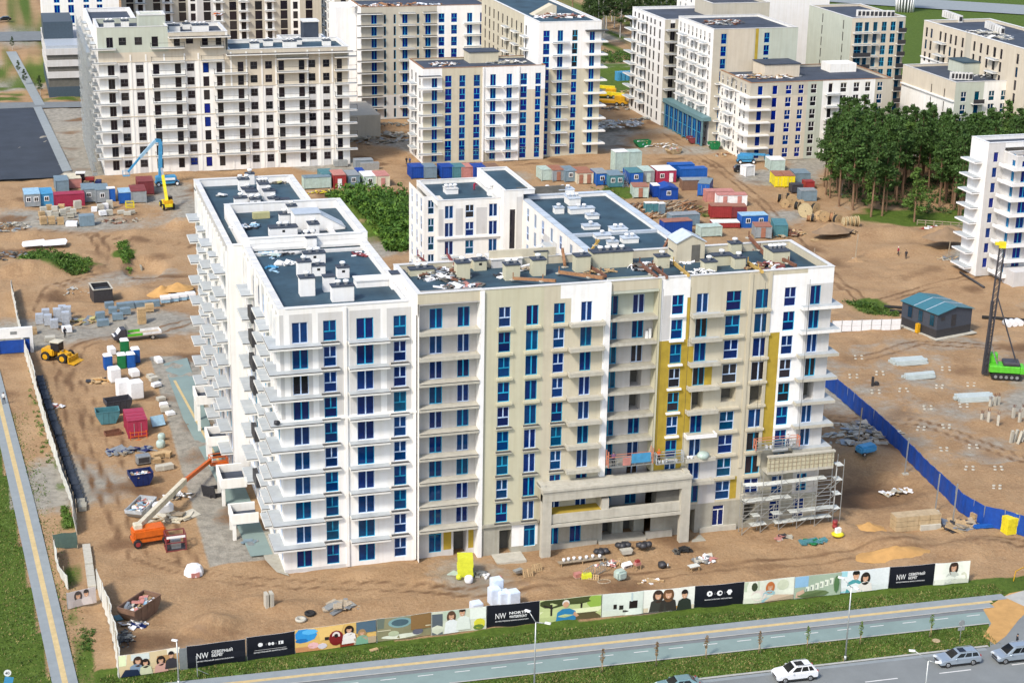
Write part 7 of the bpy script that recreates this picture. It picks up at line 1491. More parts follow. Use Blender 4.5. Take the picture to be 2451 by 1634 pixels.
for i in range(8):
 for j in range(4):
  f = lambda u, v: Vector((p1.x * u, p1.y * u + .12 * sin(u * 9 + v * 4), v * 2.0 * (.85 + .2 * u) + .1))
  b.quad([f(i / 8, j / 4), f((i + 1) / 8, j / 4), f((i + 1) / 8, (j + 1) / 4), f(i / 8, (j + 1) / 4)], 0, True)
b.build('net', C('net_green', (.06, .10, .085), .9), t); MB().bar((0, 0, 0), (0, 0, 2.0), .08).build('post', 'wood_grey', t); MB().bar(p1, p1 + Vector((0, 0, 2.3)), .08).build('post', 'wood_grey', t)
# site gate
t = thing('site_gate', 'white framed site gate with a royal blue panel on the left path', 'gate', None, G(36, 846), 0)
for x in (-2.6, 2.6): MB().box(x - .25, x + .25, -.3, .3, 0, 4.2).build('gate_post', 'white_paint', t)
MB().box(-2.35, 2.35, -.3, .3, 2.6, 4.2).build('lintel', 'white_paint', t); MB().box(-2.3, 2.3, -.08, .08, .15, 2.2).build('gate_leaf', pm('royal'), t); MB().prism([(-.5, -.32), (.5, -.32), (.4, -.3), (-.4, -.3)], 3.2, 3.7).build('emblem', 'steel_grey', t)
# printed hoarding along the road
BLK = 'print_black'; M('print_black', (.006, .007, .014), .45, .1, 1)
PR = {}
def pcol(c):
 if isinstance(c, str): c = lin(c)
 k = 'print_%02d%02d%02d' % tuple(int(x * 99) for x in c)
 if k not in MATS: M(k, c, .5, .06, 3)
 return k
def ell(cx, cy, rx, ry, n=14, a=0.0): return [(cx + rx * cos(2 * pi * i / n) * cos(a) - ry * sin(2 * pi * i / n) * sin(a), cy + rx * cos(2 * pi * i / n) * sin(a) + ry * sin(2 * pi * i / n) * cos(a)) for i in range(n)]
def rect(x0, y0, x1, y1): return [(x0, y0), (x1, y0), (x1, y1), (x0, y1)]
SK = '#c99b7c'
def bust(x, y, s, hair, shirt, lean=0.0, longhair=True, asp=1.0):
 """generic figure for the printed pictures: shoulders, hair, face"""
 return [(ell(x + lean, y + .10 * s, .19 * s / asp, .27 * s), hair) if longhair else (ell(x + lean, y + .22 * s, .13 * s / asp, .15 * s), hair),
   ([(x - .30 * s / asp, y - .62 * s), (x + .30 * s / asp, y - .62 * s), (x + .24 * s / asp, y - .12 * s), (x + .08 * s / asp, y - .02 * s), (x - .08 * s / asp, y - .02 * s), (x - .24 * s / asp, y - .12 * s)], shirt),
   (ell(x + lean, y + .12 * s, .105 * s / asp, .155 * s), SK), (ell(x + lean, y + .24 * s, .12 * s / asp, .075 * s), hair), ([(x + lean - .04 * s / asp, y + .05 * s), (x + lean + .04 * s / asp, y + .05 * s), (x + lean, y + .025 * s)], '#f4e8e0')]
def text(parent, s, size, loc, mat, shear=0.0, width=None, bold=0.0):
 cu = bpy.data.curves.new('lettering', 'FONT'); cu.body = s; cu.size = size; cu.extrude = .004; cu.shear = shear; cu.offset = bold; cu.resolution_u = 3
 o = bpy.data.objects.new('lettering_src', cu); TMP.collection.objects.link(o); TMP.view_layers[0].update(); dg = TMP.view_layers[0].depsgraph; me = bpy.data.meshes.new_from_object(o.evaluated_get(dg)); bpy.data.objects.remove(o)
 me.name = 'lettering'; me.materials.clear(); me.materials.append(MATS[mat])
 xs = [v.co.x for v in me.vertices] or [0, 1]; w = max(xs) - min(xs); k = (width / w) if width and w > 0 else 1.0
 for v in me.vertices: v.co = Vector(((v.co.x - min(xs)) * k, -v.co.z, v.co.y))
 return put('lettering', me, parent, loc)
def banner(p0, p1, h, bgc, label, shapes=(), texts=(), seed=1, sag=.06):
 o = Vector(p0); d = Vector(p1) - o; L = hypot(d.x, d.y); ang = atan2(d.y, d.x); rr = random.Random(seed)
 t = thing('banner_panel', label, 'banner', None, (p0[0], p0[1], 0), ang); dz = d.z
 ph = rr.uniform(0, 6); fy = lambda u, v: sag * sin(u * 7 + ph) * (1 - .4 * v) + (.05 * sin(v * 5 + ph) if v < .3 else 0) - .12 * v * 0
 b = MB(); n = 10
 Q = lambda u, v, e: (u * L, fy(u, v) - e, .1 + v * h + u * dz * .0 - .04 * sin(u * pi) * v)
 for i in range(n):
  for j in range(4):
   u0, u1, v0, v1 = i / n, (i + 1) / n, j / 4, (j + 1) / 4
   b.quad([Q(u0, v0, 0), Q(u1, v0, 0), Q(u1, v1, 0), Q(u0, v1, 0)], 0, True); b.quad([Q(u1, v0, -.03), Q(u0, v0, -.03), Q(u0, v1, -.03), Q(u1, v1, -.03)], 1, True)
 for i in range(n): b.quad([Q(i / n, 1, 0), Q((i + 1) / n, 1, 0), Q((i + 1) / n, 1, -.03), Q(i / n, 1, -.03)], 1)
 b.build('canvas', [bgc if bgc in MATS else pcol(bgc), 'plastic_white'], t)
 if shapes:
  cols = []; m = MB()
  for k, (poly, c) in enumerate(shapes):
   c = pcol(c)
   if c not in cols: cols.append(c)
   poly = [(min(.995, max(.005, x)), min(.99, max(.01, y))) for x, y in poly]
   cx = sum(x for x, y in poly) / len(poly)
   ring = [Q(x, y, .012 + .003 * k + sag) for x, y in poly]
   q = len(m.v); e = .012 + .004 * k; m.v += [(r[0], fy(x, y) - e, r[2]) for r, (x, y) in zip(ring, poly)]; m.f.append(tuple(range(q, q + len(poly)))); m.m.append(cols.index(c)); m.sm.append(False)
  m.build('printed_picture', cols, t)
 for (s, size, u, v, mt, w, bold) in texts: text(t, s, size, (u * L, fy(u, v) - .05 - sag, .1 + v * h), mt, 0, w * L if w else None, bold)
 for q in ((0, 0), (1, 0)) if seed % 2 else ((0, 0),): MB().bar((q[0] * L, .12, 0), (q[0] * L, .12, h + .05), .08).build('post', 'galv', t)
 return t
def NWt(a, b_, c): return [('NW', .95, .16, .40, 'white_paint', .20, 0), (a, .42, .42, .56, 'white_paint', .36, .008), (b_, .42, .42, .40, 'white_paint', .34 if len(b_) > 6 else .2, .008), (c, .16, .16, .26, 'print_line', .64, .006)]
M('print_line', (.6, .6, .6), .6, .02, 1)
icons = lambda: [(ell(.28, .6, .05, .10, 6), '#e8e8e8'), (rect(.24, .55, .33, .66), '#e8e8e8'), (ell(.47, .6, .03, .07), '#dddddd'), (ell(.54, .6, .03, .07), '#dddddd'), (rect(.49, .585, .52, .61), '#dddddd'), (rect(.66, .54, .76, .68), '#e8e8e8'), (rect(.69, .56, .71, .66), '#22222a'), (rect(.40, .56, .405, .64), '#bbbbbb'), (rect(.605, .56, .61, .64), '#bbbbbb'), (rect(.16, .37, .82, .385), '#bbbbbb')]
X = lambda px, py: G(px, py)
def bt(a, b): return (at(*a) + (0,), at(*b) + (0,))
B1 = [((286, 1624), (433, 1602)), ((449, 1600), (588, 1582)), ((592, 1581), (706, 1565)), ((707, 1565), (901, 1538)), ((903, 1538), (1032, 1521)), ((1033, 1521), (1163, 1506)), ((1165, 1506), (1290, 1494)), ((1291, 1494), (1438, 1478)), ((1440, 1478), (1538, 1469)), ((1539, 1469), (1661, 1458)), ((1661, 1458), (1779, 1447)), ((1779, 1447), (1898, 1434)), ((1899, 1434), (2010, 1422)), ((2011, 1422), (2125, 1411)), ((2126, 1411), (2233, 1402)), ((2234, 1402), (2317, 1395))]
banner(*bt(*B1[0]), 2.5, '#d8c39a', 'photo banner of four people leaning together, left end of the hoarding', [(rect(0, .55, 1, 1), '#efe9d6'), (rect(.0, .5, .12, .98), '#e6efc0'), (rect(.2, .7, .5, .98), '#cfd6d0'), (rect(.62, .3, .98, .75), '#b78f60'), (ell(.5, .1, .4, .14), '#d8b98a')] + bust(.28, .55, .9, '#3a2a22', '#7f93a8', .03, asp=2.2) + bust(.43, .45, .8, '#241b18', '#cfd2b0', 0, asp=2.2) + bust(.68, .45, .85, '#2a1d18', '#d9a99a', 0, asp=2.2) + bust(.85, .6, .8, '#20181a', '#3c3a40', 0, False, 2.2) + [([(.02, .02), (.34, .02), (.3, .3), (.1, .34)], '#1d2a44')], (), 3)
banner(*bt(*B1[1]), 2.5, BLK, 'black banner lettered NW in white, left of the icon banner, sagging', (), NWt('СЕВЕРНЫЙ', 'БЕРЕГ', 'ЕСТЕСТВЕННЫЙ ИНФРАСТРУКТУРА'), 5, .09)
banner(*bt(*B1[2]), 2.6, BLK, 'black banner with a shopping cart, glasses and book icons', icons(), [('ЕСТЕСТВЕННЫЙ ИНФРАСТРУКТ', .16, .14, .26, 'print_line', .7, .006)], 2)
banner(*bt(*B1[3]), 2.7, '#d9b36a', 'photo banner with blue crumpled cloth, a red round camera and a woman', [(ell(.12, .72, .15, .30, 9), '#2f8fd0'), (ell(.18, .85, .10, .12, 7), '#59b2e6'), (ell(.08, .5, .08, .1, 7), '#1f6fb0'), (rect(.0, .0, .3, .22), '#c98f62'), ([(.28, .95), (.6, .98), (.55, .5), (.3, .4)], '#e6c074'), (ell(.22, .25, .07, .14, 8), '#e8b6b8'), (ell(.33, .18, .06, .13, 8), '#d8d0d8'), (rect(.36, .42, .41, .55), '#2a2420'), (rect(.55, .0, .75, .45), '#8c3626'), (ell(.5, .45, .09, .33, 12), '#7c1c20'), (ell(.5, .55, .05, .18, 12), '#e6d8d0'), (ell(.5, .55, .025, .09, 10), '#221a1a'), (rect(.75, .5, 1, 1), '#50687a'), (rect(.72, .0, 1, .3), '#b9a58a')] + bust(.66, .62, .8, '#2a1c16', '#efe7e0', .0, asp=2.6) + bust(.82, .42, .7, '#a5845c', '#7fae94', .0, asp=2.6), (), 7)
banner(*bt(*B1[4]), 2.7, '#8b8768', 'photo banner of a glass dome hall with a pale table', [(rect(0, .55, 1, 1), '#6a7468'), (ell(.42, .75, .22, .22), '#7fa0a0'), (ell(.42, .75, .16, .15), '#48606a'), (rect(.62, .35, 1, 1), '#8a6a42'), (ell(.85, .6, .1, .25), '#c9b58c'), (ell(.45, .15, .38, .1), '#dfe2d0'), (ell(.3, .3, .1, .12), '#b8c0a0'), (ell(.75, .25, .1, .14), '#6a6a7a'), (rect(0, .44, 1, .48), '#cfc7a8')], (), 4)
banner(*bt(*B1[5]), 2.7, '#c9cdb8', 'photo banner of a smiling couple in white beside yellow flowers', [(rect(0, .0, .2, .9), '#565f66'), (rect(.2, .6, .5, 1), '#b7c6b0'), (rect(.7, .5, 1, 1), '#dfe5da'), (ell(.88, .3, .11, .22, 9), '#c9c43a'), (ell(.86, .14, .1, .13, 8), '#5f7a34')] + bust(.36, .62, 1.0, '#5a4030', '#e2e6e4', .0, asp=2.2) + bust(.58, .72, 1.0, '#2a1d18', '#d5dcd2', -.02, False, 2.2), (), 5)
banner(*bt(*B1[6]), 2.75, BLK, 'black banner lettered NW NORTH WATERFRONT', (), NWt('NORTH', 'WATERFRONT', 'ЕСТЕСТВЕННАЯ ИНФРАСТРУКТУРА'), 3, .04)
banner(*bt(*B1[7]), 2.75, '#b9c489', 'photo banner of a grey haired runner in a blue shirt under trees', [(rect(0, .0, 1, .3), '#5a5238'), (rect(0, .3, 1, .5), '#dfe3b8'), (ell(.2, .85, .24, .22, 9), '#3c4424'), (ell(.62, .9, .3, .2, 9), '#454c28'), (ell(.9, .75, .14, .3, 9), '#8fae4a'), (rect(.17, .3, .2, .8), '#2a241c'), (rect(.66, .3, .69, .8), '#2a241c'), ([(.05, .75), (.2, .6), (.22, .64), (.07, .8)], '#2a241c')] + [(ell(.42, .80, .06, .15), '#d9d6cc'), ([(.26, .02), (.62, .02), (.58, .42), (.48, .56), (.36, .56), (.28, .42)], '#2f7fae'), (ell(.42, .74, .05, .13), SK), ([(.56, .4), (.64, .2), (.6, .14), (.54, .26)], SK)], (), 9)
banner(*bt(*B1[8]), 2.75, '#d5ddd2', 'pale photo banner of an office with black chairs', [(rect(.0, .0, 1, .25), '#c7cfc0'), (ell(.12, .12, .1, .12), '#7a2a24'), (rect(.28, .3, .36, .5), '#20201e'), (rect(.42, .25, .52, .45), '#2a2a28'), (rect(.66, .28, .86, .62), '#23231f'), (ell(.45, .18, .2, .05), '#3a3a36'), (rect(.7, .6, .74, .98), '#b8c8c8')], (), 2)
banner(*bt(*B1[9]), 2.75, '#e3e4da', 'pale photo banner of two long haired women and a boy cooking', [(rect(.0, .0, 1, .2), '#d6c9ae'), (ell(.6, .14, .3, .07), '#c89a5a')] + bust(.28, .6, 1.1, '#3a2a22', '#3f3a36', 0, asp=2.0) + bust(.48, .62, 1.15, '#6a4a30', '#35312e', 0, asp=2.0) + bust(.8, .55, 1.0, '#1f1a18', '#2b332c', 0, False, 2.0), (), 3)
banner(*bt(*B1[10]), 2.75, BLK, 'black banner with three white icons and a line of small print, right of the cooks', [(ell(.3, .62, .06, .13, 7), '#ececec'), (ell(.3, .62, .02, .05, 6), '#222228'), (ell(.5, .62, .06, .12, 8), '#ececec'), (ell(.515, .62, .03, .06, 8), '#222228'), (ell(.7, .64, .06, .11, 6), '#ececec'), (rect(.675, .5, .725, .62), '#ececec'), (rect(.4, .56, .404, .68), '#aaa'.ljust(7, 'a')), (rect(.6, .56, .604, .68), '#aaaaaa')], [('ИНФРАСТРУКТУРА ЭКОСИСТЕМА', .16, .2, .34, 'print_line', .56, .006)], 4)
banner(*bt(*B1[11]), 2.7, '#d9dccb', 'pale photo banner of a seated woman with a plant, loose at the foot', [(rect(0, .55, .3, 1), '#b9c4aa'), (ell(.2, .75, .06, .2, 9), '#39442e'), (ell(.3, .35, .16, .25), '#d9cfc4'), (ell(.78, .7, .12, .25, 9), '#c8cdb4'), ([(.4, .02), (1, .02), (1, .22), (.6, .3)], '#b8a48c'), ([(.55, .02), (.9, .02), (.85, .12), (.6, .14)], '#6b3a30')] + bust(.5, .55, 1.0, '#c0703c', '#9fc3c8', .02, asp=2.0), (), 11, .12)
banner(*bt(*B1[12]), 2.7, '#9fb09a', 'photo banner of white apartment houses under a blue sky', [(rect(0, .5, .3, 1), '#8fb8d6')] + [(rect(.25 + i * .1, .2 + .06 * i, .33 + i * .1, .5 + .06 * i), '#dfe3d2') for i in range(6)] + [(rect(.26 + i * .1, .26 + .06 * i, .28 + i * .1, .42 + .06 * i), '#5b6e68') for i in range(6)] + [(ell(.4, .15, .35, .16, 9), '#5e7048'), ([(.02, .05), (.25, .05), (.2, .4), (.05, .3)], '#c8a890'), (ell(.9, .5, .06, .4, 8), '#52744a')], (), 6)
banner(*bt(*B1[13]), 2.75, '#dde3e2', 'pale photo banner of a dark haired man and a laughing woman', [(rect(0, .0, .12, 1), '#9fd0d8')] + bust(.28, .62, 1.15, '#17130f', '#4f9aa0', .02, False, 2.0) + bust(.5, .5, 1.1, '#2a1f1a', '#e9e2da', 0, asp=2.0), (), 7)
banner(*bt(*B1[14]), 2.75, BLK, 'black banner lettered NW in white near the right end of the hoarding, taut', (), NWt('СЕВЕРНЫЙ', 'БЕРЕГ', 'ЕСТЕСТВЕННАЯ ИНФРАСТРУКТУРА'), 3, .03)
banner(*bt(*B1[15]), 2.75, '#e2e5d8', 'pale photo banner of a seated woman, right end of the hoarding', [(rect(0, .0, 1, .2), '#cfd2c2'), (ell(.85, .3, .1, .2), '#c9cbb6')] + bust(.52, .6, 1.2, '#3a2a24', '#c2c6bb', .02, asp=1.6), (), 9, .1)
pp = bt((163, 1458), (231, 1442)); banner(pp[0], pp[1], 1.9, '#bdb4b0', 'faded grey photo banner of two faces at the torn fence', bust(.38, .5, 1.3, '#4a4240', '#a9a09c', 0, asp=1.7) + bust(.66, .55, 1.2, '#3a3432', '#cac2be', 0, False, 1.7), (), 6)
MB().obox((0, 0, 1.2), .9, .08, 2.4, 0).build('hoarding_panel', 'steel_grey', None, at(441, 1601) + (0,), .05, label='narrow grey panel between the family banner and the black one', cat='panel')
# white wrapped pallets behind the hoarding
for px, py, h, lb in ((1183, 1445, 1.9, 'white wrapped block peeping over the hoarding, left'), (1205, 1447, 1.6, 'white wrapped block peeping over the hoarding, middle'), (1228, 1448, 1.7, 'white wrapped block peeping over the hoarding, right'), (1188, 1432, 2.4, 'tallest white wrapped block behind the hoarding'), (1140, 1460, .9, 'low white pack behind the couple banner')):
 t = thing('wrapped_crate', lb, 'crate', None, G(px, py), .15); put('crate', bevel_mesh(MB().box(-.62, .62, -.6, .6, .12, .12 + h).mesh('crate', 'plastic_blue'), .07, 2), t); MB().box(-.62, .62, -.6, .6, 0, .11).build('pallet', 'wood_grey', t)
# ------------------------------------------------------------------ street furniture
def lamp(loc, h, label, arms=((-.9, .25, .7),), rz=0.0):
 t = thing('street_lamp', label, 'street lamp', None, loc, rz); MB().cyl((0, 0, 0), (0, 0, h), .10, .06, 8).build('pole', 'galv', t); MB().cyl((0, 0, 0), (0, 0, .6), .14, .14, 8).build('base', 'galv', t)
 for dx, dy, dz in arms: MB().cyl((0, 0, h), (dx, dy, h + dz), .045, .045, 6).build('arm', 'galv', t); MB().obox((dx * 1.25, dy * 1.25, h + dz + .05), .6, .26, .13, atan2(dy, dx)).build('lamp_head', 'white_paint', t)
 return t
lamp((19.36, -34.1, 0), 8.6, 'tall street lamp in front of the NORTH WATERFRONT banner', ((-.5, .6, .9), (.8, -.6, .1))); lamp((53.2, -34.6, 0), 8.5, 'tall street lamp on the median near the white suv', ((-.7, .6, .8), (.2, -.5, .1)))
q = at(2222, 1580, 7.0); lamp((q[0], q[1], 0), 7.0, 'street lamp with two arms in front of the silver estate car', ((-1.2, .5, .9), (.7, -.3, -.15)))
q = at(428, 1640); lamp((q[0], q[1], 0), 4.9, 'slim grey pole lamp before the family banner', ((-.15, .1, .1),)); q = at(473, 1620); t = thing('pole', 'thin grey pole before the sagging black banner', 'pole', None, q + (0,)); MB().bar((0, 0, 0), (-.05, 0, 2.4), .07).build('shaft', 'galv', t); MB().bar((0, 0, .9), (1.1, .0, .2), .04).build('stay', 'galv', t)
t = thing('road_sign', 'round pale road sign with a plate under it on the median tip', 'road sign', None, (66.87, -34.2, 0)); MB().cyl((0, 0, 0), (0, 0, 2.75), .04, .04, 8).build('post', 'galv', t); MB().cyl((0, -.05, 2.45), (0, -.02, 2.45), .36, .36, 18).build('disc', 'galv', t); MB().box(-.4, .4, -.05, -.02, 1.6, 1.95).build('plate', 'galv', t)
q = at(18, 1609, 2.6); t = thing('road_sign', 'round 40 speed sign over a blue plate at the lower left', 'road sign', None, (q[0], q[1], .0), 0); MB().cyl((0, 0, 0), (0, 0, 2.95), .04, .04, 8).build('post', 'galv', t); MB().cyl((0, -.06, 2.6), (0, -.03, 2.6), .36, .36, 20).build('disc', 'white_paint', t); text(t, '40', .42, (-.23, -.075, 2.46), 'print_black'); MB().obox((.05, -.05, 1.75), .85, .04, .8, 0, 0, 0, .25).build('plate', pm('sky'), t)
def sapling(x, y, h, label, col, rz):
 t = thing('young_tree', label, 'tree', 'saplings on the median', (x, y, 0), rz); MB().cyl((0, 0, 0), (.15, .05, h * .62), .04, .025, 6).build('trunk', 'wood_grey', t); MB().cyl((.18, 0, 0), (.18, 0, 1.3), .035, .035, 5).build('stake', 'wood', t)
 rr = random.Random(int(x * 10)); b = MB()
 for i in range(150):
  z = h * rr.uniform(.42, 1.0); r = .32 * (1 - abs(z / h - .7) * 1.9) * rr.random(); a = rr.uniform(0, 6.28); c = Vector((.15 + r * cos(a), r * sin(a), z)); s = .05; n = Vector((rr.uniform(-1, 1), rr.uniform(-1, 1), rr.uniform(-1, 1))).normalized(); u = n.orthogonal().normalized() * s; v = n.cross(u)
  b.quad([c - u - v, c + u - v, c + u + v, c - u + v])
 b.build('crown', col, t)
M('leaf_dry', (.20, .13, .06), .8, .3, 3); M('leaf_fresh', (.11, .17, .03), .7, .3, 3)
for i, (x, y) in enumerate(((27.6, -30.6), (33.6, -30.7), (39.3, -30.6), (45.2, -31.0), (50.5, -31.2), (56.35, -31.6), (64.4, -32.1))): sapling(x, y, 2.7, ('dry staked sapling, leftmost on the median', 'dry staked sapling, second on the median', 'dry staked sapling, third on the median', 'dry staked sapling, fourth on the median', 'thin green sapling beside the tall lamp', 'bushier green sapling right of the tall lamp', 'yellow green sapling nearest the road sign')[i], 'leaf_dry' if i < 4 else 'leaf_fresh', i)
t = thing('manhole', 'sandy round manhole cover on the median tip', 'manhole', None, (63.9 + .8, -34.0 + .9, 0)); MB().cyl((0, 0, 0), (0, 0, .1), .42, .42, 16).build('cover', pm('tan'), t)
MB().obox((0, 0, .1), .9, .4, .12, .2).build('plank', 'wood', None, at(895, 1556) + (0.02,), .1, label='pale plank lying on the verge below the glass dome banner', cat='plank')
# ------------------------------------------------------------------ cars
def car(loc, rz, L, w, h, col, label, prof, cab, roofx=(), sunroof=None, rails=False):
 t = thing('car', label, 'car', None, loc, rz)
 b = MB(); b.sprism(prof, -w / 2, w / 2); put('body', bevel_mesh(b.mesh('body', col), .09, 3), t)
 (a0, a1, c0, c1, zb) = cab; wi = w / 2 - .08; wt = w / 2 - .26; b = MB()
 V = [(a0, -wi, zb), (a1, -wi, zb), (a1, wi, zb), (a0, wi, zb), (c0, -wt, h), (c1, -wt, h), (c1, wt, h), (c0, wt, h)]
 for f in ((4, 5, 6, 7), (0, 1, 5, 4), (1, 2, 6, 5), (2, 3, 7, 6), (3, 0, 4, 7)): b.quad([V[i] for i in f])
 put('cabin', bevel_mesh(b.mesh('cabin', col), .07, 2), t)
 def pane(nm, f, i0, i1, j0, j1, e):
  p = [Vector(V[i]) for i in f]; g = lambda u, v: p[0].lerp(p[1], u).lerp(p[3].lerp(p[2], u), v); n = (p[1] - p[0]).cross(p[3] - p[0]).normalized()
  q = [g(i0, j0), g(i1, j0), g(i1, j1), g(i0, j1)]; m = MB(); m.quad([x + n * e for x in q]); [m.quad([q[k] - n * .02, q[(k + 1) % 4] - n * .02, q[(k + 1) % 4] + n * e, q[k] + n * e]) for k in range(4)]; m.build(nm, 'car_glass', t)
 pane('windscreen', (3, 0, 4, 7), .07, .93, .1, .93, .012); pane('rear_window', (1, 2, 6, 5), .1, .9, .25, .9, .012)
 for i0, i1 in roofx:
  pane('side_window', (0, 1, 5, 4), i0, i1, .16, .86, .012); pane('side_window', (2, 3, 7, 6), 1 - i1, 1 - i0, .16, .86, .012)
 for x in (-L / 2 + L * .19, L / 2 - L * .2):
  for s in (-1, 1): wheel(t, (x, s * (w / 2 - .09), .33), .33, .22, 'chrome')
 for s in (-1, 1): MB().obox((-L / 2 + .12, s * (w / 2 - .33), .72), .22, .42, .16, s * .35).build('headlight', 'glass_head', t); MB().obox((L / 2 - .08, s * (w / 2 - .2), .9), .1, .2, .4, 0).build('tail_light', pm('red'), t); MB().obox((a0 + .55, s * (w / 2 + .08), zb + .08), .14, .2, .13, 0).build('mirror', col, t)
 MB().box(-L / 2 - .02, -L / 2 + .06, -.5, .5, .5, .68).build('grille', 'frame_dark', t); MB().box(-L / 2 + .15, L / 2 - .15, -w / 2 + .06, w / 2 - .06, .16, .3).build('underbody', 'rubber', t)
 if sunroof: MB().box(sunroof[0], sunroof[1], -.42, .42, h + .002, h + .016).build('sunroof', 'car_glass', t)
 if rails:
  for s in (-1, 1): MB().bar((c0 + .2, s * (wt - .05), h + .06), (c1 - .2, s * (wt - .05), h + .06), .04).build('roof_rail', 'galv', t)
 return t
M('car_white', (.72, .73, .75), .25, .02, 1, coat=.8); M('car_silver', (.36, .42, .48), .3, .03, 1, metal=.45, coat=.8); M('car_black', (.012, .012, .014), .25, .1, 1, coat=.8); M('car_teal', (.20, .33, .36), .3, .04, 1, metal=.3, coat=.8); glass('car_glass', [(.006, .008, .010), (.012, .014, .018)], .05); M('glass_head', (.62, .65, .66), .15, .05, 3)
suv = [(-2.2, .34), (2.2, .34), (2.25, .6), (2.22, 1.02), (1.9, 1.08), (-.95, 1.06), (-1.9, .93), (-2.22, .78), (-2.26, .5)]
RZ = -.04
car((46.5, -36.6, .02), RZ, 4.5, 1.85, 1.66, 'car_white', 'white compact suv with a dark sunroof on the near road', suv, (-1.15, 2.08, -.25, 1.55, 1.04), ((.12, .42), (.46, .72), (.76, .93)), (-.1, .8), True)
wag = [(-2.3, .32), (2.35, .32), (2.38, .6), (2.35, .92), (2.0, .98), (-.9, .96), (-2.0, .82), (-2.32, .68), (-2.36, .45)]
car((64.4, -37.9, .02), RZ, 4.7, 1.8, 1.46, 'car_silver', 'silver estate car with a sunroof behind the two armed lamp', wag, (-1.15, 2.3, -.2, 1.95, .93), ((.14, .40), (.44, .68), (.72, .94)), (0, .75), True)
van = [(-2.2, .34), (2.15, .34), (2.2, .6), (2.2, 1.0), (1.95, 1.06), (-1.0, 1.02), (-1.95, .86), (-2.2, .7), (-2.25, .48)]
car((70.6, -38.7, .02), RZ, 4.45, 1.75, 1.72, 'car_silver', 'silver family van cut by the right edge', van, (-1.3, 2.12, -.35, 1.95, 1.0), ((.14, .40), (.43, .68), (.71, .95)), None, True)
q = at(1622, 1652); car((q[0], q[1], .02), RZ, 4.3, 1.75, 1.45, 'car_teal', 'pale teal car cut by the bottom edge', wag, (-1.15, 2.0, -.2, 1.2, .93), ((.14, .42), (.46, .8)))
p = G(1778, 411); car(p, 2.9, 4.5, 1.85, 1.66, 'car_black', 'black suv parked beside the tilted white booth', suv, (-1.15, 2.08, -.25, 1.55, 1.04), ((.12, .42), (.46, .72), (.76, .93)))
p = at(10, 50, .3) + (.3,); car(p, 0.1, 4.4, 1.75, 1.5, 'car_black', 'dark car on the far street at the upper left', wag, (-1.15, 2.0, -.2, 1.5, .93), ((.14, .42), (.46, .8)))
# ------------------------------------------------------------------ people
HV = C('hi_vis', (.55, .12, .02), .8); DK = C('cloth_dark', (.02, .022, .03), .9); BL = C('cloth_blue', (.03, .06, .16), .9); RD = C('cloth_red', (.40, .02, .06), .9); WT = C('cloth_white', (.6, .6, .6), .9); PU = C('cloth_purple', (.16, .08, .16), .9)
person(G(10, 968, .1), 2.9, WT, DK, 'person in a pale top and dark trousers walking on the left path', None, 'walk')
person(G(2149, 612), .6, RD, DK, 'person in a red top standing in the sand before the tower, left of two', 'white_paint', 'walk'); person(G(2168, 620), -.4, DK, DK, 'person all in black standing in the sand, right of two', None, 'stand')
person(at(1135, 455, 21.36) + (21.36,), .4, RD, RD, 'person in dark red overalls bending on the courtyard block roof', 'white_paint', 'bend')
person(G(973, 394), .3, DK, DK, 'person in dark clothes in the far gap, left of the pair', None, 'stand'); person(G(981, 395), -.5, BL, DK, 'person in dark blue in the far gap, right of the pair', None, 'walk')
person(G(1446, 446), .2, BL, DK, 'person in blue outside the long cabin row', 'pt_red', 'stand')
q = at(2432, 1552); person((q[0], q[1], .03), 1.2, DK, DK, 'person in black on the far side of the silver van', None, 'walk')
person(G(156, 808), .5, DK, DK, 'person in dark clothes beside the silver stacks', None, 'stand')
# ------------------------------------------------------------------ vegetation
def leafmat(name, c0, c1, rnd=.2):
 m = M(name, tuple((a + b) / 2 for a, b in zip(c0, c1)), .65, .45, .8, rand=rnd, spec=.25); return name
leafmat('needle', (.025, .065, .015), (.075, .135, .028)); leafmat('needle_pale', (.045, .095, .018), (.10, .16, .03)); leafmat('leaf_bush', (.022, .070, .010), (.075, .15, .02)); leafmat('leaf_bush_light', (.05, .12, .012), (.12, .20, .03)); leafmat('leaf_forest', (.022, .048, .014), (.055, .09, .022))
M('bark_pine', (.20, .12, .07), .9, .3, 2, .3); M('bark_birch', (.50, .48, .44), .8, .4, 3, .2); M('grass_blade', (.075, .13, .018), .7, .45, .4, world=True); M('grass_dry', (.23, .20, .07), .8, .4, .5, world=True)
def clumps(b, cs, n, size, rr, mats=2, flat=.7):
 for (c, r) in cs:
  mi = rr.randrange(mats)
  for i in range(n):
   d = Vector((rr.gauss(0, 1), rr.gauss(0, 1), rr.gauss(0, 1) * flat)).normalized() * r * rr.random() ** .45
   p = Vector(c) + Vector((d.x, d.y, d.z * flat)); s = size * rr.uniform(.6, 1.3)
   nn = Vector((rr.uniform(-1, 1), rr.uniform(-1, 1), rr.uniform(-.2, 1.2))).normalized(); u = nn.orthogonal().normalized(); a = rr.uniform(0, 6.28); v = nn.cross(u); u2 = u * cos(a) + v * sin(a); v2 = nn.cross(u2)
   b.quad([p - u2 * s, p - v2 * s * .45, p + u2 * s, p + v2 * s * .45], mi)
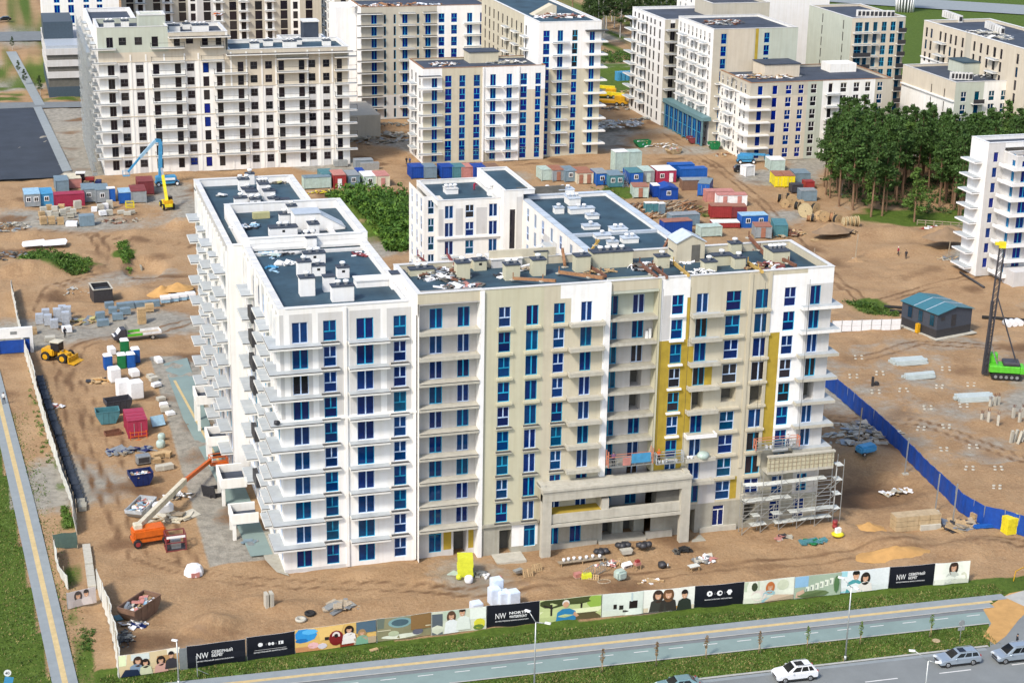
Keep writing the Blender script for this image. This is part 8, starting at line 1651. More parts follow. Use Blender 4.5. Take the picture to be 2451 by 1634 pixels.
def tree_mesh(seed, h, spread, base, kind):
 rr = random.Random(seed); tr = MB(); top = h * .93; lean = (rr.uniform(-.4, .4), rr.uniform(-.4, .4)); P = lambda f: Vector((lean[0] * f + .12 * sin(f * 5 + seed), lean[1] * f, top * f)); rads = .24
 for i in range(6): tr.cyl(P(i / 6), P((i + 1) / 6), rads * (1 - i / 7), rads * (1 - (i + 1) / 7), 7, 0, False)
 cs = []; nb = 30 if kind != 'birch' else 34
 for i in range(nb):
  f = base + (1 - base) * (i + .5) / nb; w = spread * (1 - ((f - base) / (1 - base)) ** 1.6 * .82) * (.55 + .45 * min(1, (f - base) / .12)); a = rr.uniform(0, 6.28); q = w * rr.uniform(.35, 1.0); c0 = P(min(.99, f)); e = c0 + Vector((q * cos(a), q * sin(a), q * (.16 if kind == 'pine' else .35)))
  tr.cyl(c0, e, .06, .02, 4, 0, False); cs.append((tuple(e), rr.uniform(.75, 1.25) * (1.15 if f < .85 else .75)))
  if q > 1.2: m = c0.lerp(e, .55); cs.append((tuple(m), rr.uniform(.5, .9)))
 cs.append((tuple(P(1)), .8)); b = MB(); clumps(b, cs, 34, .34, rr, 2, .6)
 return tr, b
TREES = []
for sd, h, sp, ba, k in ((1, 16, 2.6, .38, 'pine'), (2, 17, 2.3, .45, 'pine'), (3, 14.5, 2.9, .34, 'pine'), (4, 18, 2.4, .5, 'pine'), (5, 12, 2.6, .2, 'pine')):
 tr, b = tree_mesh(sd, h, sp, ba, k); TREES.append((tr.mesh('trunk', 'bark_pine'), b.mesh('crown', ['needle_pale', 'needle_pale'] if sd == 5 else ['needle', 'needle_pale' if sd == 3 else 'needle'])))
FTREE = []
for sd, h, sp, ba, k in ((11, 19, 2.8, .35, 'pine'), (12, 21, 2.6, .5, 'birch'), (13, 17, 3.0, .3, 'birch')):
 tr, b = tree_mesh(sd, h, sp, ba, k); FTREE.append((tr.mesh('trunk', 'bark_birch' if sd != 11 else 'bark_pine'), b.mesh('crown', ['leaf_forest', 'leaf_forest'])))
def plant(me, loc, rz, sc, label, group, name='pine_tree'):
 t = thing(name, label, 'tree', group, loc, rz); t.scale = (sc, sc, sc * RT.uniform(.94, 1.06)); put('trunk', me[0], t); put('crown', me[1], t); return t
RT = random.Random(41)
def in_poly(x, y, P):
 c = False; j = len(P) - 1
 for i in range(len(P)):
  if (P[i][1] > y) != (P[j][1] > y) and x < (P[j][0] - P[i][0]) * (y - P[i][1]) / (P[j][1] - P[i][1]) + P[i][0]: c = not c
  j = i
 return c
def scatter(poly, n, dmin, fn):
 got = []; tries = 0; xs = [p[0] for p in poly]; ys = [p[1] for p in poly]
 while len(got) < n and tries < n * 60:
  tries += 1; px, py = RT.uniform(min(xs), max(xs)), RT.uniform(min(ys), max(ys))
  if not in_poly(px, py, poly): continue
  x, y = at(px, py)
  if any(hypot(x - a, y - b) < dmin for a, b in got): continue
  if inside_b(x, y): continue
  got.append((x, y)); fn(x, y, px, py)
GRV = 'pines of the grove beside the site'
def gfn(x, y, px, py):
 edge = py > 488
 plant(RT.choice(TREES[:4]), (x, y, gh(x, y) - .1), RT.uniform(0, 6.28), RT.uniform(.92, 1.1) if py > 440 else RT.uniform(.85, 1.0), 'tall pine at the front edge of the grove, bare trunk showing' if edge else 'tall dark green pine inside the grove', GRV)
scatter([(1962, 420), (1968, 470), (2020, 512), (2105, 520), (2150, 492), (2205, 470), (2290, 530), (2345, 520), (2451, 470), (2451, 385), (2300, 372), (2100, 395), (2010, 388)], 120, 2.8, gfn)
scatter([(2230, 480), (2345, 520), (2451, 470), (2451, 350), (2300, 360)], 45, 2.8, gfn)
x, y, z = G(2188, 532); plant(TREES[4], (x, y, z - .1), 1.0, 1.0, 'lighter green younger pine standing alone before the grove', GRV)
x, y, z = G(2085, 505); plant(TREES[4], (x, y, z - .1), 3.0, .8, 'small pale pine in front of the dark trunks', GRV)
FRS = 'trees of the far wood'
scatter([(1400, 118), (1490, 132), (1560, 122), (1640, 70), (1760, 25), (1780, 2), (1360, 30)], 66, 4.0, lambda x, y, px, py: plant(FTREE[1] if py > 95 and RT.random() < .7 else RT.choice(FTREE), (x, y, -.1), RT.uniform(0, 6.28), RT.uniform(.85, 1.15), 'pale trunked tree at the edge of the far wood' if py > 95 else 'dark tree in the depth of the far wood', FRS, 'forest_tree'))
for i, (px, py, h) in enumerate(((45, 178, .25), (60, 205, .3), (97, 230, .35), (180, 230, .3), (30, 120, .25))): plant(FTREE[2], at(px, py) + (0,), i, h, ('small round shrub by the far footway', 'small shrub beside the footway crossing', 'clipped shrub at the garage corner', 'dark shrub right of the garage corner', 'small shrub on the far lawn')[i], 'shrubs near the garage', 'shrub')
def thicket(name, label, polys, n, hgt, size, mats, seed, r=(.5, 1.0), cat='thicket'):
 rr = random.Random(seed); b = MB(); cs = []; k = 0
 while len(cs) < n and k < n * 30:
  k += 1; P = polys[rr.randrange(len(polys))]; xs = [p[0] for p in P]; ys = [p[1] for p in P]; px, py = rr.uniform(min(xs), max(xs)), rr.uniform(min(ys), max(ys))
  if not in_poly(px, py, P): continue
  x, y = at(px, py)
  if inside_b(x, y): continue
  f = .55 + .45 * noise.noise((x * .35, y * .35, seed)); q = rr.uniform(*r); cs.append(((x, y, gh(x, y) + max(.05, hgt * f * rr.uniform(.25, 1.0) - .1)), q))
 clumps(b, cs, 16, size, rr, len(mats), .8)
 return b.build(name, mats, None, label=label, cat=cat, kind='stuff')
thicket('thicket', 'dense green thicket filling the courtyard between wing and rear block', [[(775, 475), (850, 453), (930, 458), (985, 480), (985, 560), (960, 595), (905, 580), (850, 530), (800, 500)], [(900, 540), (985, 540), (985, 600), (930, 600)]], 950, 3.6, .42, ['leaf_bush', 'leaf_bush_light', 'leaf_bush'], 51, (.7, 1.3))
thicket('weeds', 'tall green weeds on the mound behind the left yard', [[(45, 625), (95, 605), (160, 608), (215, 630), (220, 650), (170, 660), (110, 640), (60, 640)]], 330, 1.5, .24, ['leaf_bush', 'leaf_bush_light', 'grass_blade'], 52, (.4, .8), 'weeds'); thicket('weeds', 'green weeds beside the concrete channel', [[(280, 588), (300, 585), (320, 620), (312, 640), (292, 620)]], 90, 1.4, .22, ['leaf_bush', 'leaf_bush_light'], 53, (.4, .7), 'weeds'); thicket('weeds', 'weeds behind the white panel fence', [[(2020, 722), (2075, 722), (2140, 742), (2150, 760), (2060, 745)]], 110, 1.0, .22, ['leaf_bush', 'grass_blade'], 54, (.3, .6), 'weeds')
thicket('weeds', 'scrub below the long cabin row', [[(1410, 450), (1460, 450), (1500, 480), (1480, 500), (1430, 480)], [(1645, 490), (1690, 500), (1700, 520), (1660, 520)]], 120, .9, .2, ['grass_blade', 'grass_dry'], 55, (.3, .6), 'weeds'); thicket('weeds', 'scrub before the far wood', [[(1440, 125), (1530, 130), (1540, 150), (1440, 155)]], 150, 2.0, .3, ['leaf_bush', 'leaf_forest'], 56, (.6, 1.0), 'weeds'); thicket('undergrowth', 'dark undergrowth between the trunks of the grove', [[(1975, 470), (2100, 500), (2300, 520), (2451, 470), (2451, 430), (2000, 420)]], 420, 1.3, .3, ['needle', 'leaf_forest'], 57, (.5, 1.0), 'undergrowth'); thicket('weeds', 'bright weeds along the foot of the left fence', [[(53, 870), (75, 872), (132, 1080), (118, 1130), (108, 1120)], [(148, 1215), (165, 1215), (172, 1262), (155, 1268)]], 150, .7, .14, ['leaf_bush_light', 'grass_blade'], 58, (.2, .4), 'weeds'); thicket('weeds', 'patch of weeds on the sand strip beside the left path', [[(195, 1505), (225, 1505), (228, 1560), (195, 1555)]], 50, .5, .12, ['grass_blade', 'leaf_bush'], 59, (.2, .4), 'weeds')
# grass blades on the verges and lawn
rg = random.Random(91); b = MB()
def blades(n, gen):
 for i in range(n):
  x, y = gen(); z = gh(x, y) if site(x, y) > .3 else 0.0; h = rg.uniform(.06, .18) * (1 + max(0, noise.noise((x * .5, y * .5, 5))) * 1.4); a = rg.uniform(0, 6.28); w = rg.uniform(.05, .12); lx, ly = rg.uniform(-.15, .15), rg.uniform(-.15, .15)
  b.quad([(x - w * cos(a), y - w * sin(a), z - .02), (x + w * cos(a), y + w * sin(a), z - .02), (x + lx, y + ly, z + h)], 1 if rg.random() < .2 + .35 * noise.noise((x * .15, y * .15, 2)) else 0)
def g_verge():
 x = rg.uniform(-22, 78); return x, road_t(-22.2, x) + rg.random() ** 1.3 * 2.6
def g_med():
 x = rg.uniform(14, 71); return x, road_t(-28.7, x) - rg.random() * 4.2
def g_lawn():
 y = rg.uniform(-22, 60); return path_l(y) - rg.random() * 9, y
def g_strip():
 y = rg.uniform(-19, 60); return path_r(y) + rg.random() ** 2 * 2.2, y
blades(17000, g_verge); blades(17000, g_med); blades(13000, g_lawn); blades(1500, g_strip)
b.build('grass', ['grass_blade', 'grass_dry'], None, label='rough grass on the verges, median and left lawn', cat='grass', kind='stuff')
M('plank_pale', (.58, .60, .56), .8, .15, 3, rand=.1); M('ochre', (.46, .30, .08), .8, .2, 2); M('maroon_', (.20, .05, .05), .8, .2, 2); C('pt_pinkor', (.55, .20, .12), .6); C('pt_limey', (.60, .62, .04), .6); C('pt_khakib', (.42, .40, .20), .8); C('pt_terr', (.50, .47, .33), .8, streak=.15)
# ------------------------------------------------------------------ work in progress on the main building
# tubular scaffold round the lower right corner
t = thing('scaffold', 'grey tube scaffold with pale planks round the lower right corner of the building', 'scaffold', None, (55.2, -.9, 0)); xs = [0, 2.4, 4.8, 7.2, 9.6, 12.0]
for i, x in enumerate(xs):
 tz = 6.6 if x < 2 else 8.0
 for y in (-1.0, -2.0): MB().bar((x, y, -.3), (x, y, tz), .07).build('standard', 'galv', t)
 for z in (2.1, 4.1, 6.1): MB().bar((x, -1.0, z), (x, -2.0, z), .06).build('transom', 'galv', t)
for z in (2.05, 3.05, 4.05, 5.05, 6.05):
 for y in (-1.0, -2.0): MB().bar((0, y, z), (12, y, z), .06).build('ledger', 'galv', t)
for i in range(5):
 for z in (.1, 2.1, 4.1): MB().bar((xs[i], -2.02, z), (xs[i + 1], -2.02, z + 1.95), .05).build('brace', 'galv', t)
rp = random.Random(8)
for z in (1.0, 2.2, 4.2, 6.2):
 x = .1
 while x < 11.5:
  w = rp.uniform(.9, 1.7)
  if rp.random() < .78: MB().obox((x + w / 2, -1.5 + rp.uniform(-.12, .12), z + rp.uniform(0, .08)), w - .06, 1.0, .06, rp.uniform(-.03, .03)).build('plank', 'plank_pale', t)
  x += w
for k in range(4): MB().bar((12.1, -1.8 if k % 2 else -.4, .2 + k * 1.9), (12.9, -.4 if k % 2 else -1.8, 2.1 + k * 1.9), .12).build('stair_flight', 'galv', t); MB().box(12.05, 12.95, -2.1, -.9, 2.1 + k * 1.9, 2.16 + k * 1.9).build('landing', 'plank_pale', t)
for y in (-2.0, -.3):
 MB().bar((13.0, y, 0), (13.0, y, 8.6), .07).build('standard', 'galv', t)
# raised terrace with battened parapet above the scaffold
MB().box(58.3, 67.0, -2.45, -.904, 7.35, 7.7).build('terrace_slab', 'concrete_pale', MAIN)
MB().box(58.3, 67.0, -2.45, -2.2, 7.7, 9.55).build('terrace_parapet', pm('terr'), MAIN); MB().box(66.75, 67.0, -2.2, 2.5, 7.7, 9.55).build('terrace_parapet', pm('terr'), MAIN); MB().box(58.2, 67.1, -2.6, -2.1, 9.55, 9.75).build('terrace_rail', 'concrete_pale', MAIN)
for i in range(15): MB().box(58.5 + i * .58, 58.56 + i * .58, -2.52, -2.452, 7.75, 9.5).build('batten', 'wood_grey', MAIN)
for i in range(3): MB().box(58.3, 67.0, -2.50, -2.453, 8.2 + i * .5, 8.25 + i * .5).build('batten', 'wood_grey', MAIN)
MB().box(55.4, 58.3, -1.5, -.904, 3.95, 4.5).build('terrace_parapet', 'concrete_pale', MAIN)
for x0, z0 in ((60.6, 4.4), (63.2, 4.4), (60.6, .9), (63.2, .9)): pass
# hanging work platforms
def cradle(x0, x1, y, z, label, col, sheet=None, top=31.5):
 t = thing('hanging_platform', label, 'work platform', None, (x0, y, z)); L = x1 - x0
 MB().box(0, L, -.35, .35, -.08, 0).build('deck', 'galv', t)
 for s in (0, L):
  b = MB()
  for yy in (-.35, .35): b.bar((s, yy, 0), (s, yy, 2.0 if sheet else 1.3), .09)
  b.bar((s, -.35, 1.3), (s, .35, 1.3), .09); b.bar((s, -.35, 0), (s, .35, 1.3), .06); b.build('end_frame', pm(col), t)
  MB().bar((s, .0, 1.3), (s, .0, top - z), .03).build('cable', 'steel_dark', t)
 for z2 in (.45, .9, 1.25):
  for yy in (-.35, .35): MB().bar((0, yy, z2), (L, yy, z2), .06).build('guard_rail', pm(col) if z2 > 1 else 'galv', t)
 n = max(2, int(L / 1.1))
 for i in range(1, n): MB().bar((L * i / n, -.35, 0), (L * i / n, -.35, 1.25), .05).build('upright', 'galv', t)
 if sheet: MB().box(L * .52, L * .95, -.42, -.39, .3, 1.5).build('sheeting', pm(sheet), t); MB().box(L * .32, L * .5, -.41, -.39, .1, 1.1).build('sheeting', pm('pink'), t)
 return t
cradle(37.95, 43.5, -1.75, 10.15, 'orange ended hanging platform with a blue sheet in the grey loggias', 'pinkor', 'sky'); cradle(44.0, 47.4, -1.75, 9.95, 'grey hanging platform loaded with buckets before the mustard bay', 'silver'); cradle(56.6, 62.3, -1.95, 10.6, 'orange ended hanging platform before the right mustard strip', 'pinkor')
bm_ = MB().lathe((0, 0, 0), [(.16, 0), (.2, .34), (.18, .36)], 10).mesh('bucket', 'plastic_white')
for x, y, z in ((44.5, -1.7, 9.96), (44.95, -1.8, 9.96), (45.4, -1.65, 9.96), (46.6, -1.8, 9.96), (48.2, -1.6, 10.03 + .04), (48.6, -1.7, 10.07), (58.2, -1.9, 10.61), (58.7, -2.0, 10.61), (61.4, -1.9, 10.61), (41.6, -.6, 7.05), (42.0, -.5, 7.05), (42.5, -.6, 7.05)): put('bucket', bm_, None, (x, y, z), 0, 'white bucket on the facade platforms and ledges', 'bucket', 'white buckets on the facade')
person((38.7, -1.75, 10.16), 2.9, PU, DK, 'worker in purple at the left end of the platform with the blue sheet', None, 'reach'); person((44.4, -1.7, 9.96), 3.0, HV, DK, 'worker with an orange helmet on the platform before the mustard bay', 'pt_orange', 'reach'); person((60.9, -1.95, 10.61), 3.1, WT, BL, 'worker in a pale top on the right hanging platform', 'white_paint', 'reach')
t = thing('sheeted_load', 'pale sheeted load on the white balcony beside the platforms', 'load', None, (50.1, -1.6, 10.05)); MB().ico((0, 0, .3), .75, 0, 2, .12, 3, .7).build('sheeting', pm('mint'), t)
t = thing('bag', 'black bag on the white corner balcony', 'bag', None, (-.6, -.7, 18.5)); MB().ico((0, 0, .28), .35, 0, 2, .2, 5, .8).build('bag', 'steel_dark', t)
for x, z, h in ((42.9, 25.03, .9), (43.3, 25.03, 1.2)): MB().box(-.15, .15, -.12, .12, 0, h).build('insulation_roll', 'plastic_white', None, (x, .2, z), 0, label='white roll standing in the upper loggia, %s' % ('left' if x < 43 else 'right, taller'), cat='roll')
# roof clutter --------------------------------------------------------------
def beam(p0, p1, z, w, mat, label, foot=True, name='steel_beam'):
 a, b_ = Vector(at(*p0, z[0]) + (z[0],)), Vector(at(*p1, z[1]) + (z[1],)); t = thing(name, label, 'beam', None, a); MB().bar((0, 0, .2), b_ - a + Vector((0, 0, .2)), w, w * 1.2).build('beam', mat, t)
 if foot:
  for q in (Vector((0, 0, 0)), (b_ - a) * .7): MB().obox(q + Vector((0, 0, .06)), .7, .5, .12, .3).build('foot', 'concrete_pale', t); MB().bar(q, q + Vector((0, 0, .9)), .1).build('prop', mat, t)
Z1 = 31.62
beam((1531, 633), (1572, 668), (Z1, Z1 + .8), .3, 'rust', 'rusty cantilever beam over the front parapet, left of the middle pair'); beam((1562, 640), (1596, 668), (Z1, Z1 + .8), .3, 'rust', 'rusty cantilever beam over the front parapet, right of the middle pair'); beam((1612, 632), (1648, 663), (Z1, Z1 + .9), .28, 'ochre', 'ochre cantilever beam above the white bay'); beam((1790, 632), (1825, 655), (Z1, Z1 + .9), .28, 'ochre', 'ochre cantilever beam above the mustard strip')
beam((1338, 655), (1444, 669), (Z1 + .2, Z1 + .9), .3, 'rust_light', 'long tan beam lying along the front parapet'); beam((1228, 670), (1330, 676), (Z1 + .3, Z1 + 1.0), .26, 'rust_light', 'tan beam on the front edge above the khaki bay'); beam((1410, 640), (1450, 665), (Z1, Z1 + .7), .25, 'rust', 'short rusty beam beside the long khaki shaft'); beam((1352, 640), (1346, 600), (Z1, Z1 + 1.2), .3, 'rust_light', 'tan beam standing off the rear parapet'); beam((1408, 612), (1434, 578), (Z1, Z1 + 1.6), .22, 'ochre', 'ochre arm tilted over the rear parapet'); beam((1582, 610), (1606, 566), (Z1, Z1 + 1.8), .26, 'rust', 'rusty arm tilted over the rear parapet beside the stair head'); beam((1792, 570), (1830, 612), (Z1 + 1.6, Z1), .3, 'rust', 'rusty beam leaning in from the far right parapet'); beam((1845, 610), (1905, 640), (Z1 + .4, Z1 + .3), .3, 'rust', 'rusty truss near the right end of the roof'); beam((1000, 615), (1020, 632), (Z1 + .9, Z1), .22, 'maroon_', 'dark red prop in the left roof corner'); beam((1070, 612), (1096, 648), (Z1 + 1.4, Z1), .22, 'maroon_', 'dark red arm beside the rubbish heap on the roof')
def rheap(px, py, z, rx, ry, h, mats, label, n, seed, size=(.3, 1.2)): heap(0, 0, rx, ry, h, mats, label, n, seed, size, loc=at(px, py, z) + (z,))
rheap(1065, 660, Z1, 3.2, 2.4, .7, ['plastic_white', 'steel_grey', 'rust', 'concrete_dark', 'coping', 'steel_dark'], 'rubbish heap of felt, foil and boards on the left of the bar roof', 120, 61); rheap(1098, 685, Z1, 2.4, .9, .3, ['plastic_white', pm('pink'), 'steel_grey', 'concrete_dark'], 'white scraps at the front edge of the bar roof', 60, 62, (.3, 1.4)); rheap(995, 640, Z1, 1.8, 1.0, .4, ['steel_dark', 'maroon_', 'steel_grey'], 'dark scraps in the corner of the bar roof', 40, 63); rheap(1548, 640, Z1, 2.4, 1.4, .5, ['rust', 'plastic_white', 'steel_dark', 'concrete_dark'], 'rusty frames and sheets in the middle of the bar roof', 60, 64); rheap(1680, 652, Z1, 1.5, .8, .4, ['plastic_white', 'coping'], 'crumpled white sacks on the bar roof', 36, 65, (.3, .8)); rheap(1640, 625, Z1, 2.6, 1.0, .3, ['concrete_dark', 'steel_grey', 'plastic_white'], 'grey scraps around the stair head', 40, 66); rheap(1830, 640, Z1, 2.6, 1.4, .5, ['rust', 'maroon_', 'plastic_white', 'wood'], 'rust red frames near the right end of the bar roof', 60, 67); rheap(1790, 595, Z1, 3.4, .8, .4, ['rust', 'maroon_', 'concrete_dark'], 'rusty frames along the rear right parapet', 50, 68); rheap(1265, 645, Z1, 1.6, .8, .6, ['plastic_white', 'galv', 'wood_grey'], 'pale sacks between two shafts on the bar roof', 30, 69); rheap(1210, 662, Z1, 1.4, .6, .3, ['plastic_white', 'steel_dark'], 'small heap beside the low hatch on the bar roof', 20, 70); rheap(1440, 652, Z1, 2.2, .5, .2, ['wood', 'steel_dark'], 'planks before the long khaki shaft', 18, 71)
rheap(645, 612, 30.66, 1.4, 1.6, .25, [pm('lightblue'), pm('mint'), 'plastic_white'], 'pale blue foil along the left edge of the white block roof', 34, 72, (.4, 1.0)); rheap(652, 645, 30.66, .8, 1.4, .25, [pm('sky'), pm('lightblue')], 'turquoise foil scraps on the white block roof edge', 20, 73, (.3, .8)); rheap(690, 632, 30.66, 1.4, .6, .25, ['coping', 'steel_grey', 'plastic_white'], 'grey foil roll on the white block roof', 22, 74); rheap(683, 608, 30.66, 1.6, .7, .2, ['steel_dark', 'steel_grey'], 'dark trestles near the roof kerb', 20, 75, (.5, 1.6)); rheap(866, 610, 30.66, 1.3, .8, .15, ['plastic_white', pm('maroon'), 'steel_dark'], 'folded sheets on the right of the white block roof', 14, 76, (.6, 1.4)); rheap(985, 705, 30.66, 1.2, .5, .2, [pm('teal'), 'plastic_white', 'wood'], 'small scraps at the front corner of the white block roof', 16, 77); rheap(590, 545, 31.12, 1.8, 1.4, .25, [pm('lightblue'), 'steel_dark', 'plastic_white'], 'foil and boards on the middle wing roof', 26, 78, (.4, 1.4)); rheap(530, 470, 30.32, .8, .5, .25, ['coping', 'plastic_white'], 'small grey pack alone on the rear wing roof', 8, 79); rheap(660, 440, 30.32, 1.6, .5, .3, ['concrete_dark', pm('khakib')], 'dark tarpaulin on the rear wing roof', 14, 80)
MB().box(-1.1, 1.1, -.4, .4, 0, .8).build('insulation_pack', pm('khakib'), None, at(625, 522, 31.12) + (31.12,), .05, label='khaki pack against the parapet of the middle wing roof', cat='pack')
rheap(1060, 155, 21.56, 4, 2.4, .5, ['rust', 'rust_light', 'plastic_white', 'coping'], 'rust brown sheets and frames on the mid block roof', 60, 81); rheap(1215, 150, 21.56, 4.5, 2.0, .4, ['coping', 'concrete', 'steel_grey'], 'coiled hoses and sheets on the right mid block roof', 50, 82, (.5, 2)); rheap(950, 14, 28.26, 12, 2.4, .6, ['rust', 'rust_light', 'steel_grey', 'plastic_white'], 'brown frames strewn along the greige block roof', 110, 83, (.6, 2.2)); rheap(1340, 40, 31.06, 6, 3, .5, ['rust', 'pt_pink', 'plastic_white', 'coping'], 'pinkish frames and white sacks on the white tower roof', 80, 84, (.5, 2)); rheap(1830, 185, 17.96, 9, 3, .7, ['steel_grey', 'plastic_white', 'wood', 'rust'], 'machines and timber on the six storey beige roof', 120, 85, (.5, 1.8)); rheap(1735, 55, 27.76, 6, 4, .7, ['steel_grey', 'rust', 'concrete_dark', 'coping'], 'clutter on the roof behind the cream end wall', 90, 86, (.5, 2)); rheap(2100, 35, 27.66, 5, 2, .6, ['steel_dark', 'steel_grey', 'coping'], 'dark clutter on the teal glazed block roof', 60, 87); rheap(2370, 85, 27.96, 4, 8, .5, ['coping', 'steel_grey', 'concrete_pale'], 'ducts and sheets along the sideways block roof', 90, 88, (.6, 2)); rheap(2360, 185, 19.86, 9, 2, .5, ['steel_dark', 'coping', 'steel_grey'], 'dark coils on the low sand coloured block roof', 70, 89); rheap(520, 38, 30.22, 1.2, .8, .8, [pm('orange'), 'plastic_white'], 'orange safety cloth on the far white block roof', 16, 90)
# ------------------------------------------------------------------ strip of work in front of the facade
t = stack(1113, 1376, 1.8, 1.6, 2.4, pm('limey'), 'bright yellow insulation packs piled at the grey bay door', None, -12, 4); bigbag(1122, 1393, .5, .8, 'white bulk bag at the foot of the yellow packs'); bigbag(1098, 1385, .3, .5, 'small yellow sack left of the white bag', pm('limey'), name='sack')
MB().obox((0, 0, .1), 1.3, 1.0, .08, .4).build('board', pm('mint'), None, G(1086, 1374), .3, label='pale green board leaning left of the yellow packs', cat='board'); heap(1145, 1375, 1.2, .9, .4, ['concrete_dark', 'steel_grey', 'concrete'], 'grey rubble right of the yellow packs', 40, 91, (.2, .7))
for i, (px, py) in enumerate(((1159, 1380), (1168, 1379), (1163, 1386))): put('bucket', bm_, None, G(px, py), 0, 'white bucket in the trio beside the yellow packs', 'bucket', 'trio of buckets')
MB().obox((0, 0, .1), .8, .3, .18, 0).build('block', pm('pink'), None, G(1192, 1382), .1, label='pink block lying right of the bucket trio', cat='block')
def pallet(px, py, rz, tilt, label):
 t = thing('pallet', label, 'pallet', None, G(px, py, .05), radians(rz)); R_ = Matrix.Rotation(tilt, 3, 'X')
 for i in range(5): o = MB().box(-.6 + i * .27, -.5 + i * .27 + .06, -.5, .5, .1, .13).build('board', 'wood', t); o.rotation_euler = (tilt, 0, 0); o.location = (0, 0, .5 * sin(tilt))
 for i in range(3): o = MB().box(-.6, .6, -.5 + i * .45, -.4 + i * .45, 0, .098).build('runner', 'wood', t); o.rotation_euler = (tilt, 0, 0); o.location = (0, 0, .5 * sin(tilt))
pallet(1262, 1380, 8, 1.2, 'wooden pallet stood on edge by the white ground floor wall'); pallet(1284, 1368, 15, 1.15, 'brown pallet leaning right of the upright one'); pallet(1490, 1352, 5, 1.0, 'wooden pallet tipped up among the work tables'); pallet(1420, 1385, -20, .2, 'pallet lying beside the yellow packs of the front row')
t = thing('wheelbarrow', 'wheelbarrow beside the upright pallet', 'wheelbarrow', None, G(1240, 1376), .4); b = MB(); b.sprism([(-.5, .45), (.3, .35), (.55, .75), (-.6, .75)], -.3, .3); b.build('tray', 'galv', t); wheel(t, (.55, 0, .22), .22, .1); MB().bar((-.4, .25, .5), (-1.1, .3, .65), .05).build('handle', 'wood', t); MB().bar((-.4, -.25, .5), (-1.1, -.3, .65), .05).build('handle', 'wood', t)
t = thing('work_bench', 'long low bench of boards with pots before the blue door', 'bench', None, G(1392, 1348), radians(2)); MB().box(-2.9, 2.9, -.35, .35, .45, .52).build('top', 'wood_grey', t)
for x in (-2.6, 0, 2.6): MB().bar((x, -.3, 0), (x, -.3, .45), .08).build('leg', 'wood', t); MB().bar((x, .3, 0), (x, .3, .45), .08).build('leg', 'wood', t)
b0 = G(1392, 1348)
for i, dx in enumerate((-2.2, -1.6, -.9, -.2, .6, 1.4, 2.2)): put('bucket', bm_, None, (b0[0] + dx, b0[1] + .08 * (i % 3), b0[2] + .525), 0, 'pot standing on the long low bench', 'bucket', 'pots on the long bench')
t = thing('frame_ladder', 'tipped steel trestle frames lying before the bench', 'trestle', None, G(1425, 1378), .25)
for k in range(2):
 b = MB()
 for s in (0, 1.3): b.bar((-1.6 + k * 1.7, 0, .1 + s * .75), (-.1 + k * 1.7, .25, .35 + s * .8), .06)
 for i in range(6): f = i / 5; b.bar((-1.6 + k * 1.7 + 1.5 * f, .25 * f, .1 + .25 * f), (-1.6 + k * 1.7 + 1.5 * f, .25 * f, 1.05 + .3 * f), .05)
 b.build('frame', 'galv', t)
stack(1383, 1382, .9, .7, .5, pm('pink'), 'pink white sacks left of the lime sacks', None, 10, 2); stack(1403, 1384, 1.2, .8, .5, pm('limey'), 'lime green sacks among the trestles', None, -10, 2)
t = thing('bulk_bag', 'mint white cube bag on a ring of hoses', 'bulk bag', None, G(1484, 1386), .3); put('bag', bevel_mesh(MB().box(-.65, .65, -.6, .6, .1, 1.2).mesh('bag', pm('mint')), .22, 2), t)
b = MB(); pts = [(.75 * cos(a * .5), .5 * sin(a * .5), .06) for a in range(14)]; b.tube(pts, .06, 5); b.build('hose_coil', 'wood_grey', None, G(1446, 1392), 0, label='flat coil of hose left of the mint bag', cat='hose')
t = thing('bag_pack', 'white pack with a dark stripe leaning right of the trestles', 'pack', None, G(1500, 1358), .3); MB().obox((0, 0, .35), 1.2, .6, .5, 0, 0, .4).build('pack', 'plastic_white', t); MB().obox((0, -.0, .36), .7, .62, .2, 0, 0, .4).build('stripe', pm('dark'), t)
t = thing('site_stool', 'red topped stool right of the white pack', 'stool', None, G(1525, 1362), .2); MB().box(-.35, .35, -.3, .3, .6, .95).build('crate', pm('pink'), t); MB().box(-.25, .25, -.2, .2, .95, 1.2).build('top', pm('red'), t); [MB().bar((x, y, 0), (x, y, .6), .06).build('leg', 'wood', t) for x in (-.3, .3) for y in (-.25, .25)]
for px, py, r, lb in ((1438, 1325, .9, 'heap of black sacks left of the grey steps'), (1490, 1318, .8, 'black rubbish sacks behind the tub on the steps'), (1540, 1316, .8, 'black rubbish sacks right on the steps')): t = thing('rubbish_sacks', lb, 'sacks', None, (lambda q: (q[0], q[1], .36 if r < .9 else q[2]))(G(px, py)), 0); [MB().ico((dx, dy, .35), .45, 0, 2, .18, int(px + dx * 9), .85).build('sack', 'steel_dark', t) for dx, dy in ((-.5, 0), (.2, .1), (.6, -.1), (-.1, -.25))]
t = thing('mortar_tub', 'pale tub on the grey steps', 'tub', None, G(1498, 1330, .38), .05); b = MB(); b.sprism([(-.55, 0), (.55, 0), (.75, .5), (-.75, .5)], -.4, .4); b.build('tub', 'concrete_pale', t)
t = thing('engine', 'small black machine alone on the sand before the steps', 'machine', None, G(1585, 1358), .4); MB().ico((0, 0, .4), .55, 0, 2, .2, 9, .8).build('casing', 'steel_dark', t); MB().cyl((.4, -.4, .35), (.5, -.5, .35), .25, .25, 12).build('fan', 'galv', t)
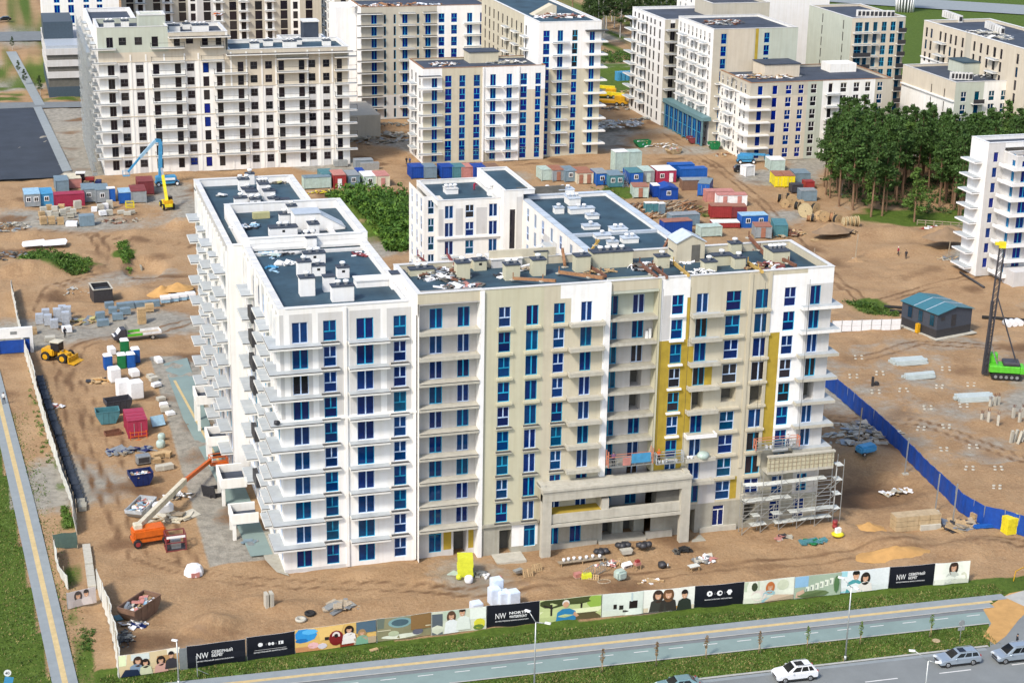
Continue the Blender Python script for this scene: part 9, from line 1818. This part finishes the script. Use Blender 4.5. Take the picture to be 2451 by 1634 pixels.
t = thing('work_table', 'small pale topped trestle table before the right column', 'table', None, G(1660, 1365), .2); MB().box(-.65, .65, -.4, .4, .62, .68).build('top', 'plank_pale', t); [MB().bar((x, y, 0), (x * .9, y * .9, .62), .07).build('leg', 'wood', t) for x in (-.55, .55) for y in (-.35, .35)]
heap(1690, 1340, 1.4, .7, .4, ['steel_grey', 'plastic_white', 'concrete_pale', pm('pink')], 'bags and frames right of the trestle table', 36, 92); heap(1555, 1392, 1.6, .4, .2, ['wood', 'plastic_white'], 'boards lying near the mint bag', 14, 93); heap(1455, 1352, 2.4, .8, .3, ['plastic_white', 'wood', pm('pink'), 'steel_grey'], 'small tools and pots strewn among the trestles', 50, 94, (.15, .6)); heap(1635, 1320, 1.4, .5, .5, ['rubber', 'concrete_dark'], 'black tarpaulin round the right portal column', 26, 95, (.4, 1.0)); heap(1945, 1297, 2.0, .5, .2, [pm('teal'), pm('green')], 'green netting on the sand before the scaffold', 26, 96, (.5, 1.4)); MB().obox((0, 0, .12), 1.1, .9, .06, .3).build('board', 'plank_pale', None, G(1960, 1297), .1, label='pale board on the green netting', cat='board'); heap(1870, 1290, 1.6, .6, .5, ['steel_dark', 'concrete', pm('pink')], 'dark machine parts at the scaffold foot', 24, 97)
t = thing('barrel', 'red drum at the right end of the scaffold', 'drum', None, G(1998, 1262), 0); MB().lathe((0, 0, 0), [(.3, 0), (.32, .3), (.3, .32), (.3, .6), (.32, .62), (.3, .95)], 14).build('drum', pm('red'), t); MB().lathe((0, 0, .95), [(.3, 0), (.28, .04)], 14).build('lid', pm('maroon'), t)
t = thing('mixer', 'yellow mixer base with a white box near the scaffold corner', 'mixer', None, G(2005, 1280), .2); MB().lathe((0, 0, 0), [(.7, 0), (.8, .2), (.5, .35)], 12).build('base', pm('yellow'), t); MB().box(-.35, .35, -.2, .2, .3, .95).build('box', 'white_paint', t)
heap(590, 1080, .9, 1.8, .4, [pm('lightblue'), 'plastic_white', 'concrete_dark'], 'white and blue sheets inside the yard entrance canopy', 20, 98)
bpy.data.scenes.remove(TMP)
